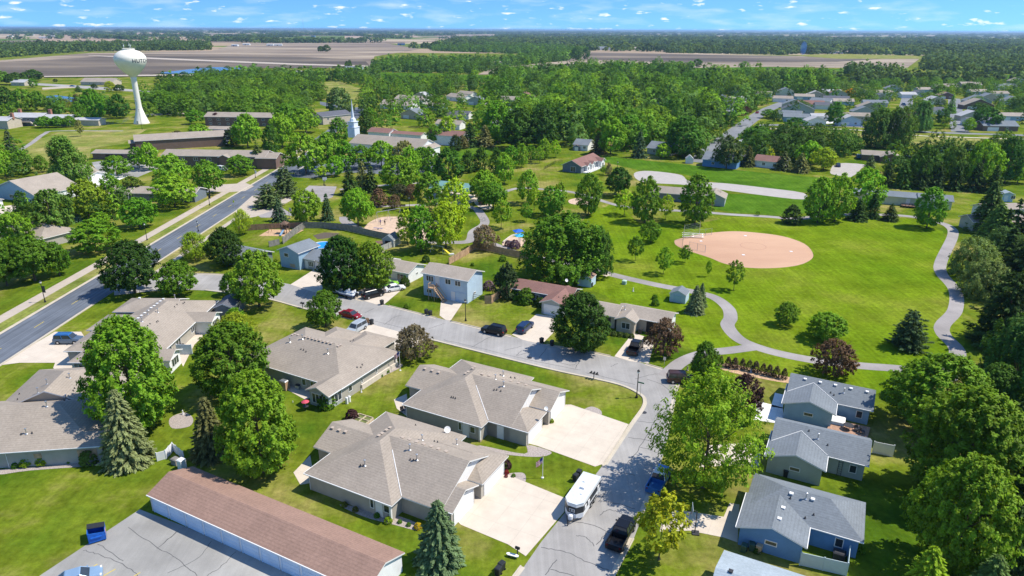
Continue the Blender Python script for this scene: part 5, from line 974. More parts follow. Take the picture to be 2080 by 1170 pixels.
# cargo trailer
def trailer():
    o = thing('cargo_trailer', 'white and black enclosed cargo trailer parked at the kerb by the driveway', 'trailer', (*G(1184, 1022),), R(62.5+180))
    W2 = 1.15; L2 = 5.6; WT = M('trailer_white', (.75,.77,.78), .35, .04, 2); b = MB()
    pr = [(-L2/2, -W2), (L2/2-.0, -W2), (L2/2+.75, -.55), (L2/2+.75, .55), (L2/2, W2), (-L2/2, W2)]
    b.prism(pr, 1.05, 1.95, 0); b.build('dark_band', M('trailer_black', (.03,.035,.04), .35, .05), o)
    b = MB(); q = [(p[0]*1.003, p[1]*1.004) for p in pr]; b.prism(q, .38, 1.05); b.prism(q, 1.95, 2.35); b.build('body', WT, o)
    b = MB(); q = [(p[0]*1.01, p[1]*1.02) for p in pr]; b.prism(q, 2.35, 2.43); b.build('roof', M('trailer_roof', (.60,.64,.67), .4, .06), o)
    for x, y, s in ((0.3, 0, .55), (-.9, -.3, .3), (1.5, .3, .25)): m2 = MB(); m2.frustum((x-s/2, y-s/2, x+s/2, y+s/2), (x-s/2+.04, y-s/2+.04, x+s/2-.04, y+s/2-.04), 2.43, 2.43+.22*s/.5); m2.build('roof_hatch', WHITE, o)
    for y in (-1, 1):
        for x in (-.75, .25):
            b = MB(); b.tube((x, y*(W2-.18), .36), (x, y*(W2+.05), .36), .36, .36, 14); wh = b.build('wheel', RUBBER, o); b = MB(); b.tube((x, y*W2, .36), (x, y*(W2+.06), .36), .2, .18, 10); b.build('rim', METAL, wh)
        b = MB(); b.box(-1.3, y*(W2+.02) - .12, .76, .8, y*(W2+.02) + .12, .84); b.build('mudguard', BLACK, o)
        for x in (-2.2, .9, 1.9): b = MB(); b.box(x, y*W2-.02*(1 if y < 0 else -1)-.02, 1.25, x+.55, y*W2+.04*y+.01, 1.7); b.build('window', WHITE, o)
    b = MB(); b.box(L2/2+.76, -.35, 1.25, L2/2+.79, .35, 1.65); w3 = b.build('window', TRIM, o); b = MB(); b.box(L2/2+.79, -.3, 1.3, L2/2+.80, -.03, 1.6); b.box(L2/2+.79, .03, 1.3, L2/2+.80, .3, 1.6); b.build('pane', GLASS, w3)
    b = MB(); b.tube((L2/2+.3, -.8, .45), (L2/2+1.9, 0, .45), .06); b.tube((L2/2+.3, .8, .45), (L2/2+1.9, 0, .45), .06); b.tube((L2/2+1.9, 0, .0), (L2/2+1.9, 0, .9), .05); b.build('tow_bar', BLACK, o)
    b = MB(); b.lathe([(.28, .5), (.3, .6), (.3, 1.0), (.2, 1.12), (0.02, 1.14)], 12, c=(L2/2+1.15, 0, 0)); b.build('gas_tank', WHITE, o)
    b = MB(); b.box(L2/2+.0, -W2-.03, .4, L2/2+.05, -W2+.02, 2.3); b.box(-L2/2-.02, -W2-.02, .38, -L2/2+.05, W2+.02, .5); b.build('corner_trim', METAL, o)
trailer()
# speedboat on its trailer
o = thing('speedboat', 'blue and white speedboat on a trailer under the dark street tree', 'boat', at(704, 602), ST+R(180))
b = MB(); loft(b, [(3.0,.12,1.0,1.25,.1),(2.2,.7,.8,1.25,.05),(1.0,1.05,.6,1.2,.04),(-1.5,1.1,.55,1.15,.04),(-2.6,1.05,.6,1.1,.04)]); b.build('hull', paint('boat_white', (.75,.78,.8), .1), o)
b = MB(); loft(b, [(2.2,.73,.78,.98,.0),(1.0,1.075,.62,.92,.0),(-1.5,1.125,.6,.88,.0),(-2.62,1.07,.6,.86,.0)]); b.build('hull_stripe', paint(*DBL), o)
b = MB(); b.box(-2.3, -.8, 1.16, .6, .8, 1.2); b.build('cockpit_floor', M('cockpit_blue', (.15,.22,.35), .6, .2), o)
for x, y in ((-.3,.4),(-.3,-.4),(-1.9,.35),(-1.9,-.35)): b = MB(); b.cbox((x, y, 1.32), (.5, .5, .25)); b.cbox((x-.25, y, 1.5), (.12, .5, .5)); b.build('seat', WHITE, o)
b = MB(); b.add([(.9,-.8,1.2),(.9,.8,1.2),(.5,.75,1.65),(.5,-.75,1.65)], [(0,1,2,3)]); b.add([(.93,-.8,1.2),(.93,.8,1.2),(.53,.75,1.65),(.53,-.75,1.65)], [(3,2,1,0)]); b.build('windscreen', GLASS, o)
b = MB(); b.cbox((-2.85, 0, 1.05), (.4, .4, .6)); b.box(-3.0, -.1, .3, -2.85, .1, .9); b.build('outboard_motor', BLACK, o)
b = MB(); b.tube((-2.4, .8, .4), (4.0, 0, .45), .05); b.tube((-2.4, -.8, .4), (4.0, 0, .45), .05); b.tube((-.8, -1.05, .35), (-.8, 1.05, .35), .05)
for x in (1.5, -.8, -2.0): b.box(x-.05, -.6, .4, x+.05, .6, .62)
b.build('trailer_frame', METAL, o)
for y in (-1, 1): b = MB(); b.tube((-.8, y*.98, .33), (-.8, y*1.2, .33), .33, .33, 12); b.build('wheel', RUBBER, o)
# ------------------------------------------------------------------ street lamps
def street_lamp(label, px, by, ty, banner=None, big=False, group=None):
    g = G(px, by); h = max(3.2, zat(px, ty, g.y)); o = thing('street_lamp', label, 'street lamp', (g.x, g.y, 0), 0, group)
    b = MB(); b.lathe([(.2, 0), (.2, .25), (.13, .4), (.08, .8), (.06, h-.75), (.09, h-.72), (.02, h-.7)], 10); b.build('pole', BLACK, o)
    b = MB(); b.lathe([(.1, h-.72), (.2, h-.62), (.22, h-.35), (.14, h-.3)], 10); b.build('globe', M('milk_glass', (.75,.75,.72), .3, .02), o)
    b = MB(); b.lathe([(.24, h-.35), (.2, h-.22), (.06, h-.12), (.02, h)], 10); b.build('cap', BLACK, o)
    if banner: b = MB(); b.box(.08, -.02, h*.45, .62, .02, h*.72); b.box(.06, -.025, h*.72, .68, .025, h*.735); b.box(.06, -.025, h*.44, .68, .025, h*.45); b.build('banner', banner, o)
    return o
for lab, px, by, ty, bn in [('street lamp at the grassy street corner of the upper duplex', 1293, 808, 750, None), ('dark street lamp beside the lower stretch of the wide pavement', 92, 614, 569, DARKM), ('street lamp on the pavement below the round shade tree', 299, 488, 452, None),
    ('street lamp on the pavement beside the broad shade tree', 426, 417, 386, DARKM), ('street lamp with white banner by the brown apartments', 519, 361, 342, WHITE), ('street lamp on the lawn before the blue two-storey house', 946, 652, 607, None),
    ('park lamp beside the middle park path crossing', 832, 424, 399, None), ('park lamp with white sign beside the upper court', 658, 376, 360, WHITE), ('distant lamp at the curved far street', 1528, 259, 248, None), ('lamp by the purple-roofed house drive', 1254, 343, 333, None),
    ('slim lamp beside the wide road, opposite the pavement', 403, 470, 454, None), ('lamp on the golf lawn near the water tower', 289, 263, 222, None)]:
    street_lamp(lab, px, by, ty, bn)
def sign(label, px, by, ty, col, wd=.6, hh=.7, name='road_sign', cat='sign'):
    g = G(px, by); h = max(1.6, zat(px, ty, g.y)); o = thing(name, label, cat, (g.x, g.y, 0), ST)
    b = MB(); b.tube((0,0,0), (0,0,h), .035); b.build('post', METAL, o); b = MB(); b.box(-wd/2, -.05, h-hh, wd/2, -.03, h); b.build('panel', col, o); return o
YG = M('fluorescent_sign', (.62,.75,.03), .5, .03); GRN = M('sign_green', (.02,.16,.08), .5, .03)
sign('yellow-green warning sign beside the wide road', 477, 428, 407, YG); sign('small sign at the footpath entrance', 1349, 742, 728, METAL, .45, .6); sign('green street name blade under the corner lamp', 1300, 806, 776, GRN, 1.0, .22, 'street_sign')
sign('small pale sign in the mown park lawn', 283, 455, 448-3, WHITE, .4, .4)
# mailboxes, bins
def mailbox(label, px, by, n=1, rz=ST, wood=BLACK):
    g = G(px, by); o = thing('mailbox', label, 'mailbox', (g.x, g.y, 0), rz); b = MB(); b.box(-.05,-.05,0,.05,.05,1.05); 
    if n > 1: b.box(-.28*n, -.06, .95, .28*n, .06, 1.03)
    b.build('post', wood, o)
    for k in range(n):
        x = (k-(n-1)/2)*.5; m2 = MB(); pr = [(-.12, 1.03), (.12, 1.03), (.12, 1.2), (.08, 1.29), (-.08, 1.29), (-.12, 1.2)]
        m2.add([(x+p[0], -.26, p[1]) for p in pr]+[(x+p[0], .26, p[1]) for p in pr], [(0,1,2,3,4,5)[::-1], (6,7,8,9,10,11)]+[(i, (i+1)%6, 6+(i+1)%6, 6+i) for i in range(6)]); m2.build('box', BLACK, o)
    return o
mailbox('cluster of three black mailboxes on a post by the long kerb', 1206, 770, 3); mailbox('double mailbox beside the side street lawn', 615, 626, 2); mailbox('black mailbox at the foot of the lowest driveway', 1051, 1130, 1, R(62.5)); 
def bin_(label, px, by, col, rz=ST, s=1.0):
    g = G(px, by); o = thing('wheelie_bin', label, 'bin', (g.x, g.y, 0), rz+random.uniform(-.25, .25))
    b = MB(); b.frustum((-.24*s,-.27*s,.24*s,.27*s), (-.3*s,-.34*s,.3*s,.34*s), .08, 1.0*s); b.build('body', col, o)
    b = MB(); b.frustum((-.32*s,-.38*s,.32*s,.36*s), (-.26*s,-.3*s,.26*s,.3*s), 1.0*s, 1.08*s); b.tube((-.25, .38, .98), (.25, .38, .98), .03); b.build('lid', col, o)
    for x in (-.28, .28): b = MB(); b.tube((x-.03, .28, .1), (x+.03, .28, .1), .11, .11, 8); b.build('wheel', RUBBER, o)
BING = M('bin_green', (.03,.075,.06), .5, .1); BINK = M('bin_black', (.025,.027,.03), .5, .1); BINB = M('bin_brown', (.16,.10,.06), .6, .1); BINT = M('bin_tan', (.42,.33,.22), .6, .1)
for lab, px, by, c in [('green bin beside two darker bins on the kerb driveway', 738, 655, BING), ('brown bin between the green and grey kerb bins', 746, 657, BINB), ('dark grey bin at the end of the three kerb bins', 755, 659, BINK), ('black bin at the kerb beside the white car driveway', 776, 619, BINK),
    ('black bin at the kerb, nearer the lone lawn shrub', 866, 638, BINK), ('second black bin at the kerb before the stair house drive', 874, 641, BINK), ('dark bin at the kerb by the wide driveway', 1100, 697, BINK), ('bin in the shade of the dense rounded tree', 1121, 702, BINK), ('black bin beside the tan house garage', 1300, 678, BINK),
    ('upper bin of the pair behind the trailer', 1176, 969, BINK), ('lower bin of the pair behind the trailer', 1169, 977, BINK), ('upper black bin on the lowest verge', 1019, 1158, BINK), ('lower black bin on the lowest verge', 1012, 1168, BINK),
    ('green-lidded bin below the deep blue wall', 1526, 1118, BING), ('tan bin below the deep blue wall', 1541, 1122, BINT), ('small green bin beside the deep blue house corner', 1510, 1121, BING), ('black bin against the top blue-grey gable', 1602, 846, BINK), ('second black bin against the top blue-grey gable', 1612, 849, BINK), ('black bin against the middle taupe gable', 1595, 968, BINK), ('black bin beside the pale blue cottonwood shed', 1201, 583, BINK), ('black bin beside the sunless split-level door', 636, 543, BINK)]:
    bin_(lab, px, by, c)
# dumpster
o = thing('dumpster', 'blue steel dumpster with open lid beside the parking court', 'dumpster', at(199, 1092), R(30)); DB = M('dumpster_blue', (.015,.12,.48), .45, .15, 3)
b = MB(); pr = [(-.85, .15), (.85, .15), (.85, 1.15), (-.85, 1.45)]
for y0, y1 in ((-.95, -.9), (.9, .95)): b.add([(y0 if 0 else p[0], y0, p[1]) for p in pr]+[(p[0], y1, p[1]) for p in pr], [(0,1,2,3),(7,6,5,4),(0,4,5,1),(1,5,6,2),(2,6,7,3),(3,7,4,0)])
b.box(-.85,-.95,.15,.85,.95,.2); b.box(-.85,-.95,.15,-.8,.95,1.45); b.box(.8,-.95,.15,.85,.95,1.15); b.box(-.6,-1.05,.7,.5,-.95,.85); b.box(-.6,.95,.7,.5,1.05,.85); b.build('body', DB, o)
b = MB(); b.add([(-.85,0.02,1.46),(.85,0.02,1.17),(.85,.95,1.17),(-.85,.95,1.46),(-.85,0.02,1.51),(.85,0.02,1.22),(.85,.95,1.22),(-.85,.95,1.51)], [(0,3,2,1),(4,5,6,7),(0,1,5,4),(1,2,6,5),(2,3,7,6),(3,0,4,7)]); b.build('lid', BINK, o)
b = MB(); b.box(.852,-.35,.55,.86,.35,.95); b.build('label_panel', M('orange_label', (.75,.35,.08), .6, .3, 6), o)
for x in (-.7,.7):
    for y in (-.8,.8): b = MB(); b.tube((x,y-.04,.08),(x,y+.04,.08),.08,.08,8); b.build('wheel', RUBBER, o)
# flags
def flag(label, px, by, ty):
    g = G(px, by); h = zat(px, ty, g.y); o = thing('flagpole', label, 'flagpole', (g.x, g.y, 0), 0); b = MB(); b.lathe([(.18,0),(.18,.12),(.045,.15),(.035,h-.08),(.0,h-.08)], 8); b.build('pole', TRIM, o); b = MB(); b.lathe([(.01,h-.1),(.08,h-.04),(.08,h+.02),(.01,h+.08)],8); b.build('finial', M('brass', (.6,.45,.15), .3, .05, metal=.8), o)
    nx, nz = 20, 13; L3, H3 = 1.35, .9; fb = MB()
    vs = []
    for i in range(nx+1):
        for k in range(nz+1):
            u = i/nx; v = k/nz; vs.append((-.04-u*L3*.62, .10*sin(u*7+v)*u - .12*u, h-.15-v*H3 - u*L3*.55))
    fs = []; ms = []
    for i in range(nx):
        for k in range(nz):
            fs.append((i*(nz+1)+k, (i+1)*(nz+1)+k, (i+1)*(nz+1)+k+1, i*(nz+1)+k+1)); ms.append(2 if (i < 8 and k < 7) else (0 if k % 2 == 0 else 1))
    me = bpy.data.meshes.new('flag'); me.from_pydata(vs, [], fs)
    for q in (M('flag_red', (.5,.02,.04), .8, .05), M('flag_white', (.8,.8,.8), .8, .03), M('flag_blue', (.02,.04,.22), .8, .05)): me.materials.append(q)
    me.polygons.foreach_set('material_index', ms); me.update(); ob('flag', me, o)
flag('flagpole with drooping striped flag on the lawn between the taupe duplexes', 1102, 971, 926); flag('flagpole with striped flag at the gravel strip corner', 813, 753, 712)
# satellite dish, basketball hoops
def dish(label, loc, s=.45, az=R(-60), h=.5):
    o = thing('satellite_dish', label, 'satellite dish', loc, az); b = MB(); b.tube((0,0,0),(0,0,h),.03); b.tube((0,0,h),(.45,0,h+.15),.015); b.build('mast', METAL, o)
    b = MB(); pr = [(0.02,0),(s*.5,.03),(s,.12),(s*1.02,.13),(s*.5,.05),(0.02,.02)]; b.lathe(pr, 16); d_o = b.build('reflector', TRIM, o); d_o.rotation_euler = (0, R(60), 0); d_o.location = (.05, 0, h)
def on_roof(h, px, py):
    z = 4.0
    for _ in range(8):
        u, v = h.loc(G(px, py, z)); q = h.rz(u, v)
        if q is None: break
        z = .5*z+.5*q
    return z
z_ = on_roof(a, 908, 878); g = G(908, 878, z_); dish('white satellite dish on the back eave of the lowest taupe duplex', (g.x, g.y, z_-.05))
z_ = on_roof(b_, 1108, 835); g = G(1108, 835, z_); dish('small dark satellite dish above the upper duplex garage', (g.x, g.y, z_-.05), .3)
z_ = on_roof(mr, 1150, 588); g = G(1150, 572, 3.2); dish('white satellite dish at the end of the maroon roof', (g.x, g.y, 3.0), .35)
def hoop(label, px, by, ty, rz):
    g = G(px, by); h = max(3.2, zat(px, ty, g.y)); o = thing('basketball_hoop', label, 'basketball hoop', (g.x, g.y, 0), rz); b = MB(); b.tube((0,0,0),(0,0,h-.6),.06); b.tube((0,0,h-.7),(.5,0,h-.4),.04); b.box(-.5,-.4,0,.3,.4,.12); b.build('pole', DARKM, o)
    b = MB(); b.box(.5,-.8,h-1.0,.54,.8,h); b.build('backboard', M('acrylic_grey', (.4,.45,.5), .3, .05), o)
    b = MB()
    for k in range(12): t0, t1 = 2*pi*k/12, 2*pi*(k+1)/12; b.tube((.8+.23*cos(t0), .23*sin(t0), h-.85), (.8+.23*cos(t1), .23*sin(t1), h-.85), .015, .015, 4)
    b.build('rim', M('orange_paint', (.7,.2,.03), .5, .05), o)
hoop('basketball hoop at the edge of the driveway by the deep blue house', 1411, 1083, 1030, R(170)); hoop('basketball hoop at the upper park court', 660, 377, 362, R(-60)); hoop('basketball hoop beside the small brown-green spruce', 588, 444, 427, R(40)); hoop('basketball hoop at the end of the upper court', 706, 388, 374, R(200))
# fences: boards in one mesh part, posts individually
def fence(label, pts, h, mat, post=True, kind='board', name='fence', step=2.4, world=None):
    W_ = world or [G(*p) for p in pts]; o = thing(name, label, 'fence', (W_[0].x, W_[0].y, 0)); b = MB(); O_ = W_[0]; posts = []
    for A, B in zip(W_[:-1], W_[1:]):
        A2, B2 = A-O_, B-O_; d = (B2-A2); Ln = d.length; d.normalize(); q = Vector((-d.y, d.x)); n = max(1, int(Ln/.16))
        if kind == 'board':
            for k in range(n):
                p0 = A2+d*(k*Ln/n+.006); p1 = A2+d*((k+1)*Ln/n-.006); hz = h + .02*((k*7)%3); c = [p0-q*.012, p1-q*.012, p1+q*.012, p0+q*.012]; b.prism([(v.x, v.y) for v in c], .05, hz)
            for z in (.35, h-.3): c = [A2+q*.02, B2+q*.02, B2+q*.07, A2+q*.07]; b.prism([(v.x, v.y) for v in c], z, z+.09)
        elif kind == 'panel':
            c = [A2-q*.03, B2-q*.03, B2+q*.03, A2+q*.03]; b.prism([(v.x, v.y) for v in c], .03, h)
            for k in range(int(Ln/.3)): p = A2+d*(k*.3+.15); c = [p-q*.04-d*.008, p-q*.04+d*.008, p+q*.04+d*.008, p+q*.04-d*.008]; b.prism([(v.x, v.y) for v in c], .03, h-.05)
        else:
            for z in ([.1, h] if kind == 'wire' else [.45, .9, h]): b.tube((A2.x, A2.y, z), (B2.x, B2.y, z), .022 if kind == 'wire' else .04, None, 4)
            if kind == 'wire':
                m_n = int(Ln/.35)
                for k in range(m_n): p = A2+d*(k*Ln/m_n); p2 = A2+d*((k+1)*Ln/m_n); b.tube((p.x,p.y,.1),(p2.x,p2.y,h),.008,None,3); b.tube((p2.x,p2.y,.1),(p.x,p.y,h),.008,None,3)
            if kind == 'iron':
                for k in range(int(Ln/.25)): p = A2+d*(k*.25); b.tube((p.x,p.y,.1),(p.x,p.y,h),.012,None,4)
        if post:
            m_ = max(1, round(Ln/step))
            for k in range(m_+1): posts.append(A2+d*(Ln*k/m_))
    b.build('boards' if kind in ('board', 'panel') else 'mesh_panel' if kind == 'wire' else 'rail', mat, o)
    if post:
        pm_ = MB(); s_ = .06 if kind in ('board','panel') else .035; pm_.box(-s_,-s_,0,s_,s_,h+.08); pr = pm_.build('post', mat, o); first = True; seen = []
        for p in posts[:95]:
            if any((p-q_).length < .3 for q_ in seen): continue
            seen.append(p)
            if first: pr.location = (p.x, p.y, 0); first = False
            else: ob('post', pr.data, o, (p.x, p.y, 0))
    return o
fence('weathered board fence between the pool yard and the playground', [(621, 464), (655, 464), (700, 468), (760, 482), (790, 488), (806, 489)], 1.9, WOODG)
fence('weathered board fence running down beside the blue split-level house', [(621, 462), (600, 476), (575, 496)], 1.9, WOODG)
fence('brown board fence behind the play tower', [(484, 470), (540, 466), (616, 463)], 1.7, M('brown_boards', (.27,.17,.12), .9, .2, 1.5))
fence('low weathered fence beside the grey garage', [(547, 502), (568, 497)], 1.6, WOODG)
fence('pale weathered fence below the barn-roofed shed', [(768, 514), (800, 501), (806, 490)], 1.6, M('pale_weathered_boards', (.42,.42,.40), .9, .15, 1.5))
fence('cedar board fence zigzagging round the back yard of the stair house', [(912, 538), (945, 520), (962, 508), (978, 508), (1000, 512), (1030, 519), (1055, 524), (1085, 530), (1074, 552)], 1.8, WOOD)
fence('short cedar fence beside the pale blue house corner', [(949, 606), (961, 609)], 1.8, WOOD); fence('black iron gate between two cedar fence ends', [(962, 610), (985, 615)], 1.4, BLACK, kind='iron'); fence('cedar fence from the iron gate to the dark juniper', [(985, 617), (998, 617), (1025, 600), (1040, 590)], 1.8, WOOD)
fence('red-brown garden fence beside the largest oval tree', [(1445, 421), (1452, 414), (1460, 402)], 1.8, M('red_boards', (.30,.12,.09), .9, .2, 1.5))
fence('black wire fence behind the pink-brown roofed house', [(1105, 345), (1128, 332), (1142, 330)], 1.2, BLACK, kind='iron')
fence('white panel fence behind the middle blue-grey house', [(1772, 920), (1812, 928)], 1.8, WHITE, kind='panel')
fence('pale blue panel fence screening the deep blue house patio', [(1624, 1148), (1718, 1170), (1722, 1135)], 1.7, M('pale_blue_vinyl', (.50,.60,.62), .5, .04), kind='panel')
fence('white lattice corner screen behind the big spruces', [(320, 937), (338, 932), (352, 916), (374, 934)], 1.3, WHITE, kind='panel', step=1.2)
fence('white slatted patio divider behind the long taupe duplex', None, 1.9, M('blue_white_vinyl', (.62,.70,.78), .5, .03), kind='panel', world=[Vector((-59.0, 109.8)), Vector((-56.4, 109.8))])
fence('white picket side screen beside the top deck', [(1684, 868), (1690, 838)], 1.2, WHITE, kind='panel')
fence('faint wire fence around the water tower lawn', [(210, 253), (250, 250), (262, 244), (300, 240)], 1.8, METAL, kind='wire')
# backstop and benches of the ball field
bsp = [(1388, 494), (1386, 488), (1388, 478), (1412, 469)]
o = thing('backstop', 'tall wire backstop fence behind home plate', 'backstop', at(1388, 494)); O_ = G(1388, 494); GW = M('galvanised_wire', (.38,.45,.5), .5, .05, metal=.3)
def wiremesh(b, A, B, h, st=.5):
    d = B-A; L4 = d.length; d.normalize(); n = max(1, int(L4/st))
    for k in range(n+1): p = A+d*(L4*k/n); b.tube((p.x,p.y,0),(p.x,p.y,h),.014,None,3)
    for k in range(int(h/st)+1): z = min(h, k*st); b.tube((A.x,A.y,z),(B.x,B.y,z),.014,None,3)
b = MB(); C_ = [G(1386, 502)-O_, G(1388, 487)-O_, G(1420, 480)-O_]
wiremesh(b, C_[0], C_[1], 4.2); wiremesh(b, C_[1], C_[2], 4.2); b.build('wire_panel', GW, o)
for p in C_: b = MB(); b.tube((p.x,p.y,0),(p.x,p.y,4.3),.06); b.build('post', METAL, o)
for i_, (A, B) in enumerate([((1400, 505), (1432, 513)), ((1420, 480), (1445, 477))]):
    fence(['low wire side fence along the near side of home plate', 'low wire side fence along the far side of home plate'][i_], [A, B], 1.9, GW, kind='wire')
for i_, (px, py) in enumerate([(1408, 484)]):
    o = thing('bleachers', 'small white bench stand behind the infield fence', 'bleachers', at(px, py), R(-8)); 
    for k in range(3): b = MB(); b.box(-3, k*.6, .35+k*.35, 3, k*.6+.3, .4+k*.35); b.build('seat', TRIM, o)
    for x in (-2.6, 0, 2.6): b = MB(); b.tube((x, 0, 0), (x, 1.4, 1.1), .03); b.tube((x, 1.4, 0), (x, 1.4, 1.1), .03); b.build('frame', METAL, o)
for i_, (px, py) in enumerate([(1424, 490), (1510, 518), (1607, 511), (1514, 479)]):
    g = G(px, py); b = MB(); b.box(-.35,-.35,0,.35,.35,.06); o = b.build('base_plate', WHITE); o.location = (g.x, g.y, .018); tag(o, ['white home plate in front of the backstop', 'white base nearest the young trees', 'white base nearest the open outfield', 'white base nearest the crop strip'][i_], 'base')
rg = MB(); g = G(1530, 500)
for k in range(40): t0, t1 = 2*pi*k/40, 2*pi*(k+1)/40; rg.add([(g.x+3.2*cos(t0), g.y+3.2*sin(t0), .024), (g.x+3.2*cos(t1), g.y+3.2*sin(t1), .024), (g.x+3.35*cos(t1), g.y+3.35*sin(t1), .024), (g.x+3.35*cos(t0), g.y+3.35*sin(t0), .024)], [(0,1,2,3)])
struct(rg.build('mound_line', M('mound_clay', (.40,.22,.15), .9, .1)))
def bench(label, px, py, rz):
    o = thing('park_bench', label, 'bench', at(px, py), rz); b = MB(); b.box(-.9,-.22,.42,.9,.22,.47); b.build('seat', DARKM, o); b = MB(); b.box(-.9,.22,.5,.9,.27,.9); b.build('backrest', DARKM, o)
    for x in (-.75,.7): b = MB(); b.box(x,-.2,0,x+.06,.25,.42); b.build('leg', DARKM, o)
bench('dark bench on a slab beside the path at the pale blue shed', 1227, 556, ST); sheet('bench_slab', px2w([(1217, 556), (1226, 552), (1241, 558), (1232, 562)]), .03, CONC)
bench('bench at the white slab by the park lamp', 818, 421, R(0))
# play equipment
def swings(label, px, py, rz, L5, H5, col):
    o = thing('swing_set', label, 'swing set', at(px, py), rz)
    b = MB(); b.tube((-L5/2,0,H5),(L5/2,0,H5),.06)
    for x in (-L5/2, 0, L5/2): b.tube((x,-1.1,0),(x,0,H5),.05); b.tube((x,1.1,0),(x,0,H5),.05)
    b.build('frame', col, o)
    for x in (-L5*.36, -L5*.14, L5*.14, L5*.36):
        b = MB(); b.box(x-.25,-.1,.5,x+.25,.1,.54); b.tube((x-.22,0,.5),(x-.2,0,H5),.012,None,4); b.tube((x+.22,0,.5),(x+.2,0,H5),.012,None,4); b.build('swing', BLACK, o)
swings('tall metal swing set on the playground sand', 790, 448, R(40), 8, 3.2, METAL); 
o = thing('slide_set', 'small white swing frame with bright yellow slide in the back yard', 'slide', at(902, 516), R(150)); b = MB(); b.tube((0,-.5,0),(.3,0,1.9),.04); b.tube((0,.5,0),(.3,0,1.9),.04); b.tube((.3,0,1.9),(3.6,0,1.9),.04); b.tube((3.6,0,1.9),(3.9,-.7,0),.04); b.tube((3.6,0,1.9),(3.9,.7,0),.04); b.build('frame', WHITE, o)
b = MB(); b.add([(0.2,-.3,1.5),(.2,.3,1.5),(-2.0,.3,.2),(-2.0,-.3,.2),(0.2,-.3,1.56),(.2,.3,1.56),(-2.0,.3,.26),(-2.0,-.3,.26)], [(0,1,2,3),(7,6,5,4),(0,4,5,1),(1,5,6,2),(2,6,7,3),(3,7,4,0)]); b.build('slide', M('yellow_plastic', (.75,.6,.05), .4, .05), o)
for x in (1.3, 2.5): b = MB(); b.box(x-.2,-.1,.5,x+.2,.1,.54); b.tube((x-.18,0,.5),(x-.18,0,1.9),.012,None,4); b.tube((x+.18,0,.5),(x+.18,0,1.9),.012,None,4); b.build('swing', BLACK, o)
o = thing('play_tower', 'dark wooden play tower with slide on an orange mulch square', 'play tower', at(580, 474), R(-10))
b = MB(); 
for x in (-.8,.8):
    for y in (-.8,.8): b.box(x-.07,y-.07,0,x+.07,y+.07,2.9)
b.box(-.9,-.9,1.3,.9,.9,1.4); b.box(-.9,-.92,1.4,.9,-.86,2.0); b.box(-.9,.86,1.4,.9,.92,2.0); b.build('frame', WOODD, o)
b = MB(); b.add([(-1.05,-1.05,2.85),(1.05,-1.05,2.85),(1.05,1.05,2.85),(-1.05,1.05,2.85),(0,0,3.7)], [(0,1,4),(1,2,4),(2,3,4),(3,0,4),(3,2,1,0)]); b.build('roof', WOODD, o)
b = MB(); b.add([(-.3,-.9,1.35),(.3,-.9,1.35),(.3,-3.0,.25),(-.3,-3.0,.25),(-.3,-.9,1.42),(.3,-.9,1.42),(.3,-3.0,.32),(-.3,-3.0,.32)], [(0,1,2,3),(7,6,5,4),(0,4,5,1),(1,5,6,2),(2,6,7,3),(3,7,4,0)]); b.build('slide', M('blue_slide', (.25,.4,.55), .4, .1), o)
b = MB(); b.tube((-.9,0,2.3),(-4.4,0,2.3),.06); b.tube((-4.4,0,2.3),(-4.7,-1,0),.05); b.tube((-4.4,0,2.3),(-4.7,1,0),.05); b.build('swing_beam', WOODD, o)
o = thing('seesaw', 'small blue and white spring seesaw on the playground sand', 'seesaw', at(768, 467), R(-15)); b = MB(); b.box(-1.4,-.15,.5,1.4,.15,.58); b.build('board', M('blue_board', (.05,.12,.4), .5, .05), o); b = MB(); b.lathe([(.2,0),(.12,.5)],8); b.build('spring', METAL, o)
for i_, (px, by, ty, c) in enumerate([(1053, 492, 465, (.02,.12,.6)), (1056, 500, 474, (.05,.4,.62))]):
    g = G(px, by); h = zat(px, ty, g.y); o = thing('shade_canopy', ['deep blue square canopy over the small play area', 'lighter blue canopy below the deep blue one'][i_], 'canopy', (g.x, g.y, 0), .3)
    b = MB(); b.tube((0,0,0),(0,0,h-.5),.09); b.build('pole', WHITE, o); b = MB(); b.add([(-1.3,-1.3,h-.6),(1.3,-1.3,h-.6),(1.3,1.3,h-.6),(-1.3,1.3,h-.6),(0,0,h)], [(0,1,4),(1,2,4),(2,3,4),(3,0,4),(3,2,1,0)]); b.build('canopy', M('canopy_%d' % i_, c, .6, .05), o)
o = thing('retaining_wall', 'pale curved stone edging round the small play area', 'edging', at(1022, 494), 0); P = smooth(px2w([(1022, 494), (1038, 482), (1050, 478)]), 6); O_ = G(1022, 494); b = MB(); aa = offset([p-O_ for p in P], .2); cc = offset([p-O_ for p in P], -.2); b.prism([tuple(p) for p in aa]+[tuple(p) for p in cc[::-1]], 0, .5); b.build('edging', CONC, o)
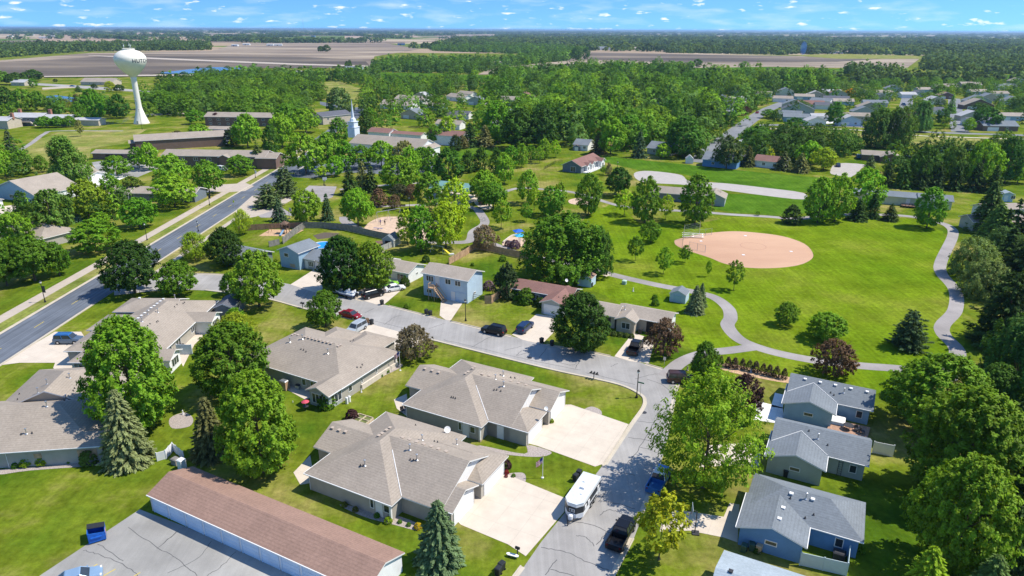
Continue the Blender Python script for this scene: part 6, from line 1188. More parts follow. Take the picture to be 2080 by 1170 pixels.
# picnic shelter
g = G(925, 400); o = thing('picnic_shelter', 'open picnic shelter with green metal roof between the park trees', 'shelter', (g.x, g.y, 0), R(-25)); b = MB()
b.add([(-8,-5,3.2),(8,-5,3.2),(8,5,3.2),(-8,5,3.2),(-8,0,5.2),(8,0,5.2)], [(0,1,5,4),(2,3,4,5),(0,4,3),(1,2,5),(3,2,1,0)]); b.build('roof', M('green_metal_roof', (.17,.32,.30), .45, .06, 1), o)
for x in (-7.2,-2.4,2.4,7.2):
    for y in (-4.3,4.3): b = MB(); b.box(x-.15,y-.15,0,x+.15,y+.15,3.2); b.build('post', WOODD, o)
sheet('shelter_slab', [Vector((g.x,g.y))+D0*x+D1*y for x, y in ((-9,-6),(9,-6),(9,6),(-9,6))], .03, CONC)
g = G(982, 415); o = thing('park_kiosk', 'small dark brick kiosk on a pale slab by the curved path', 'kiosk', (g.x, g.y, 0), R(-25)); b = MB(); b.box(-1.2,-1.2,0,1.2,1.2,2.4); b.build('wall', WOODD, o); b = MB(); b.frustum((-1.7,-1.7,1.7,1.7),(-.3,-.3,.3,.3),2.4,3.2); b.build('roof', S_TAUPE, o)
sheet('shelter_slab', smooth(px2w([(962, 402), (985, 400), (1000, 420), (985, 426), (966, 415)]), 4, True), .028, CONC)
# pool, trampoline and yard things
g = G(656, 498, 1.1); o = thing('swimming_pool', 'round above-ground pool with bright blue cover', 'pool', (g.x, g.y, 0)); b = MB(); b.lathe([(3.1,0),(3.1,1.15),(3.2,1.2),(3.0,1.2),(2.95,1.05)], 32); b.build('pool_wall', M('pool_wall_white', (.7,.75,.8), .5, .05), o); b = MB(); b.lathe([(0.01,1.0),(2.98,1.02),(2.98,1.12),(0.01,1.08)],32); b.build('cover', M('pool_blue', (.02,.27,.75), .4, .15, 1.5), o)
g = G(770, 512); o = thing('boat_canopy', 'small cream tarp lying beside the barn-roofed shed', 'tarp', (g.x, g.y, 0), .3); b = MB(); b.add([(-1.6,-1.1,.1),(1.6,-1.1,.1),(1.6,1.1,.1),(-1.6,1.1,.1),(-1,0,.9),(1,0,1.0)], [(0,1,5,4),(2,3,4,5),(0,4,3),(1,2,5),(3,2,1,0)]); b.build('tarp', M('cream_tarp', (.6,.48,.36), .8, .15, 1), o)
g = G(770, 503); o = thing('play_house', 'small brown wooden play house beside the cream tarp', 'play house', (g.x, g.y, 0), .4); b = MB(); b.box(-.7,-.7,0,.7,.7,1.3); b.build('wall', WOODD, o); b = MB(); b.add([(-.9,-.9,1.3),(.9,-.9,1.3),(.9,.9,1.3),(-.9,.9,1.3),(-.9,0,1.9),(.9,0,1.9)], [(0,1,5,4),(2,3,4,5),(0,4,3),(1,2,5),(3,2,1,0)]); b.build('roof', WOODD, o)
def box_thing(name, label, cat, px, py, dims, mat, rz=0, z=0.0, top=None, part='body'):
    g = G(px, py, z); o = thing(name, label, cat, (g.x, g.y, z), rz); b = MB(); b.frustum((-dims[0]/2,-dims[1]/2,dims[0]/2,dims[1]/2), (-dims[0]/2*.97,-dims[1]/2*.97,dims[0]/2*.97,dims[1]/2*.97), 0, dims[2]); b.build(part, mat, o)
    if top: b = MB(); b.frustum((-dims[0]/2-.05,-dims[1]/2-.05,dims[0]/2+.05,dims[1]/2+.05),(-dims[0]/2*.8,-dims[1]/2*.8,dims[0]/2*.8,dims[1]/2*.8),dims[2],dims[2]+.12); b.build('lid', top, o)
    return o
box_thing('utility_cabinet', 'white utility cabinet at the top corner of the lock-up garages', 'cabinet', 371, 952, (.8,.8,1.4), WHITE, ST, top=WHITE); box_thing('planter_box', 'tan planter box inside the white corner screen', 'planter', 358, 942, (1.0,.8,.8), WOODG, ST, top=WOODG)
box_thing('utility_cabinet', 'white post box beside the light bush at the sunroom lawn', 'cabinet', 705, 820, (.35,.25,1.0), WHITE, ST, top=WHITE); box_thing('utility_cabinet', 'second white post box at the sunroom lawn, nearer the street', 'cabinet', 710, 816, (.35,.25,.9), WHITE, ST, top=WHITE)
box_thing('bin_store', 'wooden bin store against the duplex with the sunroom', 'bin store', 579, 790, (1.3,.9,1.5), WOOD, ST, top=METAL); box_thing('air_conditioner', 'grey air conditioner unit beside the sunroom duplex patio', 'air conditioner', 607, 790, (.8,.8,.75), METAL, ST, top=DARKM)
box_thing('utility_cabinet', 'small green transformer on the lawn before the tan house', 'cabinet', 1268, 580-3, (.9,.8,.8), M('transformer_green', (.35,.5,.42), .5, .1), ST, top=M('transformer_green2', (.45,.6,.5), .5, .1)); box_thing('utility_cabinet', 'dark utility box between bin and white fence of the deep blue house', 'cabinet', 1703, 1135, (1.2,.9,.9), DARKM, ST, top=DARKM)
box_thing('hot_tub', 'pale square hot tub on the deck behind the top blue-grey house', 'hot tub', 1700, 862, (1.9,1.9,.9), W_LBLUE, ST, top=TRIM)
box_thing('wheelchair_ramp', 'white storage bench at the side of the slide frame', 'bench', 917, 518, (1.4,.5,.4), WHITE, .3)
b = MB(); b.prism([tuple(G(p[0], p[1], .4)) for p in ((1680, 870), (1692, 852), (1768, 868), (1762, 890), (1700, 884))], .2, .4); o = b.build('wooden_deck', M('deck_boards', (.38,.23,.16), .8, .2, 3)); tag(o, 'reddish wooden deck behind the top blue-grey roofed house', 'deck')
def table(label, px, py, s=.5, umb=None, z=0.0):
    g = G(px, py, z); o = thing('garden_table', label, 'table', (g.x, g.y, z), .4); b = MB(); b.lathe([(s,.68),(s,.73),(.02,.73)], 14); b.build('tabletop', DARKM, o)
    for a_ in (0, 2.1, 4.2): b = MB(); b.tube((s*.7*cos(a_), s*.7*sin(a_), 0), (s*.4*cos(a_), s*.4*sin(a_), .7), .025); b.build('leg', DARKM, o)
    if umb: b = MB(); b.tube((0,0,.7),(0,0,1.65),.025); b.build('pole', WHITE, o); b = MB(); b.lathe([(.6,1.45),(.35,1.6),(.02,1.72)], 10); b.build('umbrella', umb, o)
table('round garden table with red parasol on the lawn beside the sunroom', 622, 833, .45, M('red_cloth', (.55,.08,.12), .7, .1)); table('dark round table on the reddish deck', 1722, 872, .7, z=.4); table('small round table on the sunroom duplex patio', 606, 783, .5)
table('patio table behind the long taupe duplex', 408, 665, .6); table('small round table by the white slatted divider', 370, 707, .45)
def chair(label, px, py, rz, col, z=0.0):
    g = G(px, py, z); o = thing('garden_chair', label, 'chair', (g.x, g.y, z), rz); b = MB(); b.box(-.28,-.28,.38,.28,.28,.44); b.build('seat', col, o); b = MB(); b.box(-.28,.24,.44,.28,.3,.95); b.build('backrest', col, o)
    for x in (-.25,.22):
        for y in (-.25,.22): b = MB(); b.box(x,y,0,x+.04,y+.04,.38); b.build('leg', col, o)
for q in [('white garden chair behind the long taupe duplex', 388, 672, 1, WHITE), ('rust garden chair beside the taupe duplex patio table', 402, 672, 2, WOODD), ('dark chair on the covered patio by the glazed sunroom', 415, 660, .4, DARKM), ('dark chair by the upper duplex covered patio', 826, 832, 1.2, DARKM), ('second dark chair by the upper duplex covered patio', 818, 838, .6, DARKM), ('dark chair on the sunroom duplex patio', 612, 778, 2, DARKM), ('dark chair by the deck rail', 1740, 876, .3, DARKM, .4), ('dark chair at the deck corner', 1751, 880, 1.3, DARKM, .4), ('white chair at the flag duplex end porch', 792, 752, 1, WHITE)]: chair(*q)
# raised planter picnic frame, garden figures, ladder
g = G(735, 857); o = thing('raised_planter', 'pale timber raised planter frame with plants and red bench on a gravel pad', 'planter', (g.x, g.y, 0), ST)
b = MB(); CW = M('pale_timber', (.62,.50,.36), .8, .12, 2)
for y in (-1.1, 0, 1.0): b.box(-1.4, y, .0, 1.4, y+.1, .55)
for x in (-1.4, 0, 1.3): b.box(x, -1.1, .0, x+.1, 1.1, .55)
b.box(-1.6,-1.7,.35,1.6,-1.35,.42); b.build('frame', CW, o); b = MB(); b.box(-1.3,-1,.05,1.3,1,.42); b.build('planting', M('planter_green', (.14,.16,.05), .95, .5, 6), o); b = MB(); b.box(.2,-1.68,.43,1.0,-1.38,.6); b.build('cushion', M('red_cushion', (.5,.06,.04), .8, .05), o)
def figure(label, px, py, h, mat, name='garden_ornament'):
    g = G(px, py); b = MB(); b.lathe([(.22*h,0),(.25*h,.1*h),(.1*h,.2*h),(.16*h,.5*h),(.07*h,.75*h),(.12*h,.85*h),(.02,h)], 10); o = b.build(name, mat, None, True); o.location = (g.x, g.y, 0); tag(o, label, 'garden ornament')
figure('white ornament on the gravel bed beside the tree ring', 372, 842, .8, TRIM); figure('little white ornament on the sunroom side lawn', 595, 817, .3, TRIM); figure('pink and white windmill ornament on the long gravel strip', 731, 790, 1.1, M('pink_paint', (.7,.3,.35), .6, .3, 5)); figure('white ornament beside the pink windmill on the gravel', 734, 797, .7, TRIM); figure('white sprinkler fountain on the tan house lawn', 1286, 592, .9, TRIM, 'fountain'); figure('pale boulder-like urn under the round footpath tree', 1396, 753, .9, ROCKBED); figure('white pump on the slab beside the park lamp', 822, 420, .8, TRIM); figure('blue gazing ornament in the mulch row', 1525, 756, .7, M('pale_blue_paint', (.4,.5,.75), .5, .05)); figure('stone urn at the end of the bright bush strip', 103, 943, .5, TRIM)
o = thing('ladder', 'dark ladder leaning on the middle taupe house wall', 'ladder', (*r2.wld(8.7, 3.9),), ST); b = MB()
for x in (0, .45): b.tube((x,-.1,0),(x,.22,2.5),.03,None,5)
for k in range(8): b.tube((0,-.1+.04*k,.3*k+.15),(.45,-.1+.04*k,.3*k+.15),.02,None,5)
b.build('frame', DARKM, o)
o = thing('slide_board', 'white surfboard-shaped board lying at the foot of the lowest driveway', 'board', at(1041, 1132), R(-20)); b = MB(); b.prism([(-.7,-.08),(-.5,-.2),(.5,-.2),(.7,-.1),(.7,.1),(.5,.2),(-.5,.2),(-.7,.08)], .3, .38); b.build('board', TRIM, o); b = MB(); b.box(-.4,-.1,0,-.33,.1,.3); b.box(.33,-.1,0,.4,.1,.3); b.build('leg', DARKM, o)
# porch posts of the duplexes
def porch_post(h, u, v, lab):
    w_ = h.wld(u, v); o = thing('porch_post', lab, 'post', (w_.x, w_.y, 0), h.yaw); b = MB(); b.box(-.12,-.12,0,.12,.12,2.45); b.build('shaft', TRIM, o); b = MB(); b.box(-.17,-.17,0,.17,.17,.3); b.build('base', BRICK, o)
porch_post(a, 12.9, .35, 'white post at the covered entry of the lowest duplex'); porch_post(b_, 12.9, .35, 'white post at the covered entry of the upper duplex'); porch_post(c_, .0, 16.6, 'white post at the flag end porch'); porch_post(d_, 17.0, 17.9, 'white post beside the glazed white sunroom'); porch_post(d_, 3.4, -3.0, 'white post at the near porch of the long duplex')
# people on the playground, person with a bicycle
SKIN = M('skin', (.45,.28,.2), .6, .05)
def person(label, px, by, rz, shirt, trousers, hair, h=1.7, walk=.12):
    g = G(px, by); o = thing('person', label, 'person', (g.x, g.y, 0), rz); s = h/1.75
    V = [(0,0,.98),(0,.0,1.2),(0,0,1.42),(0,.01,1.52),(0,.02,1.62),(0,.02,1.73), (.1,0,.92),(.11,walk,.5),(.11,walk*.6,.08),(.11,walk*.6+.16,.04), (-.1,0,.92),(-.11,-walk*.3,.5),(-.11,-walk,.08),(-.11,-walk+.16,.04), (.19,0,1.4),(.27,.03,1.12),(.27,.14,.9),(.27,.17,.82), (-.19,0,1.4),(-.27,.0,1.12),(-.27,.1,.9),(-.27,.13,.82)]
    E_ = [(0,1),(1,2),(2,3),(3,4),(4,5),(0,6),(6,7),(7,8),(8,9),(0,10),(10,11),(11,12),(12,13),(2,14),(14,15),(15,16),(16,17),(2,18),(18,19),(19,20),(20,21)]
    Rr = [.15,.14,.15,.06,.095,.07,.10,.065,.045,.04,.10,.065,.045,.04,.06,.045,.035,.03,.06,.045,.035,.03]
    me = bpy.data.meshes.new('body'); me.from_pydata([(x*s,y*s,z*s) for x,y,z in V], E_, []); bo = ob('body', me, o); md = bo.modifiers.new('skin', 'SKIN'); bo.modifiers.new('sub', 'SUBSURF').render_levels = 1
    for i, r_ in enumerate(Rr): me.skin_vertices[0].data[i].radius = (r_*s, r_*s*.8)
    me.skin_vertices[0].data[0].use_root = True
    m, t, p, pos = new_mat('clothes_%s' % label[:6], .8, .2); tcn = t.nodes.new('ShaderNodeTexCoord'); sp = t.nodes.new('ShaderNodeSeparateXYZ'); t.links.new(tcn.outputs['Object'], sp.inputs[0])
    r_ = t.nodes.new('ShaderNodeValToRGB'); r_.color_ramp.interpolation = 'CONSTANT'; e = r_.color_ramp.elements; e[0].position = 0; e[0].color = trousers+(1,); e[1].position = .97*s/2; e[1].color = shirt+(1,); x = e.new(1.5*s/2); x.color = (.45,.28,.2,1)
    dv = t.nodes.new('ShaderNodeMath'); dv.operation = 'DIVIDE'; dv.inputs[1].default_value = 2; t.links.new(sp.outputs[2], dv.inputs[0]); t.links.new(dv.outputs[0], r_.inputs[0]); t.links.new(r_.outputs[0], p.inputs['Base Color']); me.materials.append(m)
    b = MB(); b.lathe([(.08*s,1.6*s),(.115*s,1.68*s),(.1*s,1.76*s),(.02,1.82*s)], 12, c=(0,0,0)); b.build('hair', hair, o, True); return o
person('person in purple top standing at the playground swings', 773, 457, .5, (.12,.08,.25), (.05,.06,.12), WOODD); person('person in black top with tan trousers at the swings', 782, 458, -.4, (.02,.02,.02), (.35,.25,.18), BLACK)
def bicycle(label, px, py, rz):
    o = thing('bicycle', label, 'bicycle', at(px, py), rz)
    for x in (-.52,.52):
        b = MB()
        for k in range(14): t0, t1 = 2*pi*k/14, 2*pi*(k+1)/14; b.tube((x+.33*cos(t0),0,.34+.33*sin(t0)),(x+.33*cos(t1),0,.34+.33*sin(t1)),.02,None,4)
        b.build('wheel', RUBBER, o)
    b = MB(); b.tube((-.52,0,.34),(-.15,0,.85),.02); b.tube((-.52,0,.34),(0,0,.3),.02); b.tube((0,0,.3),(-.15,0,.85),.02); b.tube((0,0,.3),(.38,0,.82),.02); b.tube((-.15,0,.83),(.38,0,.82),.02); b.tube((.52,0,.34),(.36,0,1.0),.02); b.build('frame', WHITE, o)
    b = MB(); b.box(-.28,-.07,.86,-.05,.07,.91); b.build('saddle', BLACK, o); b = MB(); b.tube((.36,-.25,1.0),(.36,.25,1.0),.018); b.build('handlebar', BLACK, o)
bicycle('white bicycle standing in the tree shade beside the curved path', 979, 446, R(30)); bicycle('second bicycle in the tree shade by the curved path', 983, 449, R(50))
# ------------------------------------------------------------------ water tower
g = G(288, 251); TW = thing('water_tower', 'tall cream water tower with a wide rounded tank on the golf lawn', 'water tower', (g.x, g.y, 0))
cone = [(4.7,0),(4.6,.4),(3.1,4.5),(1.9,9.0),(1.75,10.5),(1.65,14),(1.6,26.5),(1.75,28.0)]
b = MB(); b.lathe(cone, 48); b.build('pedestal', CREAM, TW, True)
tank = [(1.7,27.6),(2.6,28.6),(4.6,30.4),(6.6,32.6),(8.1,34.8),(8.85,36.6),(9.0,38.0),(8.7,39.4),(7.6,41.0),(5.8,42.3),(3.6,43.1),(1.5,43.45),(.02,43.5)]
tk = smooth([(r, z) for r, z in tank], 4); tankp = [(max(.02, p[0]), p[1]) for p in tk]
b = MB(); b.lathe(tankp, 64); tko = b.build('tank', CREAM, TW, True)
b = MB()
for k in range(24): t0, t1 = 2*pi*k/24, 2*pi*(k+1)/24; b.tube((3.3*cos(t0),3.3*sin(t0),43.1),(3.3*cos(t0),3.3*sin(t0),44.2),.05,None,4); b.tube((3.3*cos(t0),3.3*sin(t0),44.2),(3.3*cos(t1),3.3*sin(t1),44.2),.06,None,4); b.tube((3.3*cos(t0),3.3*sin(t0),43.7),(3.3*cos(t1),3.3*sin(t1),43.7),.06,None,4)
b.lathe([(3.35,43.0),(3.35,43.9),(3.25,43.9),(3.25,43.0)],24)
b.build('railing', CREAM, TW)
for x, h in ((-2.6, 3.6), (.8, 4.2), (1.6, 3.4)): b = MB(); b.tube((x,0,43.2),(x,0,43.4+h),.09,.04,6); b.box(x-.15,-.15,43.4+h*.5,x+.15,.15,43.4+h*.75); b.build('antenna', WHITE, TW)
b = MB(); b.box(-.6,-4.85,0,.6,-4.4,2.2); b.build('door', M('cream_door', (.6,.57,.5), .5, .05), TW)
b = MB(); b.cbox((-.5,-1.75,14.2),(.9,.35,.9)); b.build('hatch', M('tank_grey', (.5,.52,.53), .5, .05), TW)
b = MB(); b.tube((0,-3.2,.3),(0,-1.75,9.5),.05,None,5); b.tube((.15,-3.2,.3),(.15,-1.75,9.5),.05,None,5); b.build('ladder', METAL, TW)
def tank_r(z):
    for (r0, z0), (r1_, z1) in zip(tankp[:-1], tankp[1:]):
        if z0 <= z <= z1: return r0 + (r1_-r0)*(z-z0)/max(1e-6, z1-z0)
    return 1.0
cu = bpy.data.curves.new('lettering_curve', 'FONT'); cu.body = 'HUTCH'; cu.size = 3.1; cu.offset = .07; cu.extrude = .0; cu.space_character = 1.15; co = bpy.data.objects.new('lettering_curve', cu); COL.objects.link(co)
bpy.context.view_layer.update(); me = bpy.data.meshes.new_from_object(co.evaluated_get(bpy.context.evaluated_depsgraph_get())); bpy.data.objects.remove(co)
import bmesh
bm = bmesh.new(); bm.from_mesh(me); bmesh.ops.triangulate(bm, faces=bm.faces[:])
for _ in range(2): bmesh.ops.subdivide_edges(bm, edges=[e for e in bm.edges if e.calc_length() > .5], cuts=1, use_grid_fill=False); bmesh.ops.triangulate(bm, faces=[f for f in bm.faces if len(f.verts) > 3])
AZ0 = atan2(-g.y, -g.x)      # direction from the tower to the camera
for v in bm.verts:
    z = 36.2 + v.co.y*.95; r_ = tank_r(z)+.04; th = AZ0 + R(5) + v.co.x*.95/8.9; v.co = Vector((r_*cos(th), r_*sin(th), z))
bm.to_mesh(me); bm.free(); me.materials.clear(); me.materials.append(M('lettering_grey', (.03,.04,.06), .6, .1)); ob('lettering', me, TW)
TW.scale = (.96, .96, .97)
# far radio mast and farm buildings
g = G(617, 62.5); b = MB(); b.tube((0,0,0),(0,0,150),1.2,.8,4); o = b.build('radio_mast', METAL); o.location = (g.x*.4, g.y*.4, 0); tag(o, 'thin radio mast on the horizon above the ploughed field', 'mast')
FW = M('barn_white', (.78,.78,.76), .6, .05, .2)
for i_, (px, py, L6, W6, h6, m_, rf) in enumerate([(88,78,60,20,7,FW,S_LIGHT),(60,72,50,18,7,FW,S_LIGHT),(105,75,40,18,6,FW,S_LIGHT),(635,75,30,16,10,W_DBLUE,S_DARK),(643,78,36,16,6,FW,S_LIGHT),(548,93,24,12,6,FW,S_LIGHT),(565,93,26,12,6,FW,S_LIGHT),(476,94,22,10,6,FW,S_LIGHT),(500,92,24,10,6,FW,S_LIGHT),
    (1228,102,36,18,9,FW,S_GREY),(1270,98,30,16,7,FW,S_LIGHT),(1300,101,60,16,6,FW,S_TAN),(1705,109,45,14,6,W_LBLUE,S_TAN),(1668,107,18,10,6,FW,S_LIGHT),(1782,106,26,14,6,FW,S_LIGHT),(815,92,26,14,8,W_DBLUE,S_DARK),(718,142,26,10,4,W_LBLUE,S_GREY),(605,152,14,9,4,FW,S_LIGHT),(940,135,18,10,5,W_BLUE,S_DARK),(1010,132,16,10,5,FW,S_TAN),(1525,74,50,20,8,FW,S_LIGHT),(1895,82,30,14,7,FW,S_LIGHT),(20,75,30,14,7,FW,S_LIGHT),(1600,105,16,10,5,FW,S_LIGHT)]):
    labs = ['longest white shed of the far farm at the upper field','white farm shed above the longest one','white farm shed at the field edge','dark blue barn on the horizon farm','white shed beside the dark blue barn','small white farmhouse beyond the ploughed field','second white farm building beyond the ploughed field','white farm building at the end of the long wood','farm building just beyond the long wood end','large pale house beside the far bare soil','white building next to the large pale house','long low tan building by the far bare soil','long blue and white shed on the far green slope','small white shed on the far green slope','white domed roof house on the far green slope','dark blue house behind the field spinney','small blue house by the field road','little white shed by the flooded field','blue farmhouse in the trees right of the big field','tan and white farmhouse by the bare strip','white horizon warehouse above the long soil strip','far white shed near the horizon on the dark woods','white farm shed near the picture edge horizon','tiny white shed at the wood end']
    h = House(labs[i_], None, random.uniform(-15, 15), m_, rf, 'farm_building', 'farm building', world=tuple(G(px, py))); h.blk(-L6/2, 0, L6/2, W6, ze=h6*.7, sl=.4).build(); h.op(0, 'v-', L6*.3, L6*.15, .2, h6*.4, 'panel', mat=DARKM)
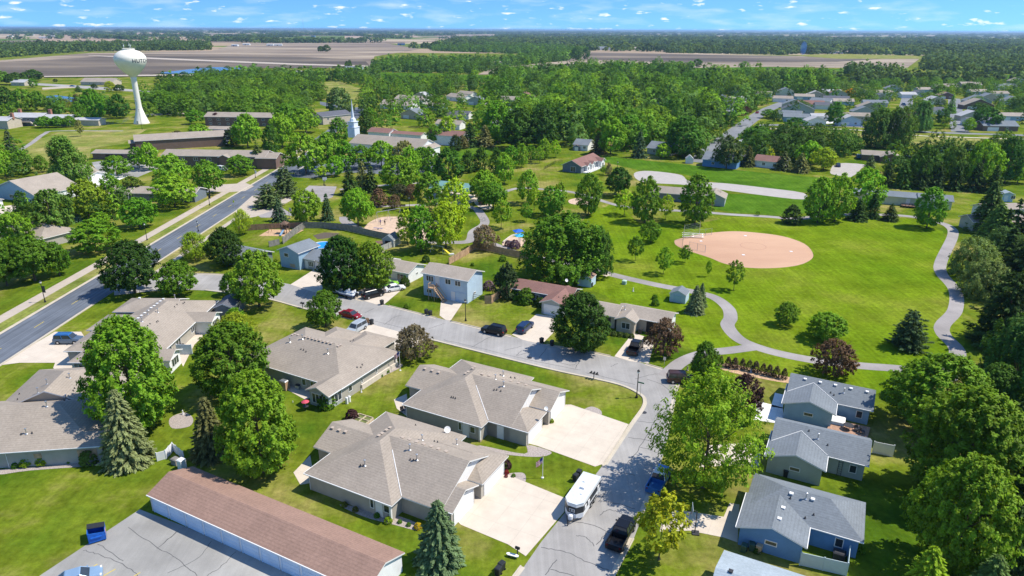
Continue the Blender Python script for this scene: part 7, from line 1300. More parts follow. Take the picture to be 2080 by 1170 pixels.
T = [
# --- near trees
('maple',283,872,652,178,G2,'huge bright maple between the taupe duplexes, crown taller than the roofs','maple_tree'),
('spruce',262,938,783,108,BL,'blue-green spruce with brown tip at the corner of the taupe duplex','spruce_tree'),
('spruce',432,925,800,88,PN,'dull brownish spruce tucked against the big maple by the white fence screen','spruce_tree'),
('maple',535,958,762,165,G2,'big dense maple standing nearest the brown lock-up garage roof','maple_tree'),
('maple',478,800,662,150,G1,'rounded maple on the back lawn, between two other big maples','maple_tree'),
('airy',482,712,640,92,G3,'yellow-green loose tree at the far end of the back-lawn row','leafy_tree'),
('cypress',479,652,626,34,G2,'small dense evergreen shrub-tree beside the dark garden garage','evergreen_tree'),
('spruce',893,1142,1010,108,(0.13,0.22,0.09),'plump spruce on the lawn beside the lowest concrete driveway','spruce_tree'),
('airy',1428,990,768,202,(0.20,0.34,0.018),'tall airy bright green tree shading the parked blue pickup','leafy_tree'),
('young',1338,1138,1006,100,G4,'small yellow-green tree at the kerb behind the black pickup','leafy_tree'),
('maple_m',1506,850,764,72,PU,'dark purple-leaved tree behind the airy street tree','purple_tree'),
('maple',1428,772,697,62,G1,'round dark green tree where the footpath meets the street','leafy_tree'),
('maple',1902,880,728,196,G2,'broad deep green maple beyond the top blue-grey house','maple_tree'),
('maple',1942,1020,800,226,(0.14,0.26,0.016),'enormous green maple behind the white fence of the middle blue-grey house','maple_tree'),
('maple',1932,1160,936,186,(0.17,0.32,0.018),'bright yellow-green maple beside the lowest blue-grey house','maple_tree'),
('spruce',1868,1235,1105,120,G3,'light green young conifer rising from the bottom edge','spruce_tree'),
('spruce',1990,1260,1120,130,(0.12,0.2,0.05),'soft green conifer in the bottom corner of the wood','spruce_tree'),
('crab',842,728,664,88,BR,'brownish crab apple beside the flag and street','crab_apple_tree'),
('crab',1691,762,692,92,BRP,'reddish brown crab apple beside the park path behind the blue-grey roof','crab_apple_tree'),
('crab',1347,722,650,80,BRP,'dark bronze crab apple overhanging the driveway with the black pickup','crab_apple_tree'),
('crab',984,506,459,64,BR,'rounded brown crab apple at the corner of the cedar fence','crab_apple_tree'),
('broad',662,664,594,78,G1,'green tree on the lawn beside the red car','leafy_tree'),
('broad',527,622,514,118,G2,'wide spreading shade tree beside the side street','shade_tree'),
('broad',470,600,555,44,G1,'small green tree tucked under the wide shade tree','leafy_tree'),
('broad',274,594,494,128,(0.042,0.105,0.012),'dense dark tree overhanging the wide dark road','shade_tree'),
('broad',364,598,533,92,G1,'green tree beside the dense dark tree at the road corner','leafy_tree'),
('maple',697,592,482,96,(0.04,0.11,0.012),'dark full tree between the blue pool and the speedboat','shade_tree'),
('maple',757,588,494,86,G2,'lighter green tree touching the dark one above the parked cars','shade_tree'),
('maple',1180,712,598,112,(0.055,0.125,0.016),'dense rounded dark tree in front of the tan ranch house','shade_tree'),
('cottonwood',1140,568,432,158,G1,'massive ragged cottonwood over the maroon roofed house','cottonwood_tree'),
('cottonwood',1205,560,458,82,(0.06,0.15,0.012),'slimmer ragged tree leaning out beside the cottonwood','cottonwood_tree'),
('cypress',1029,604,537,50,(0.045,0.085,0.03),'dark pointed juniper beside the maroon roofed house','juniper_tree'),
('spruce',1411,635,577,42,BL,'spruce beside the small white shed','spruce_tree'),
('spruce',1423,622,572,26,BL,'second slim spruce behind the one at the white shed','spruce_tree'),
# --- park
('young',1290,530,481,30,G1,'young tree on the lawn between cottonwood and backstop','young_tree'),
('young',1347,557,504,33,G2,'young airy tree below the ball field backstop, beside the path','young_tree'),
('young',1391,534,499,27,G1,'small round tree just below the infield edge','young_tree'),
('young',1438,562,530,12,G2,'thin whip of a sapling below the infield','sapling'),
('young',1490,590,531,36,G2,'young upright tree closest to the lower infield curve','young_tree'),
('broad_m',1322,492,450,46,G1,'low round-headed tree beside the backstop','young_tree'),
('maple_m',1195,438,354,54,G1,'tall full tree on the lawn beside the volleyball sand','park_tree'),
('young',1268,437,387,38,G3,'small pale green tree beside the tall pair of park trees','young_tree'),
('maple_m',1310,452,361,60,G1,'dense tall oval tree in front of the grey roofed house','park_tree'),
('young',1352,446,397,30,G3,'slender pale tree between the two dense oval trees','young_tree'),
('maple_m',1411,456,357,70,G1,'largest dense oval tree beside the red garden fence','park_tree'),
('broad',1596,660,616,56,G2,'small spreading tree alone on the ball field lawn','young_tree'),
('broad',1675,690,638,88,G2,'wide low green tree above the bronze crab apple','park_tree'),
('pine',1842,706,624,74,(0.065,0.115,0.045),'bushy pine alone near the winding path','pine_tree'),
('maple_m',1882,463,383,60,G1,'tall clean-stemmed tree before the pale green long house','park_tree'),
('maple_m',1660,452,363,64,G2,'bright green tree in the tight pair beside the path','park_tree'),
('maple_m',1695,450,355,62,G2,'taller partner of the tight pair beside the path','park_tree'),
('maple_m',1752,432,343,72,G2,'full green tree rising behind the dark spruces','park_tree'),
('cypress',1607,454,418,38,DK2,'squat dark evergreen bush-tree beside the crop strip','evergreen_tree'),
('spruce_m',1741,447,400,48,DK2,'broad dark spruce at the path below the full green tree','spruce_tree'),
('spruce_m',1771,443,378,34,DK2,'narrow dark spruce at the house corner','spruce_tree'),
('spruce_m',1807,448,411,38,DK2,'short dark spruce standing in front of the long pale house','spruce_tree'),
('young',1906,436,420,12,G2,'thin sapling before the long pale house door','sapling'),
('young',1540,438,428,10,G2,'tiny sapling at the edge of the second crop strip','sapling'),
('young',1440,506-70,420,9,G1,'tiny sapling beside the path near the red fence','sapling'),
('young',1018,464,404,40,G2,'young tree beside the curved path and crab apple','young_tree'),
('young',1069,450,413,24,G1,'small dark young tree on the open park lawn','young_tree'),
('young',1085,427,383,26,G3,'yellow-green young tree on the open park lawn','young_tree'),
('oval_m',1073,414,347,44,G2,'twin-topped tree above the yellow-green young tree','park_tree'),
('maple_m',1118,438,380,58,G1,'full green tree just above the cottonwood','park_tree'),
('young',1138,425,372,26,G2,'slim tree leaning over the full green one','young_tree'),
('broad',1256,398,342,62,(0.04,0.1,0.012),'dark rounded tree at the cul-de-sac turning circle','shade_tree'),
('young',1226,335+19,336,14,G1,'little tree by the big purple-roofed house','young_tree'),
('cypress',1236,357,331,13,BR,'small bronze shrub by the purple-roofed house','shrub'),
('broad',985,412,348,72,G2,'broad tree beside the green picnic shelter','park_tree'),
('broad',1002,425,372,66,G1,'lower tree hiding the end of the picnic shelter','park_tree'),
('oval_m',872,428,352,58,G1,'tall dark tree in front of the picnic shelter','park_tree'),
('oval_m',925,450,365,62,G3,'bright tree covering the corner of the green shelter roof','park_tree'),
('broad',906,505,414,88,G3,'wide pale green tree beside the playground sand','park_tree'),
('oval_m',856,512,420,60,G1,'dark green tree at the edge of the playground sand','park_tree'),
('oval_m',828,495,428,44,G3,'pale tree overlapping the playground swings','park_tree'),
('broad',728,460,385,72,G2,'round bright tree above the weathered fence','park_tree'),
('spruce_m',666,447,388,32,(0.05,0.105,0.04),'tidy cone spruce beside the basketball court','spruce_tree'),
('broad',624,456,389,72,G2,'round green tree beside the tidy cone spruce','park_tree'),
('spruce_m',568,449,398,36,(0.05,0.095,0.04),'narrow spruce before the round green tree','spruce_tree'),
('spruce_m',636,400,382,16,PN,'small brown-green spruce on the basketball court edge','spruce_tree'),
('pine',547,420,370,60,(0.09,0.13,0.045),'dark bushy pine at the entry from the wide road','pine_tree'),
('pine',581,398,334,56,(0.08,0.12,0.045),'taller dark pine behind the bushy pine','pine_tree'),
('cypress',771,418,384,34,BRP,'bronze small tree by the middle park path','ornamental_tree'),
('crab',802,425,396,30,BRP,'lowest of the bronze ornamental trees by the path','ornamental_tree'),
('crab',812,402,374,42,(0.07,0.08,0.04),'middle ornamental tree of the dark bronze group','ornamental_tree'),
('crab',838,406,375,36,BRP,'bronze ornamental tree nearest the tall dark tree','ornamental_tree'),
('spruce_m',712,395,330,44,DK2,'dark spruce closest to the upper basketball court','spruce_tree'),
('spruce_m',738,388,322,42,PN,'brownish spruce in the middle of the evergreen clump','spruce_tree'),
('spruce_m',755,390,328,36,DK2,'tallest spruce of the clump beside the car park','spruce_tree'),
('maple_m',810,385,318,74,G2,'bright full tree between car park and path','park_tree'),
('oval_m',835,378,300,44,G2,'upright bright tree behind the full one at the car park','park_tree'),
('maple_m',912,372,302,62,(0.05,0.13,0.012),'big dark green tree before the green park field','park_tree'),
('maple_m',870,352,300,50,G1,'green tree at the car park corner nearest the park field','park_tree'),
('cypress',951,350,308,30,DK,'first dark cone-shaped tree on the mown field','park_tree'),
('cypress',977,347,300,32,DK,'second dark cone-shaped tree on the mown field','park_tree'),
('cypress',1008,352,302,28,DK,'third, most shaded cone-shaped tree on the mown field','park_tree'),
('oval_m',1024,374,313,40,G2,'bright upright tree before the cone-shaped row','park_tree'),
('oval_m',1038,342,297,34,G1,'round tree, lowest in the diagonal row toward the wood','park_tree'),
('oval_m',1060,340,293,30,G2,'bright tree, second in the diagonal row toward the wood','park_tree'),
('oval_m',1078,328,295,24,G1,'narrow tree, third in the diagonal row toward the wood','park_tree'),
('young',1096,332,298,20,G2,'small tree in front of the diagonal row','young_tree'),
('oval_m',1106,324,282,26,G2,'fuller tree near the top of the diagonal row','park_tree'),
('young',1129,320,285,24,G3,'top tree of the diagonal row, yellow-green','young_tree'),
# --- row by the car park and church
('broad_m',622,352,276,78,G2,'large shade tree at the bend of the wide road','shade_tree'),
('broad_m',668,345,272,64,G2,'second shade tree along the car park from the bend','shade_tree'),
('oval_m',700,345,286,48,G1,'shade tree below the church steeple','shade_tree'),
('oval_m',735,342,296,46,G1,'green tree in front of the steeple end of the church','shade_tree'),
('broad_m',775,340,288,60,G2,'full tree hiding the middle of the church roof','shade_tree'),
('broad_m',823,340,288,52,TN,'half-bare tan and green tree before the church','shade_tree'),
('oval_m',858,340,300,44,G1,'green tree before the white gable of the church','shade_tree'),
('young',655,362,338,28,G3,'little bright tree beside the parked cars of the lot','young_tree'),
('oval_m',683,358,318,36,G2,'mid green tree beside the evergreen clump','park_tree'),
('cypress',745,273,225,30,DK,'dark columnar evergreen behind the steeple','evergreen_tree'),
('oval_m',754,266,220,34,G1,'green tree behind the steeple','leafy_tree'),
('oval_m',690,292,240,44,G1,'round green tree next to the church steeple','leafy_tree'),
('broad_m',690,240,180,58,GY,'grey-green open crowned tree at the road bend','shade_tree'),
('broad_m',884,292,255,36,G1,'round tree in front of the maroon roofed two-storey house','leafy_tree'),
('oval_m',910,290,238,40,YL and G3,'yellow-green tree behind the maroon roofed house','leafy_tree'),
('cypress',926,306,275,26,DK2,'dark rounded evergreen at the top corner of the mown field','evergreen_tree'),
('cypress',940,302,276,22,PN,'brown-green rounded evergreen beside the dark one','evergreen_tree'),
# --- wood behind the park
('maple_m',1010,290,208,70,G1,'deep green wood tree above the cone-shaped row','wood_tree'),
('spruce_m',955,298,245,46,DK2,'dark pine in the wood edge above the mown field','pine_tree'),
('spruce_m',985,298,250,44,PN,'brown-tinged pine in the wood edge','pine_tree'),
('maple_m',1055,302,222,78,DK,'large shadowy tree over the diagonal row','wood_tree'),
('maple_m',1100,300,215,76,(0.05,0.12,0.015),'tall wood tree beside the small white garage','wood_tree'),
('maple_m',1155,275,225,60,G1,'wood tree just behind the small white garage','wood_tree'),
('spruce_m',1215,312,265,42,(0.08,0.075,0.04),'bronze spruce at the edge of the crop strip','spruce_tree'),
('oval_m',1240,314,240,58,G2,'bright wood tree between bronze and blue spruces','wood_tree'),
('spruce_m',1298,320,259,36,(0.055,0.105,0.05),'sharp tall spruce standing in front of the wood','spruce_tree'),
('maple_m',1275,300,235,70,G1,'full tree behind the sharp spruce','wood_tree'),
('oval_m',1345,322,292,32,G3,'small bright tree beside the slate house','leafy_tree'),
('maple_m',1385,318,240,84,(0.06,0.14,0.015),'massive wood tree where the street disappears','wood_tree'),
('maple_m',1350,290,235,60,G2,'bright wood tree behind the massive one','wood_tree'),
('broad_m',1475,342,278,58,(0.075,0.12,0.03),'olive pine-like tree over the bright blue playhouse','shade_tree'),
('spruce_m',1518,338,292,36,(0.08,0.10,0.03),'olive spruce beside the bright blue playhouse','spruce_tree'),
('broad_m',1535,300,257,74,(0.06,0.15,0.012),'wide dark crown above the blue playhouse','shade_tree'),
('maple_m',1612,280,240,54,(0.045,0.13,0.012),'round deep green tree at the edge of the dry meadow','shade_tree'),
('maple_m',1620,300,262,52,G1,'lower round tree before the deep green one','shade_tree'),
('cypress',1555,322,296,30,G4,'yellow-green bushy tree beside the pink roof','leafy_tree'),
('broad_m',1640,338,288,56,G2,'light green tree beside the small concrete street','leafy_tree'),
('broad_m',1672,345,302,54,G3,'yellow-green tree nearest the small concrete street','leafy_tree'),
('spruce_m',1590,345,305,44,(0.09,0.11,0.04),'brownish conifer clump tree behind the crop strip','conifer_tree'),
('spruce_m',1625,350,308,42,PN,'dark conifer behind the crop strip','conifer_tree'),
('maple_m',1722,312,272,54,(0.06,0.15,0.015),'dark tree behind the brown bungalow van','shade_tree'),
('cottonwood',1778,300,218,62,(0.07,0.15,0.02),'huge willowy tree by the dry meadow','willow_tree'),
('cottonwood',1818,300,215,66,(0.095,0.17,0.02),'second huge willowy tree by the dry meadow','willow_tree'),
('spruce_m',1765,350,312,32,(0.1,0.15,0.06),'pale conifer in front of the brown bungalow','conifer_tree'),
# --- right hand shelter belt behind the long pale house
('spruce_m',1800,378,325,40,DK2,'shelter-belt spruce nearest the brown bungalow','spruce_tree'),
('spruce_m',1832,382,322,44,DK,'second spruce of the shelter belt','spruce_tree'),
('broad_m',1872,380,300,58,(0.06,0.13,0.015),'round dark tree in the shelter belt beside the creek','shade_tree'),
('spruce_m',1868,384,326,44,DK2,'low dark spruce of the shelter belt','spruce_tree'),
('spruce_m',1900,384,322,46,(0.045,0.075,0.02),'olive-black spruce in the middle of the shelter belt','spruce_tree'),
('broad_m',1930,380,300,56,(0.08,0.15,0.02),'tall green tree in the middle of the shelter belt','shade_tree'),
('spruce_m',1940,386,328,46,DK2,'dark spruce before the tall shelter-belt tree','spruce_tree'),
('broad_m',1985,382,290,72,G2,'bright wide tree rising from the shelter belt','shade_tree'),
('spruce_m',1978,388,325,50,DK2,'dark spruce near the end of the shelter belt','spruce_tree'),
('maple_m',2040,372,280,60,(0.045,0.12,0.015),'tall dark round tree at the end of the shelter belt','shade_tree'),
('spruce_m',2015,392,330,44,DK2,'last dark spruce of the shelter belt','spruce_tree'),
('spruce',2000,470,362,74,(0.08,0.12,0.03),'tall olive spruce beside the long pale house','spruce_tree'),
('spruce',2018,492,408,78,(0.14,0.21,0.04),'light green conifer leaning on the tall olive spruce','conifer_tree'),
('broad_m',2066,372,335,44,G2,'bright tree beside the trailer homes','leafy_tree'),
# --- winding path belt
('willow',1972,560,482,90,WG,'pale willowy shrub-tree spilling toward the winding path','willow_tree'),
('willow',1998,602,526,100,WG,'lower pale willowy tree at the bend of the winding path','willow_tree'),
('willow',2032,530,462,80,(0.1,0.17,0.05),'greyer willowy tree behind the pale ones','willow_tree'),
('pine',2060,600,480,110,DK2,'black-green conifer beyond the willowy trees','conifer_tree'),
('pine',2030,700,540,120,DK2,'dark conifer shading the winding path','conifer_tree'),
('pine',2075,690,530,120,(0.04,0.09,0.015),'dark conifer at the edge of the picture above the poplar','conifer_tree'),
('cottonwood',2050,830,632,140,(0.075,0.16,0.03),'tall grey-green poplar beside the winding path','poplar_tree'),
('pine',2040,770,660,80,DK2,'shadowed conifer in front of the tall poplar','conifer_tree'),
('maple',1852,806,740,80,(0.05,0.13,0.015),'dark green tree hiding the end of the top blue-grey roof','shade_tree'),
('maple',2004,868,744,108,(0.08,0.17,0.02),'large tree between the winding path and the white fence','shade_tree'),
('pine',2060,960,800,130,DK2,'black conifer deep in the wood behind the enormous maple','conifer_tree'),
('pine',2090,1090,900,150,DK2,'black conifer in the wood at the picture edge','conifer_tree'),
('pine',2035,1180,1000,130,DK2,'black conifer behind the bright yellow-green maple','conifer_tree'),
('pine',2022,950,830,90,DK2,'black conifer showing between the two big maples of the wood edge','conifer_tree'),
('pine',2030,1080,950,90,(0.045,0.085,0.02),'dark conifer behind the yellow-green maple crown','conifer_tree'),
('pine',2008,860,770,60,DK2,'small dark conifer at the foot of the grey-green poplar','conifer_tree'),
('airy',2130,900,700,160,(0.07,0.16,0.03),'loose green tree at the picture edge beside the poplar','leafy_tree'),
('pine',2110,780,600,120,DK2,'tall dark conifer at the picture edge','conifer_tree'),
# --- far side of the wide road
('broad',285,463,404,78,G1,'round shade tree by the pavement opposite the playground','shade_tree'),
('broad_m',356,420,358,92,G2,'broad shade tree beside the pavement lamp','shade_tree'),
('broad_m',355,385,316,80,G2,'large tree behind the broad pavement tree','shade_tree'),
('broad_m',426,394,328,62,G1,'dark round tree at the pavement near the crossing drive','shade_tree'),
('oval_m',196,512,449,92,G2,'bright spreading tree at the lower pavement','shade_tree'),
('broad_m',182,444,368,80,(0.17,0.22,0.015),'olive yellow tree above the white driveway','shade_tree'),
('oval_m',233,430,355,48,G1,'upright tree beside the olive yellow one','leafy_tree'),
('oval_m',272,402,360,44,(0.1,0.16,0.02),'brown-mottled tree behind the round pavement tree','leafy_tree'),
('broad_m',305,345,292,44,G2,'round tree in front of the long brown apartments','leafy_tree'),
('oval_m',283,340,300,38,G1,'tree overlapping the carport of the brown apartments','leafy_tree'),
('broad_m',238,358,318,56,G1,'low wide tree beside the small parking court','leafy_tree'),
('cottonwood',143,380,276,92,(0.12,0.20,0.03),'very tall mottled tree behind the slate blue duplex','cottonwood_tree'),
('oval_m',86,350,316,26,G1,'little round tree at the meadow edge','leafy_tree'),
('spruce_m',25,316,258,36,(0.04,0.07,0.035),'dark blue spruce beside the meadow path','spruce_tree'),
('oval_m',50,355,306,36,G1,'green tree beside the dark blue spruce','leafy_tree'),
('broad_m',12,360,308,46,G2,'bright tree at the picture edge under the dark blue spruce','leafy_tree'),
('broad',35,505,434,78,G2,'bright tree above the lower pavement lamp','leafy_tree'),
('broad_m',112,480,390,96,(0.09,0.16,0.025),'mottled green tree in front of the slate blue duplex','leafy_tree'),
('spruce_m',152,450,420,34,(0.11,0.18,0.12),'pale blue spruce beside the mottled green tree','spruce_tree'),
('cypress',48,434,389,28,DK,'dark cypress at the corner of the slate blue duplex','cypress_tree'),
('broad',72,570,484,118,G1,'large spreading tree by the lowest stretch of pavement','shade_tree'),
('broad',122,560,494,52,G1,'tree leaning beside the large spreading one','shade_tree'),
('broad',15,580,500,84,G1,'tree at the picture edge beside the lowest pavement','shade_tree'),
('oval_m',208,470,432,42,G2,'small light tree behind the bright spreading tree','leafy_tree'),
('airy',397,528,474,62,G3,'thin yellow-green tree before the grey garage by the road','young_tree'),
('maple',460,540,464,70,(0.055,0.12,0.014),'dense dark tree hiding the grey garage','shade_tree'),
('airy',494,477,427,36,G3,'small yellow tree beside the wooden play tower','young_tree'),
('oval_m',488,356,316,54,G1,'round tree by the pavement below the brown apartments','leafy_tree'),
('spruce_m',526,339,287,42,(0.075,0.115,0.03),'olive spruce at the end of the brown apartments','spruce_tree'),
('oval_m',554,322,257,36,(0.06,0.14,0.015),'pointed dark tree beside the pavement bend','leafy_tree'),
('broad_m',574,300,233,62,G2,'tall tree behind the pointed dark one','leafy_tree'),
('broad_m',504,300,234,62,G2,'big tree in the apartment car park','leafy_tree'),
('cypress',470,297,264,30,DK2,'dark evergreen in the apartment car park','evergreen_tree'),
('broad_m',407,290,252,46,G2,'round tree at the apartment car park entry','leafy_tree'),
('broad_m',398,252,224,42,G1,'round tree beside the farther brown apartments','leafy_tree'),
('spruce_m',339,295,270,18,DK,'small spruce beside the brown gabled apartments','spruce_tree'),
('crab',363,297,266,32,(0.07,0.07,0.035),'dull bronze tree beside the brown gabled apartments','ornamental_tree'),
('maple_m',440,254,230,22,PU,'purple round tree against the farther apartments','ornamental_tree'),
('maple_m',522,246,233,14,PU,'small purple tree near the end of the farther apartments','ornamental_tree'),
('broad_m',622,270,222,60,G2,'tree in front of the tan building with the gable','leafy_tree'),
('broad_m',585,262,212,60,G1,'full tree behind the farther apartments','leafy_tree'),
('broad_m',92,259,237,34,G1,'first of three clipped round trees on the golf lawn','leafy_tree'),
('broad_m',118,259,237,28,G1,'middle of three clipped round trees on the golf lawn','leafy_tree'),
('broad_m',143,258,236,28,G1,'third clipped round tree, nearest the water tower','leafy_tree'),
('oval_m',164,252,208,28,G1,'slender tree behind the three clipped round trees','leafy_tree'),
('young',165,277,244,16,TN,'half-bare tree on the dry meadow','bare_tree'),
('maple_m',195,248,182,48,G1,'large tree beside the water tower fence','leafy_tree'),
('maple_m',245,240,192,42,(0.06,0.15,0.015),'round tree whose trunk shows beside the water tower','leafy_tree'),
('maple_m',226,236,202,28,DK,'dark tree tucked behind the round one by the tower','leafy_tree'),
('spruce_m',104,230,196,18,DK,'narrow spruce by the pond','spruce_tree'),
('cypress',158,218,192,16,BRP,'rust-coloured evergreen at the pond','evergreen_tree'),
('willow',134,226,200,32,(0.17,0.2,0.03),'olive willow at the pond edge','willow_tree'),
('broad_m',82,224,186,36,G1,'tree beside the narrow pond spruce','leafy_tree'),
('broad_m',50,226,182,44,G1,'full tree behind the pale golf building','leafy_tree'),
('broad_m',14,224,178,50,DK,'dark full tree at the picture edge by the golf building','leafy_tree'),
('oval_m',224,186,165,22,G4,'bright yellow tree by the far road','leafy_tree'),
('spruce_m',160,187,172,20,DK,'squat spruce by the far road','spruce_tree'),
('crab',192,181,170,14,DK2,'dark shrubby tree by the far road','leafy_tree'),
('broad_m',243,187,172,20,DK2,'dark twin-headed tree by the far road','leafy_tree'),
('oval_m',113,167,160,9,DK2,'tiny dark tree on the far lawn','leafy_tree'),
('oval_m',68,178,160,18,G1,'round tree by the far tan house','leafy_tree'),
('broad_m',35,172,148,44,DK,'dark clump tree above the far tan house','leafy_tree'),
('broad_m',70,165,142,40,DK,'dark tree at the field corner','leafy_tree'),
('broad_m',5,172,145,44,G1,'green tree at the picture edge by the field','leafy_tree'),
('cypress',705,137,124,9,DK,'one of two slim poplars by the dark field','poplar_tree'),
('cypress',711,137,122,9,DK,'taller of the two slim poplars by the dark field','poplar_tree'),
('broad_m',652,106,94,16,DK,'lone round tree in the ploughed field','leafy_tree'),
('oval_m',664,106,91,16,DK,'taller lone tree in the ploughed field','leafy_tree'),
('oval_m',1416,138,120,20,(0.05,0.13,0.015),'tree standing between the brown and green fields','leafy_tree'),
('oval_m',1402,140,124,16,G2,'bright tree beside the one between the fields','leafy_tree'),
('maple_m',1720,162,133,18,(0.06,0.14,0.02),'first tree of the block on the green field','leafy_tree'),
('oval_m',1170,124,95,26,(0.07,0.15,0.04),'tall clump tree on the bare soil','leafy_tree'),
('oval_m',1190,122,97,18,(0.06,0.14,0.04),'shorter clump tree on the bare soil','leafy_tree'),
# --- neighbourhood colour accents
('oval_m',1726,196,180,18,YL,'golden yellow tree among the far houses','golden_tree'),
('oval_m',1157,190,168,16,(0.4,0.42,0.02),'yellow tree deep in the big wood','golden_tree'),
('oval_m',1692,255,208,36,(0.06,0.15,0.02),'tall green tree beside the white garage with two doors','leafy_tree'),
('crab',1512,235,216,26,PU,'purple bush-like tree by the red car street','ornamental_tree'),
('oval_m',1560,240,222,30,G1,'round tree at the street corner by the blue houses','leafy_tree'),
('oval_m',1912,255,222,30,(0.05,0.14,0.02),'dark tree on the corner lot between two streets','leafy_tree'),
('cottonwood',1868,268,205,52,(0.1,0.2,0.05),'grey-green big tree on the corner of the far streets','leafy_tree'),
('oval_m',1966,268,240,24,G2,'round street tree at the far T junction','leafy_tree'),
('broad_m',2000,262,218,56,(0.06,0.15,0.02),'wide tree before the far brown houses','leafy_tree'),
('spruce_m',1930,230,190,24,G1,'upright tree beside the far straight street','leafy_tree'),
]
GT = {}
for t in T:
    k, px, by, ty, wp, col, lab, nm = t[:8]
    cat = {'spruce_tree': 'spruce', 'sapling': 'sapling', 'shrub': 'shrub'}.get(nm, 'tree')
    small = by < 262
    tree(k, px, by, ty, wp, col, lab, nm, cat, None, single=small)
# near shrubs: (px, base, top, width, colour, label)
def bush(px, by, wpx, col, label, group=None, hf=0.8, name='shrub'):
    b = G(px, by); s = mpp(b.x, b.y, 0.5); W = wpx*s
    return tree_at('bush', b.x, b.y, W, W*hf, col, label, name, 'shrub', group, True)
SH = [(664,826,38,G1,'big round clipped bush at the sunroom corner'),(640,795-8,16,G2,'small bush beside the wooden bin store'),(698,808,12,G3,'small light bush beside the white posts'),(773,765,10,G1,'small bush halfway along the long side wall'),(785,757,12,G1,'bush near the flag on the gravel strip'),
 (715,852,26,PU,'purple barberry bush beside the raised planters'),(56,945,24,G3,'bright round bush, middle of three along the wall'),(88,942,24,G3,'bright round bush, second along the grey wall'),(119,938,18,G3,'smallest bright bush along the grey wall'),(182,940,34,(0.13,0.2,0.03),'tall feathery bush below the boarded window'),(32,950,14,G1,'low green bush at the end of the gravel strip'),(141,940,9,G1,'tiny bush between bright bushes and feathery one'),
 (789,1061,16,G3,'yellow-green mound by the entry of the lowest duplex'),(849,1073,15,YL,'bright yellow bush beside the plump spruce'),(830,1068,9,G1,'small green bush next to the bright yellow one'),(812,1062,9,G1,'small dull bush by the lowest duplex entry'),(700,1028,12,OL,'pale flowering bush by the lowest duplex wall'),(722,1038,12,OL,'second pale bush nearer the entry'),(766,1050,12,G1,'bush right below the covered entry'),
 (1027,950,22,PU,'dark purple bush at the garage corner'),(1029,962,10,(0.25,0.02,0.03),'bright red bush on the gravel bed'),(1028,969,7,(0.2,0.02,0.03),'small red bush below the bright red one'),(1043,968,8,G1,'small green mound on the gravel bed'),
 (974,1000+6,6,BRP,'rusty potted shrub between the garage doors'),(1004,966,7,BRP,'rusty potted shrub at the driveway corner'),
 (1069,615,36,G1,'pruned shrub in front of the maroon roofed house'),(1050,606,28,G2,'rounded shrub under the dark juniper'),(1098,622,22,DK,'dark shrub beside the maroon garage'),(865,538-6,16,DK,'dark round bush behind the blue two-storey house'),
 (993,588,22,(0.22,0.16,0.2),'lilac bush beside the blue two-storey house'),(1330,608,12,G1,'columnar shrub on the side lawn of the tan house'),(1331,620,16,G1,'slim young evergreen on the side lawn'),(827,626,12,G2,'small shrub in the front lawn ring'),(960,540,8,G1,'small shrub inside the fenced yard'),(1008,565,8,DK,'thin young evergreen in the fenced yard'),(1021,530,14,G2,'pale bush along the cedar fence'),
 (1046,504,20,(0.20,0.13,0.19),'purple flowering bush by the play shelters'),(1032,500,14,(0.22,0.14,0.20),'second purple flowering bush by the play shelters'),(823,580,20,DK,'dark bush against the white side wall'),(1310,690,8,G1,'little bush at the garage bin'),
 (1390,318,22,OL,'olive hedge bush behind the white domed shed'),(1422,322,20,GY,'grey bush beside the white domed shed'),(1380,306,14,G1,'small bush before the slate house'),(1120,862-4,10,G3,'bush at the patio of the upper duplex'),(910,824,9,G3,'tiny plant by the upper duplex patio'),
 (1537,1122,16,DK,'dark bush below the blue wall window'),(1588,1120,30,(0.05,0.13,0.02),'leafy bush against the deep blue wall'),(1745,1120,20,G2,'leafy plant at the end of the white screen fence')]
for px, by, wp, c, lab in SH: bush(px, by, wp, c, lab)
for i, (px, by) in enumerate([(1463,744),(1478,746),(1492,748),(1507,750),(1521,753),(1534,756),(1549,760),(1562,763),(1576,766),(1592,770)]):
    b = G(px, by); tree_at('cypress', b.x, b.y, 0.95+0.1*(i%3), 1.9, (0.10,0.065,0.055) if i%4 else (0.12,0.11,0.05), 'upright reddish shrub in the mulch hedge row above the footpath lawn', 'hedge_shrub', 'shrub', 'reddish shrubs in the mulch row', True)
for i, px in enumerate([1235,1247,1260,1272,1283]):
    bush(px, 680+i*1.6, 11, (0.12,0.16,0.04), 'low rounded foundation shrub under the tan house window', 'foundation shrubs of the tan house')
# ------------------------------------------------------------------ woods: far trees as masses
def inpoly(X, Y, poly):
    P = np.array(poly); n = len(P); c = np.zeros(len(X), bool); j = n-1
    for i in range(n):
        xi, yi = P[i]; xj, yj = P[j]
        c ^= ((yi > Y) != (yj > Y)) & (X < (xj-xi)*(Y-yi)/((yj-yi) if yj != yi else 1e-9)+xi); j = i
    return c
rngS = np.random.default_rng(77)
def blobtree(w, h, ncl, nlf, ls, seed, z0=.3, cone=False):
    if cone: return crown_spruce(w, h, z0, 7, 6, nlf, ls, seed)
    return crown_broad(w, h, z0, ncl, nlf, ls, seed, .66, .42, .09, .3, 8, 1.5, .72, 0, .22, .09)
LOW = [blobtree(11, 11, 62, 12, .50, s) for s in (101, 102, 103, 104)] + [blobtree(8, 12, 44, 12, .46, s) for s in (105, 106)] + [blobtree(6.5, 11, 0, 12, .5, 107, cone=True)]
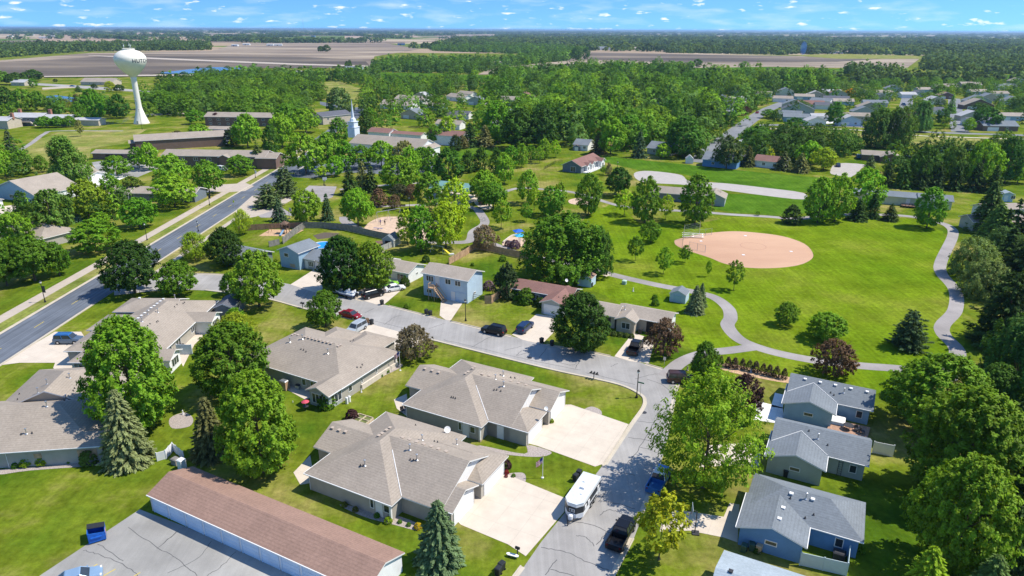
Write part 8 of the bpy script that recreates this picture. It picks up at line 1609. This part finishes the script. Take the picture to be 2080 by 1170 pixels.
MIDP = [blobtree(11, 10.5, 120, 14, .38, s) for s in (121, 122, 123, 124)] + [blobtree(8, 12, 80, 14, .36, s) for s in (125, 126)] + [blobtree(6.5, 12, 0, 18, .42, 127, cone=True)]
FAR = [blobtree(22, 12, 26, 7, 2.2, s, 0.1) for s in (111, 112, 113)] + [blobtree(13, 12, 16, 7, 1.7, 114, .1)]
COLS = np.array([(.11,.24,.02), (.14,.28,.02), (.13,.27,.03), (.085,.18,.02), (.17,.33,.03), (.06,.14,.018), (.22,.37,.03), (.14,.26,.055), (.10,.21,.04), (.19,.34,.02), (.08,.19,.025)])*1.0
COLSF = np.array([(.085,.150,.030), (.115,.19,.035), (.07,.125,.03), (.10,.165,.04), (.15,.22,.035), (.055,.10,.028)])*1.12
def blocked(X, Y, masks):
    c = np.zeros(len(X), bool)
    for m_ in masks:
        P = np.array(m_); bx = (X > P[:, 0].min()) & (X < P[:, 0].max()) & (Y > P[:, 1].min()) & (Y < P[:, 1].max())
        if bx.any(): c[bx] |= inpoly(X[bx], Y[bx], m_)
    return c
def scatter(name, label, polys, cell, protos, cols, size=(.75, 1.25), masks=True, keep=1.0, avoid_trees=False, clump=None, hs=1.0, pidx=None, world=False):
    Vs, Fs, Ts = [], [], []; off = 0; pts = []
    for poly in polys:
        wp = poly if world else [tuple(G(*p)) for p in poly]; A = np.array(wp); x0, y0 = A.min(0); x1, y1 = A.max(0)
        nx, ny = max(1, int((x1-x0)/cell)), max(1, int((y1-y0)/cell))
        gx, gy = np.meshgrid(np.arange(nx), np.arange(ny)); X = x0+(gx.ravel()+rngS.uniform(.05,.95,nx*ny))*cell; Y = y0+(gy.ravel()+rngS.uniform(.05,.95,nx*ny))*cell
        k = inpoly(X, Y, wp) & (rngS.random(len(X)) < keep) & (np.abs(X) < Y*.80+60)
        if clump: k &= (np.sin(X/clump)*np.sin(Y/clump*1.3+1)+np.sin(X/clump*.37+2)*np.sin(Y/clump*.5)) > -.02
        X, Y = X[k], Y[k]
        if masks: b_k = blocked(X, Y, HOUSEMASK+ROADMASK+OPENMASK); X, Y = X[~b_k], Y[~b_k]
        pts.append(np.stack([X, Y], 1))
    pts = np.concatenate(pts)
    if avoid_trees and len(TREES):
        T_ = np.array(TREES); keepm = np.ones(len(pts), bool)
        for i, p in enumerate(pts):
            d = np.hypot(T_[:, 0]-p[0], T_[:, 1]-p[1]); keepm[i] = not (d < T_[:, 2]*.75+2).any()
        pts = pts[keepm]
    if masks:   # do not swallow small far buildings
        pass
    for p in pts:
        V, F, T = protos[rngS.choice(len(protos)) if pidx is None else rngS.choice(pidx)]; s = rngS.uniform(*size); a_ = rngS.uniform(0, 6.28); c, n = cos(a_), sin(a_)
        hh = s*rngS.uniform(.85, 1.2)*hs; W = np.empty_like(V); W[:, 0] = (V[:, 0]*c-V[:, 1]*n)*s+p[0]; W[:, 1] = (V[:, 0]*n+V[:, 1]*c)*s+p[1]; W[:, 2] = V[:, 2]*hh
        col = cols[rngS.choice(len(cols))]*rngS.uniform(.68, 1.25); Vs.append(W); Fs.append(F+off); Ts.append(T*col); off += len(V)
    me = crown_mesh(name, (np.concatenate(Vs), np.concatenate(Fs), np.concatenate(Ts)))
    o = ob(name, me); o.color = (1, 1, 1, 1); tag(o, label, 'woodland', None, 'stuff'); print('SCATTER', name, len(pts), sum(len(f) for f in Fs)); return o
# the neighbourhood's further trees (past the ones built one by one)
P1 = [(735,225),(745,180),(800,172),(900,172),(1000,165),(1100,160),(1180,150),(1300,152),(1420,160),(1560,168),(1700,172),(1705,215),(1600,205),(1555,222),(1500,262),(1440,310),(1400,318),(1330,300),(1290,318),(1200,310),(1150,300),(1120,288),(1000,292),(945,290),(880,262),(820,262),(760,262),(735,240)]
P2 = [(1600,168),(1800,172),(2120,168),(2120,250),(1965,262),(1950,225),(1930,262),(1850,262),(1848,215),(1825,262),(1700,252),(1620,246),(1560,248),(1545,235),(1600,208)]
P3 = [(300,240),(295,205),(330,180),(420,165),(640,175),(700,190),(655,206),(600,215),(640,240),(560,262),(430,235)]
P4 = [(1430,325),(1480,330),(1560,340),(1690,355),(1680,330),(1720,318),(1740,300),(1700,285),(1580,275),(1540,270),(1460,310)]
P5 = [(1790,330),(1860,312),(2120,318),(2120,378),(1800,378)]
P6 = [(-30,258),(-30,225),(100,210),(220,215),(215,240),(150,235),(60,232)]
P7 = [(0,340),(60,320),(75,350),(60,372),(0,375)]
P8 = [(0,505),(0,440),(60,440),(150,440),(260,400),(330,410),(250,470),(120,545),(0,600)]
P9 = [(2010,570),(2010,480),(2150,430),(2190,900),(2230,1200),(2040,1200),(2030,1050),(2040,800),(2020,720)]
P1a = [(735,225),(745,180),(800,172),(900,172),(1000,165),(990,200),(970,250),(945,290),(880,262),(820,262),(760,262),(735,240)]
P1 = [(1000,165),(1100,160),(1180,150),(1300,152),(1420,160),(1560,168),(1700,172),(1705,215),(1600,205),(1555,222),(1500,262),(1440,310),(1400,318),(1330,300),(1290,318),(1200,310),(1150,300),(1120,288),(1000,292),(945,290),(970,250),(990,200)]
scatter('woodland', 'loose garden trees behind the church', [P1a], 12.0, MIDP, COLS, (.7, 1.3), keep=.72, avoid_trees=True)
scatter('woodland', 'dense leafy trees filling the neighbourhood behind the park', [P1], 12.5, MIDP, COLS*1.12, (.7, 1.75), keep=.86, avoid_trees=True)
scatter('woodland', 'garden trees between the far rows of houses', [P2], 11.5, MIDP, COLS, (.55, 1.05), keep=.72, avoid_trees=True, hs=.8)
scatter('woodland', 'bright wood strip beyond the brown apartments', [P3], 10.0, MIDP, COLS[[0,1,1,4,6,9,7,3]], (.7, 1.35), avoid_trees=True, pidx=[0,1,2,3,4,5], hs=.9)
scatter('woodland', 'mixed trees between crop strip and far streets', [P4, P5], 8.5, MIDP, COLS[[3,5,5,2,8,3]], (.65, 1.0), keep=.8, avoid_trees=True)
scatter('woodland', 'trees on the golf side of the water tower', [P6, P7], 9.5, LOW, COLS, (.6, .95), keep=.7, avoid_trees=True)
scatter('woodland', 'garden trees across the wide road', [P8], 8.5, LOW, COLS, (.6, .85), keep=.5, avoid_trees=True)
HI = [(V, F, T) for V, F, T in [crown_spruce(7, 11, .3, 12, 9, 26, .36, 201), crown_spruce(7, 11, .3, 12, 9, 26, .36, 202), crown_broad(9, 10, .3, 110, 26, .34, 203, .7, .5, .09, .6, 8, 1.5, .5)]]
scatter('woodland', 'dark conifer wood along the winding path edge', [P9], 7.0, HI, np.array([DK2, DK2, (.04,.09,.02), (.055,.12,.02), (.09,.16,.03)]), (.85, 1.2), keep=.8, avoid_trees=True)
# middle distance belts
B = {
 'long wood beyond the water tower': [[(-60,120),(0,118),(165,105),(430,102),(425,88),(330,86),(210,92),(0,92),(-60,95)]],
 'wood strip above the far flooded field': [[(335,172),(520,152),(640,160),(760,150),(770,168),(700,176),(520,182),(400,178)]],
 'broad wood right of the ploughed field': [[(760,150),(760,134),(790,128),(930,126),(1010,126),(1120,112),(1010,108),(880,104),(870,96),(1000,92),(1100,96),(1190,100),(1160,126),(1000,140),(985,152)],[(985,152),(1060,148),(1150,146),(1300,136),(1390,142),(1400,158),(1250,160),(1000,162)]],
 'large wood beyond the long soil strip': [[(1355,108),(1370,88),(1480,86),(1600,88),(1600,112),(1500,110)],[(1870,140),(1880,120),(1900,104),(2120,104),(2120,150),(1990,156)],[(1700,158),(1720,140),(1830,143),(1825,160)],[(1400,162),(1560,158),(1720,160),(1980,162),(2120,158),(2120,170),(1400,172)],[(1600,108),(1600,96),(2120,92),(2120,106),(1880,112)]],
}
for k_, polys in B.items(): scatter('woodland', k_, polys, 15.0 if 'large' in k_ or 'long' in k_ else 12.0, FAR[3:] if 'large' in k_ or 'long' in k_ else FAR[3:]+LOW[:2], COLSF if 'beyond' in k_ else COLS[[2,3,4,7,8]], (.8, 1.2), avoid_trees=True)
def beltpolys():
    out = []
    for d0_, d1_, n, ln in ((1900, 2600, 9, 500), (2600, 4000, 16, 800), (4000, 6500, 20, 1300)):
        for k in range(n):
            D_ = rngS.uniform(d0_, d1_); X_ = rngS.uniform(-.78, .78)*D_; L_ = rngS.uniform(.3, 1.0)*ln/2; t_ = rngS.uniform(.03, .09)*(d1_-d0_)
            out.append([(X_-L_, D_-t_*.2), (X_-L_*.5, D_-t_), (X_+L_*.6, D_-t_*.8), (X_+L_, D_+t_*.3), (X_+L_*.5, D_+t_), (X_-L_*.5, D_+t_*.9)])
    return out
scatter('far_woodland', 'far tree belts and spinneys between the distant fields', beltpolys(), 30.0, FAR[:3], COLSF, (.9, 1.35), keep=.9, world=True)
scatter('far_woodland', 'unbroken tree mass on the wooded half of the horizon', [[(-250, 2050), (1700, 1500), (4000, 5200), (-300, 5200)]], 36.0, FAR[:3], COLSF, (1.0, 1.5), keep=.9, clump=210, world=True)
def rows():
    # thin wooded ridges all along the horizon
    Vs, Fs, Ts = [], [], []; off = 0
    for Y0, n, s in ((3600, 360, 1.6), (4700, 420, 2.0), (6200, 460, 2.5), (8500, 520, 3.2), (12000, 560, 4.2), (18000, 600, 6.0)):
        for k in range(n):
            X = (k+rngS.uniform(-.4, .4))/n*Y0*1.75-Y0*.875; Y = Y0*(1+.06*sin(k*.13)+rngS.uniform(-.02, .02))
            if Y0 < 8000 and (sin(X/430+Y0)+sin(X/170) < -.5): continue
            V, F, T = FAR[rngS.choice(3)]; W = V*np.array([s, s, 1.0+.18*s]); W[:, 0] += X; W[:, 1] += Y; Vs.append(W); Fs.append(F+off); Ts.append(T*COLSF[rngS.choice(len(COLSF))]*rngS.uniform(.8, 1.15)); off += len(V)
    me = crown_mesh('horizon_woodland', (np.concatenate(Vs), np.concatenate(Fs), np.concatenate(Ts))); o = ob('horizon_woodland', me); o.color = (1,1,1,1); tag(o, 'low wooded ridges all along the horizon', 'woodland', None, 'stuff'); print('ROWS', off)
rows()
# ------------------------------------------------------------------ air
def volbox(name, lo, hi, dens, col, kind='stuff', an=.3):
    b = MB(); b.box(lo[0], lo[1], lo[2], hi[0], hi[1], hi[2]); m = bpy.data.materials.new(name); m.use_nodes = True; t = m.node_tree; t.nodes.clear(); out = t.nodes.new('ShaderNodeOutputMaterial'); v = t.nodes.new('ShaderNodeVolumePrincipled')
    v.inputs['Density'].default_value = dens; v.inputs['Color'].default_value = col+(1,); v.inputs['Anisotropy'].default_value = an; t.links.new(v.outputs[0], out.inputs['Volume']); o = b.build(name, m); o['kind'] = kind; return o
if USE_HAZE: volbox('haze', (-30000, -2100, -1), (30000, 45000, 62), 0.00006, (.48, .72, 1.0))

g = G(1630, 113); b = MB(); b.lathe([(.1, 0), (5, 3), (7, 12), (8, 20), (5, 28), (.1, 32)], 12); sm = bpy.data.materials.new('smoke'); sm.use_nodes = True; t = sm.node_tree; t.nodes.clear(); out = t.nodes.new('ShaderNodeOutputMaterial'); v = t.nodes.new('ShaderNodeVolumePrincipled'); v.inputs['Density'].default_value = .05; v.inputs['Color'].default_value = (.12, .35, .95, 1); t.links.new(v.outputs[0], out.inputs['Volume'])
o = b.build('smoke', sm, None, True); o.location = (g.x, g.y, .5); o['kind'] = 'stuff'; o['label'] = 'thin blue smoke rising beyond the bare soil strip'
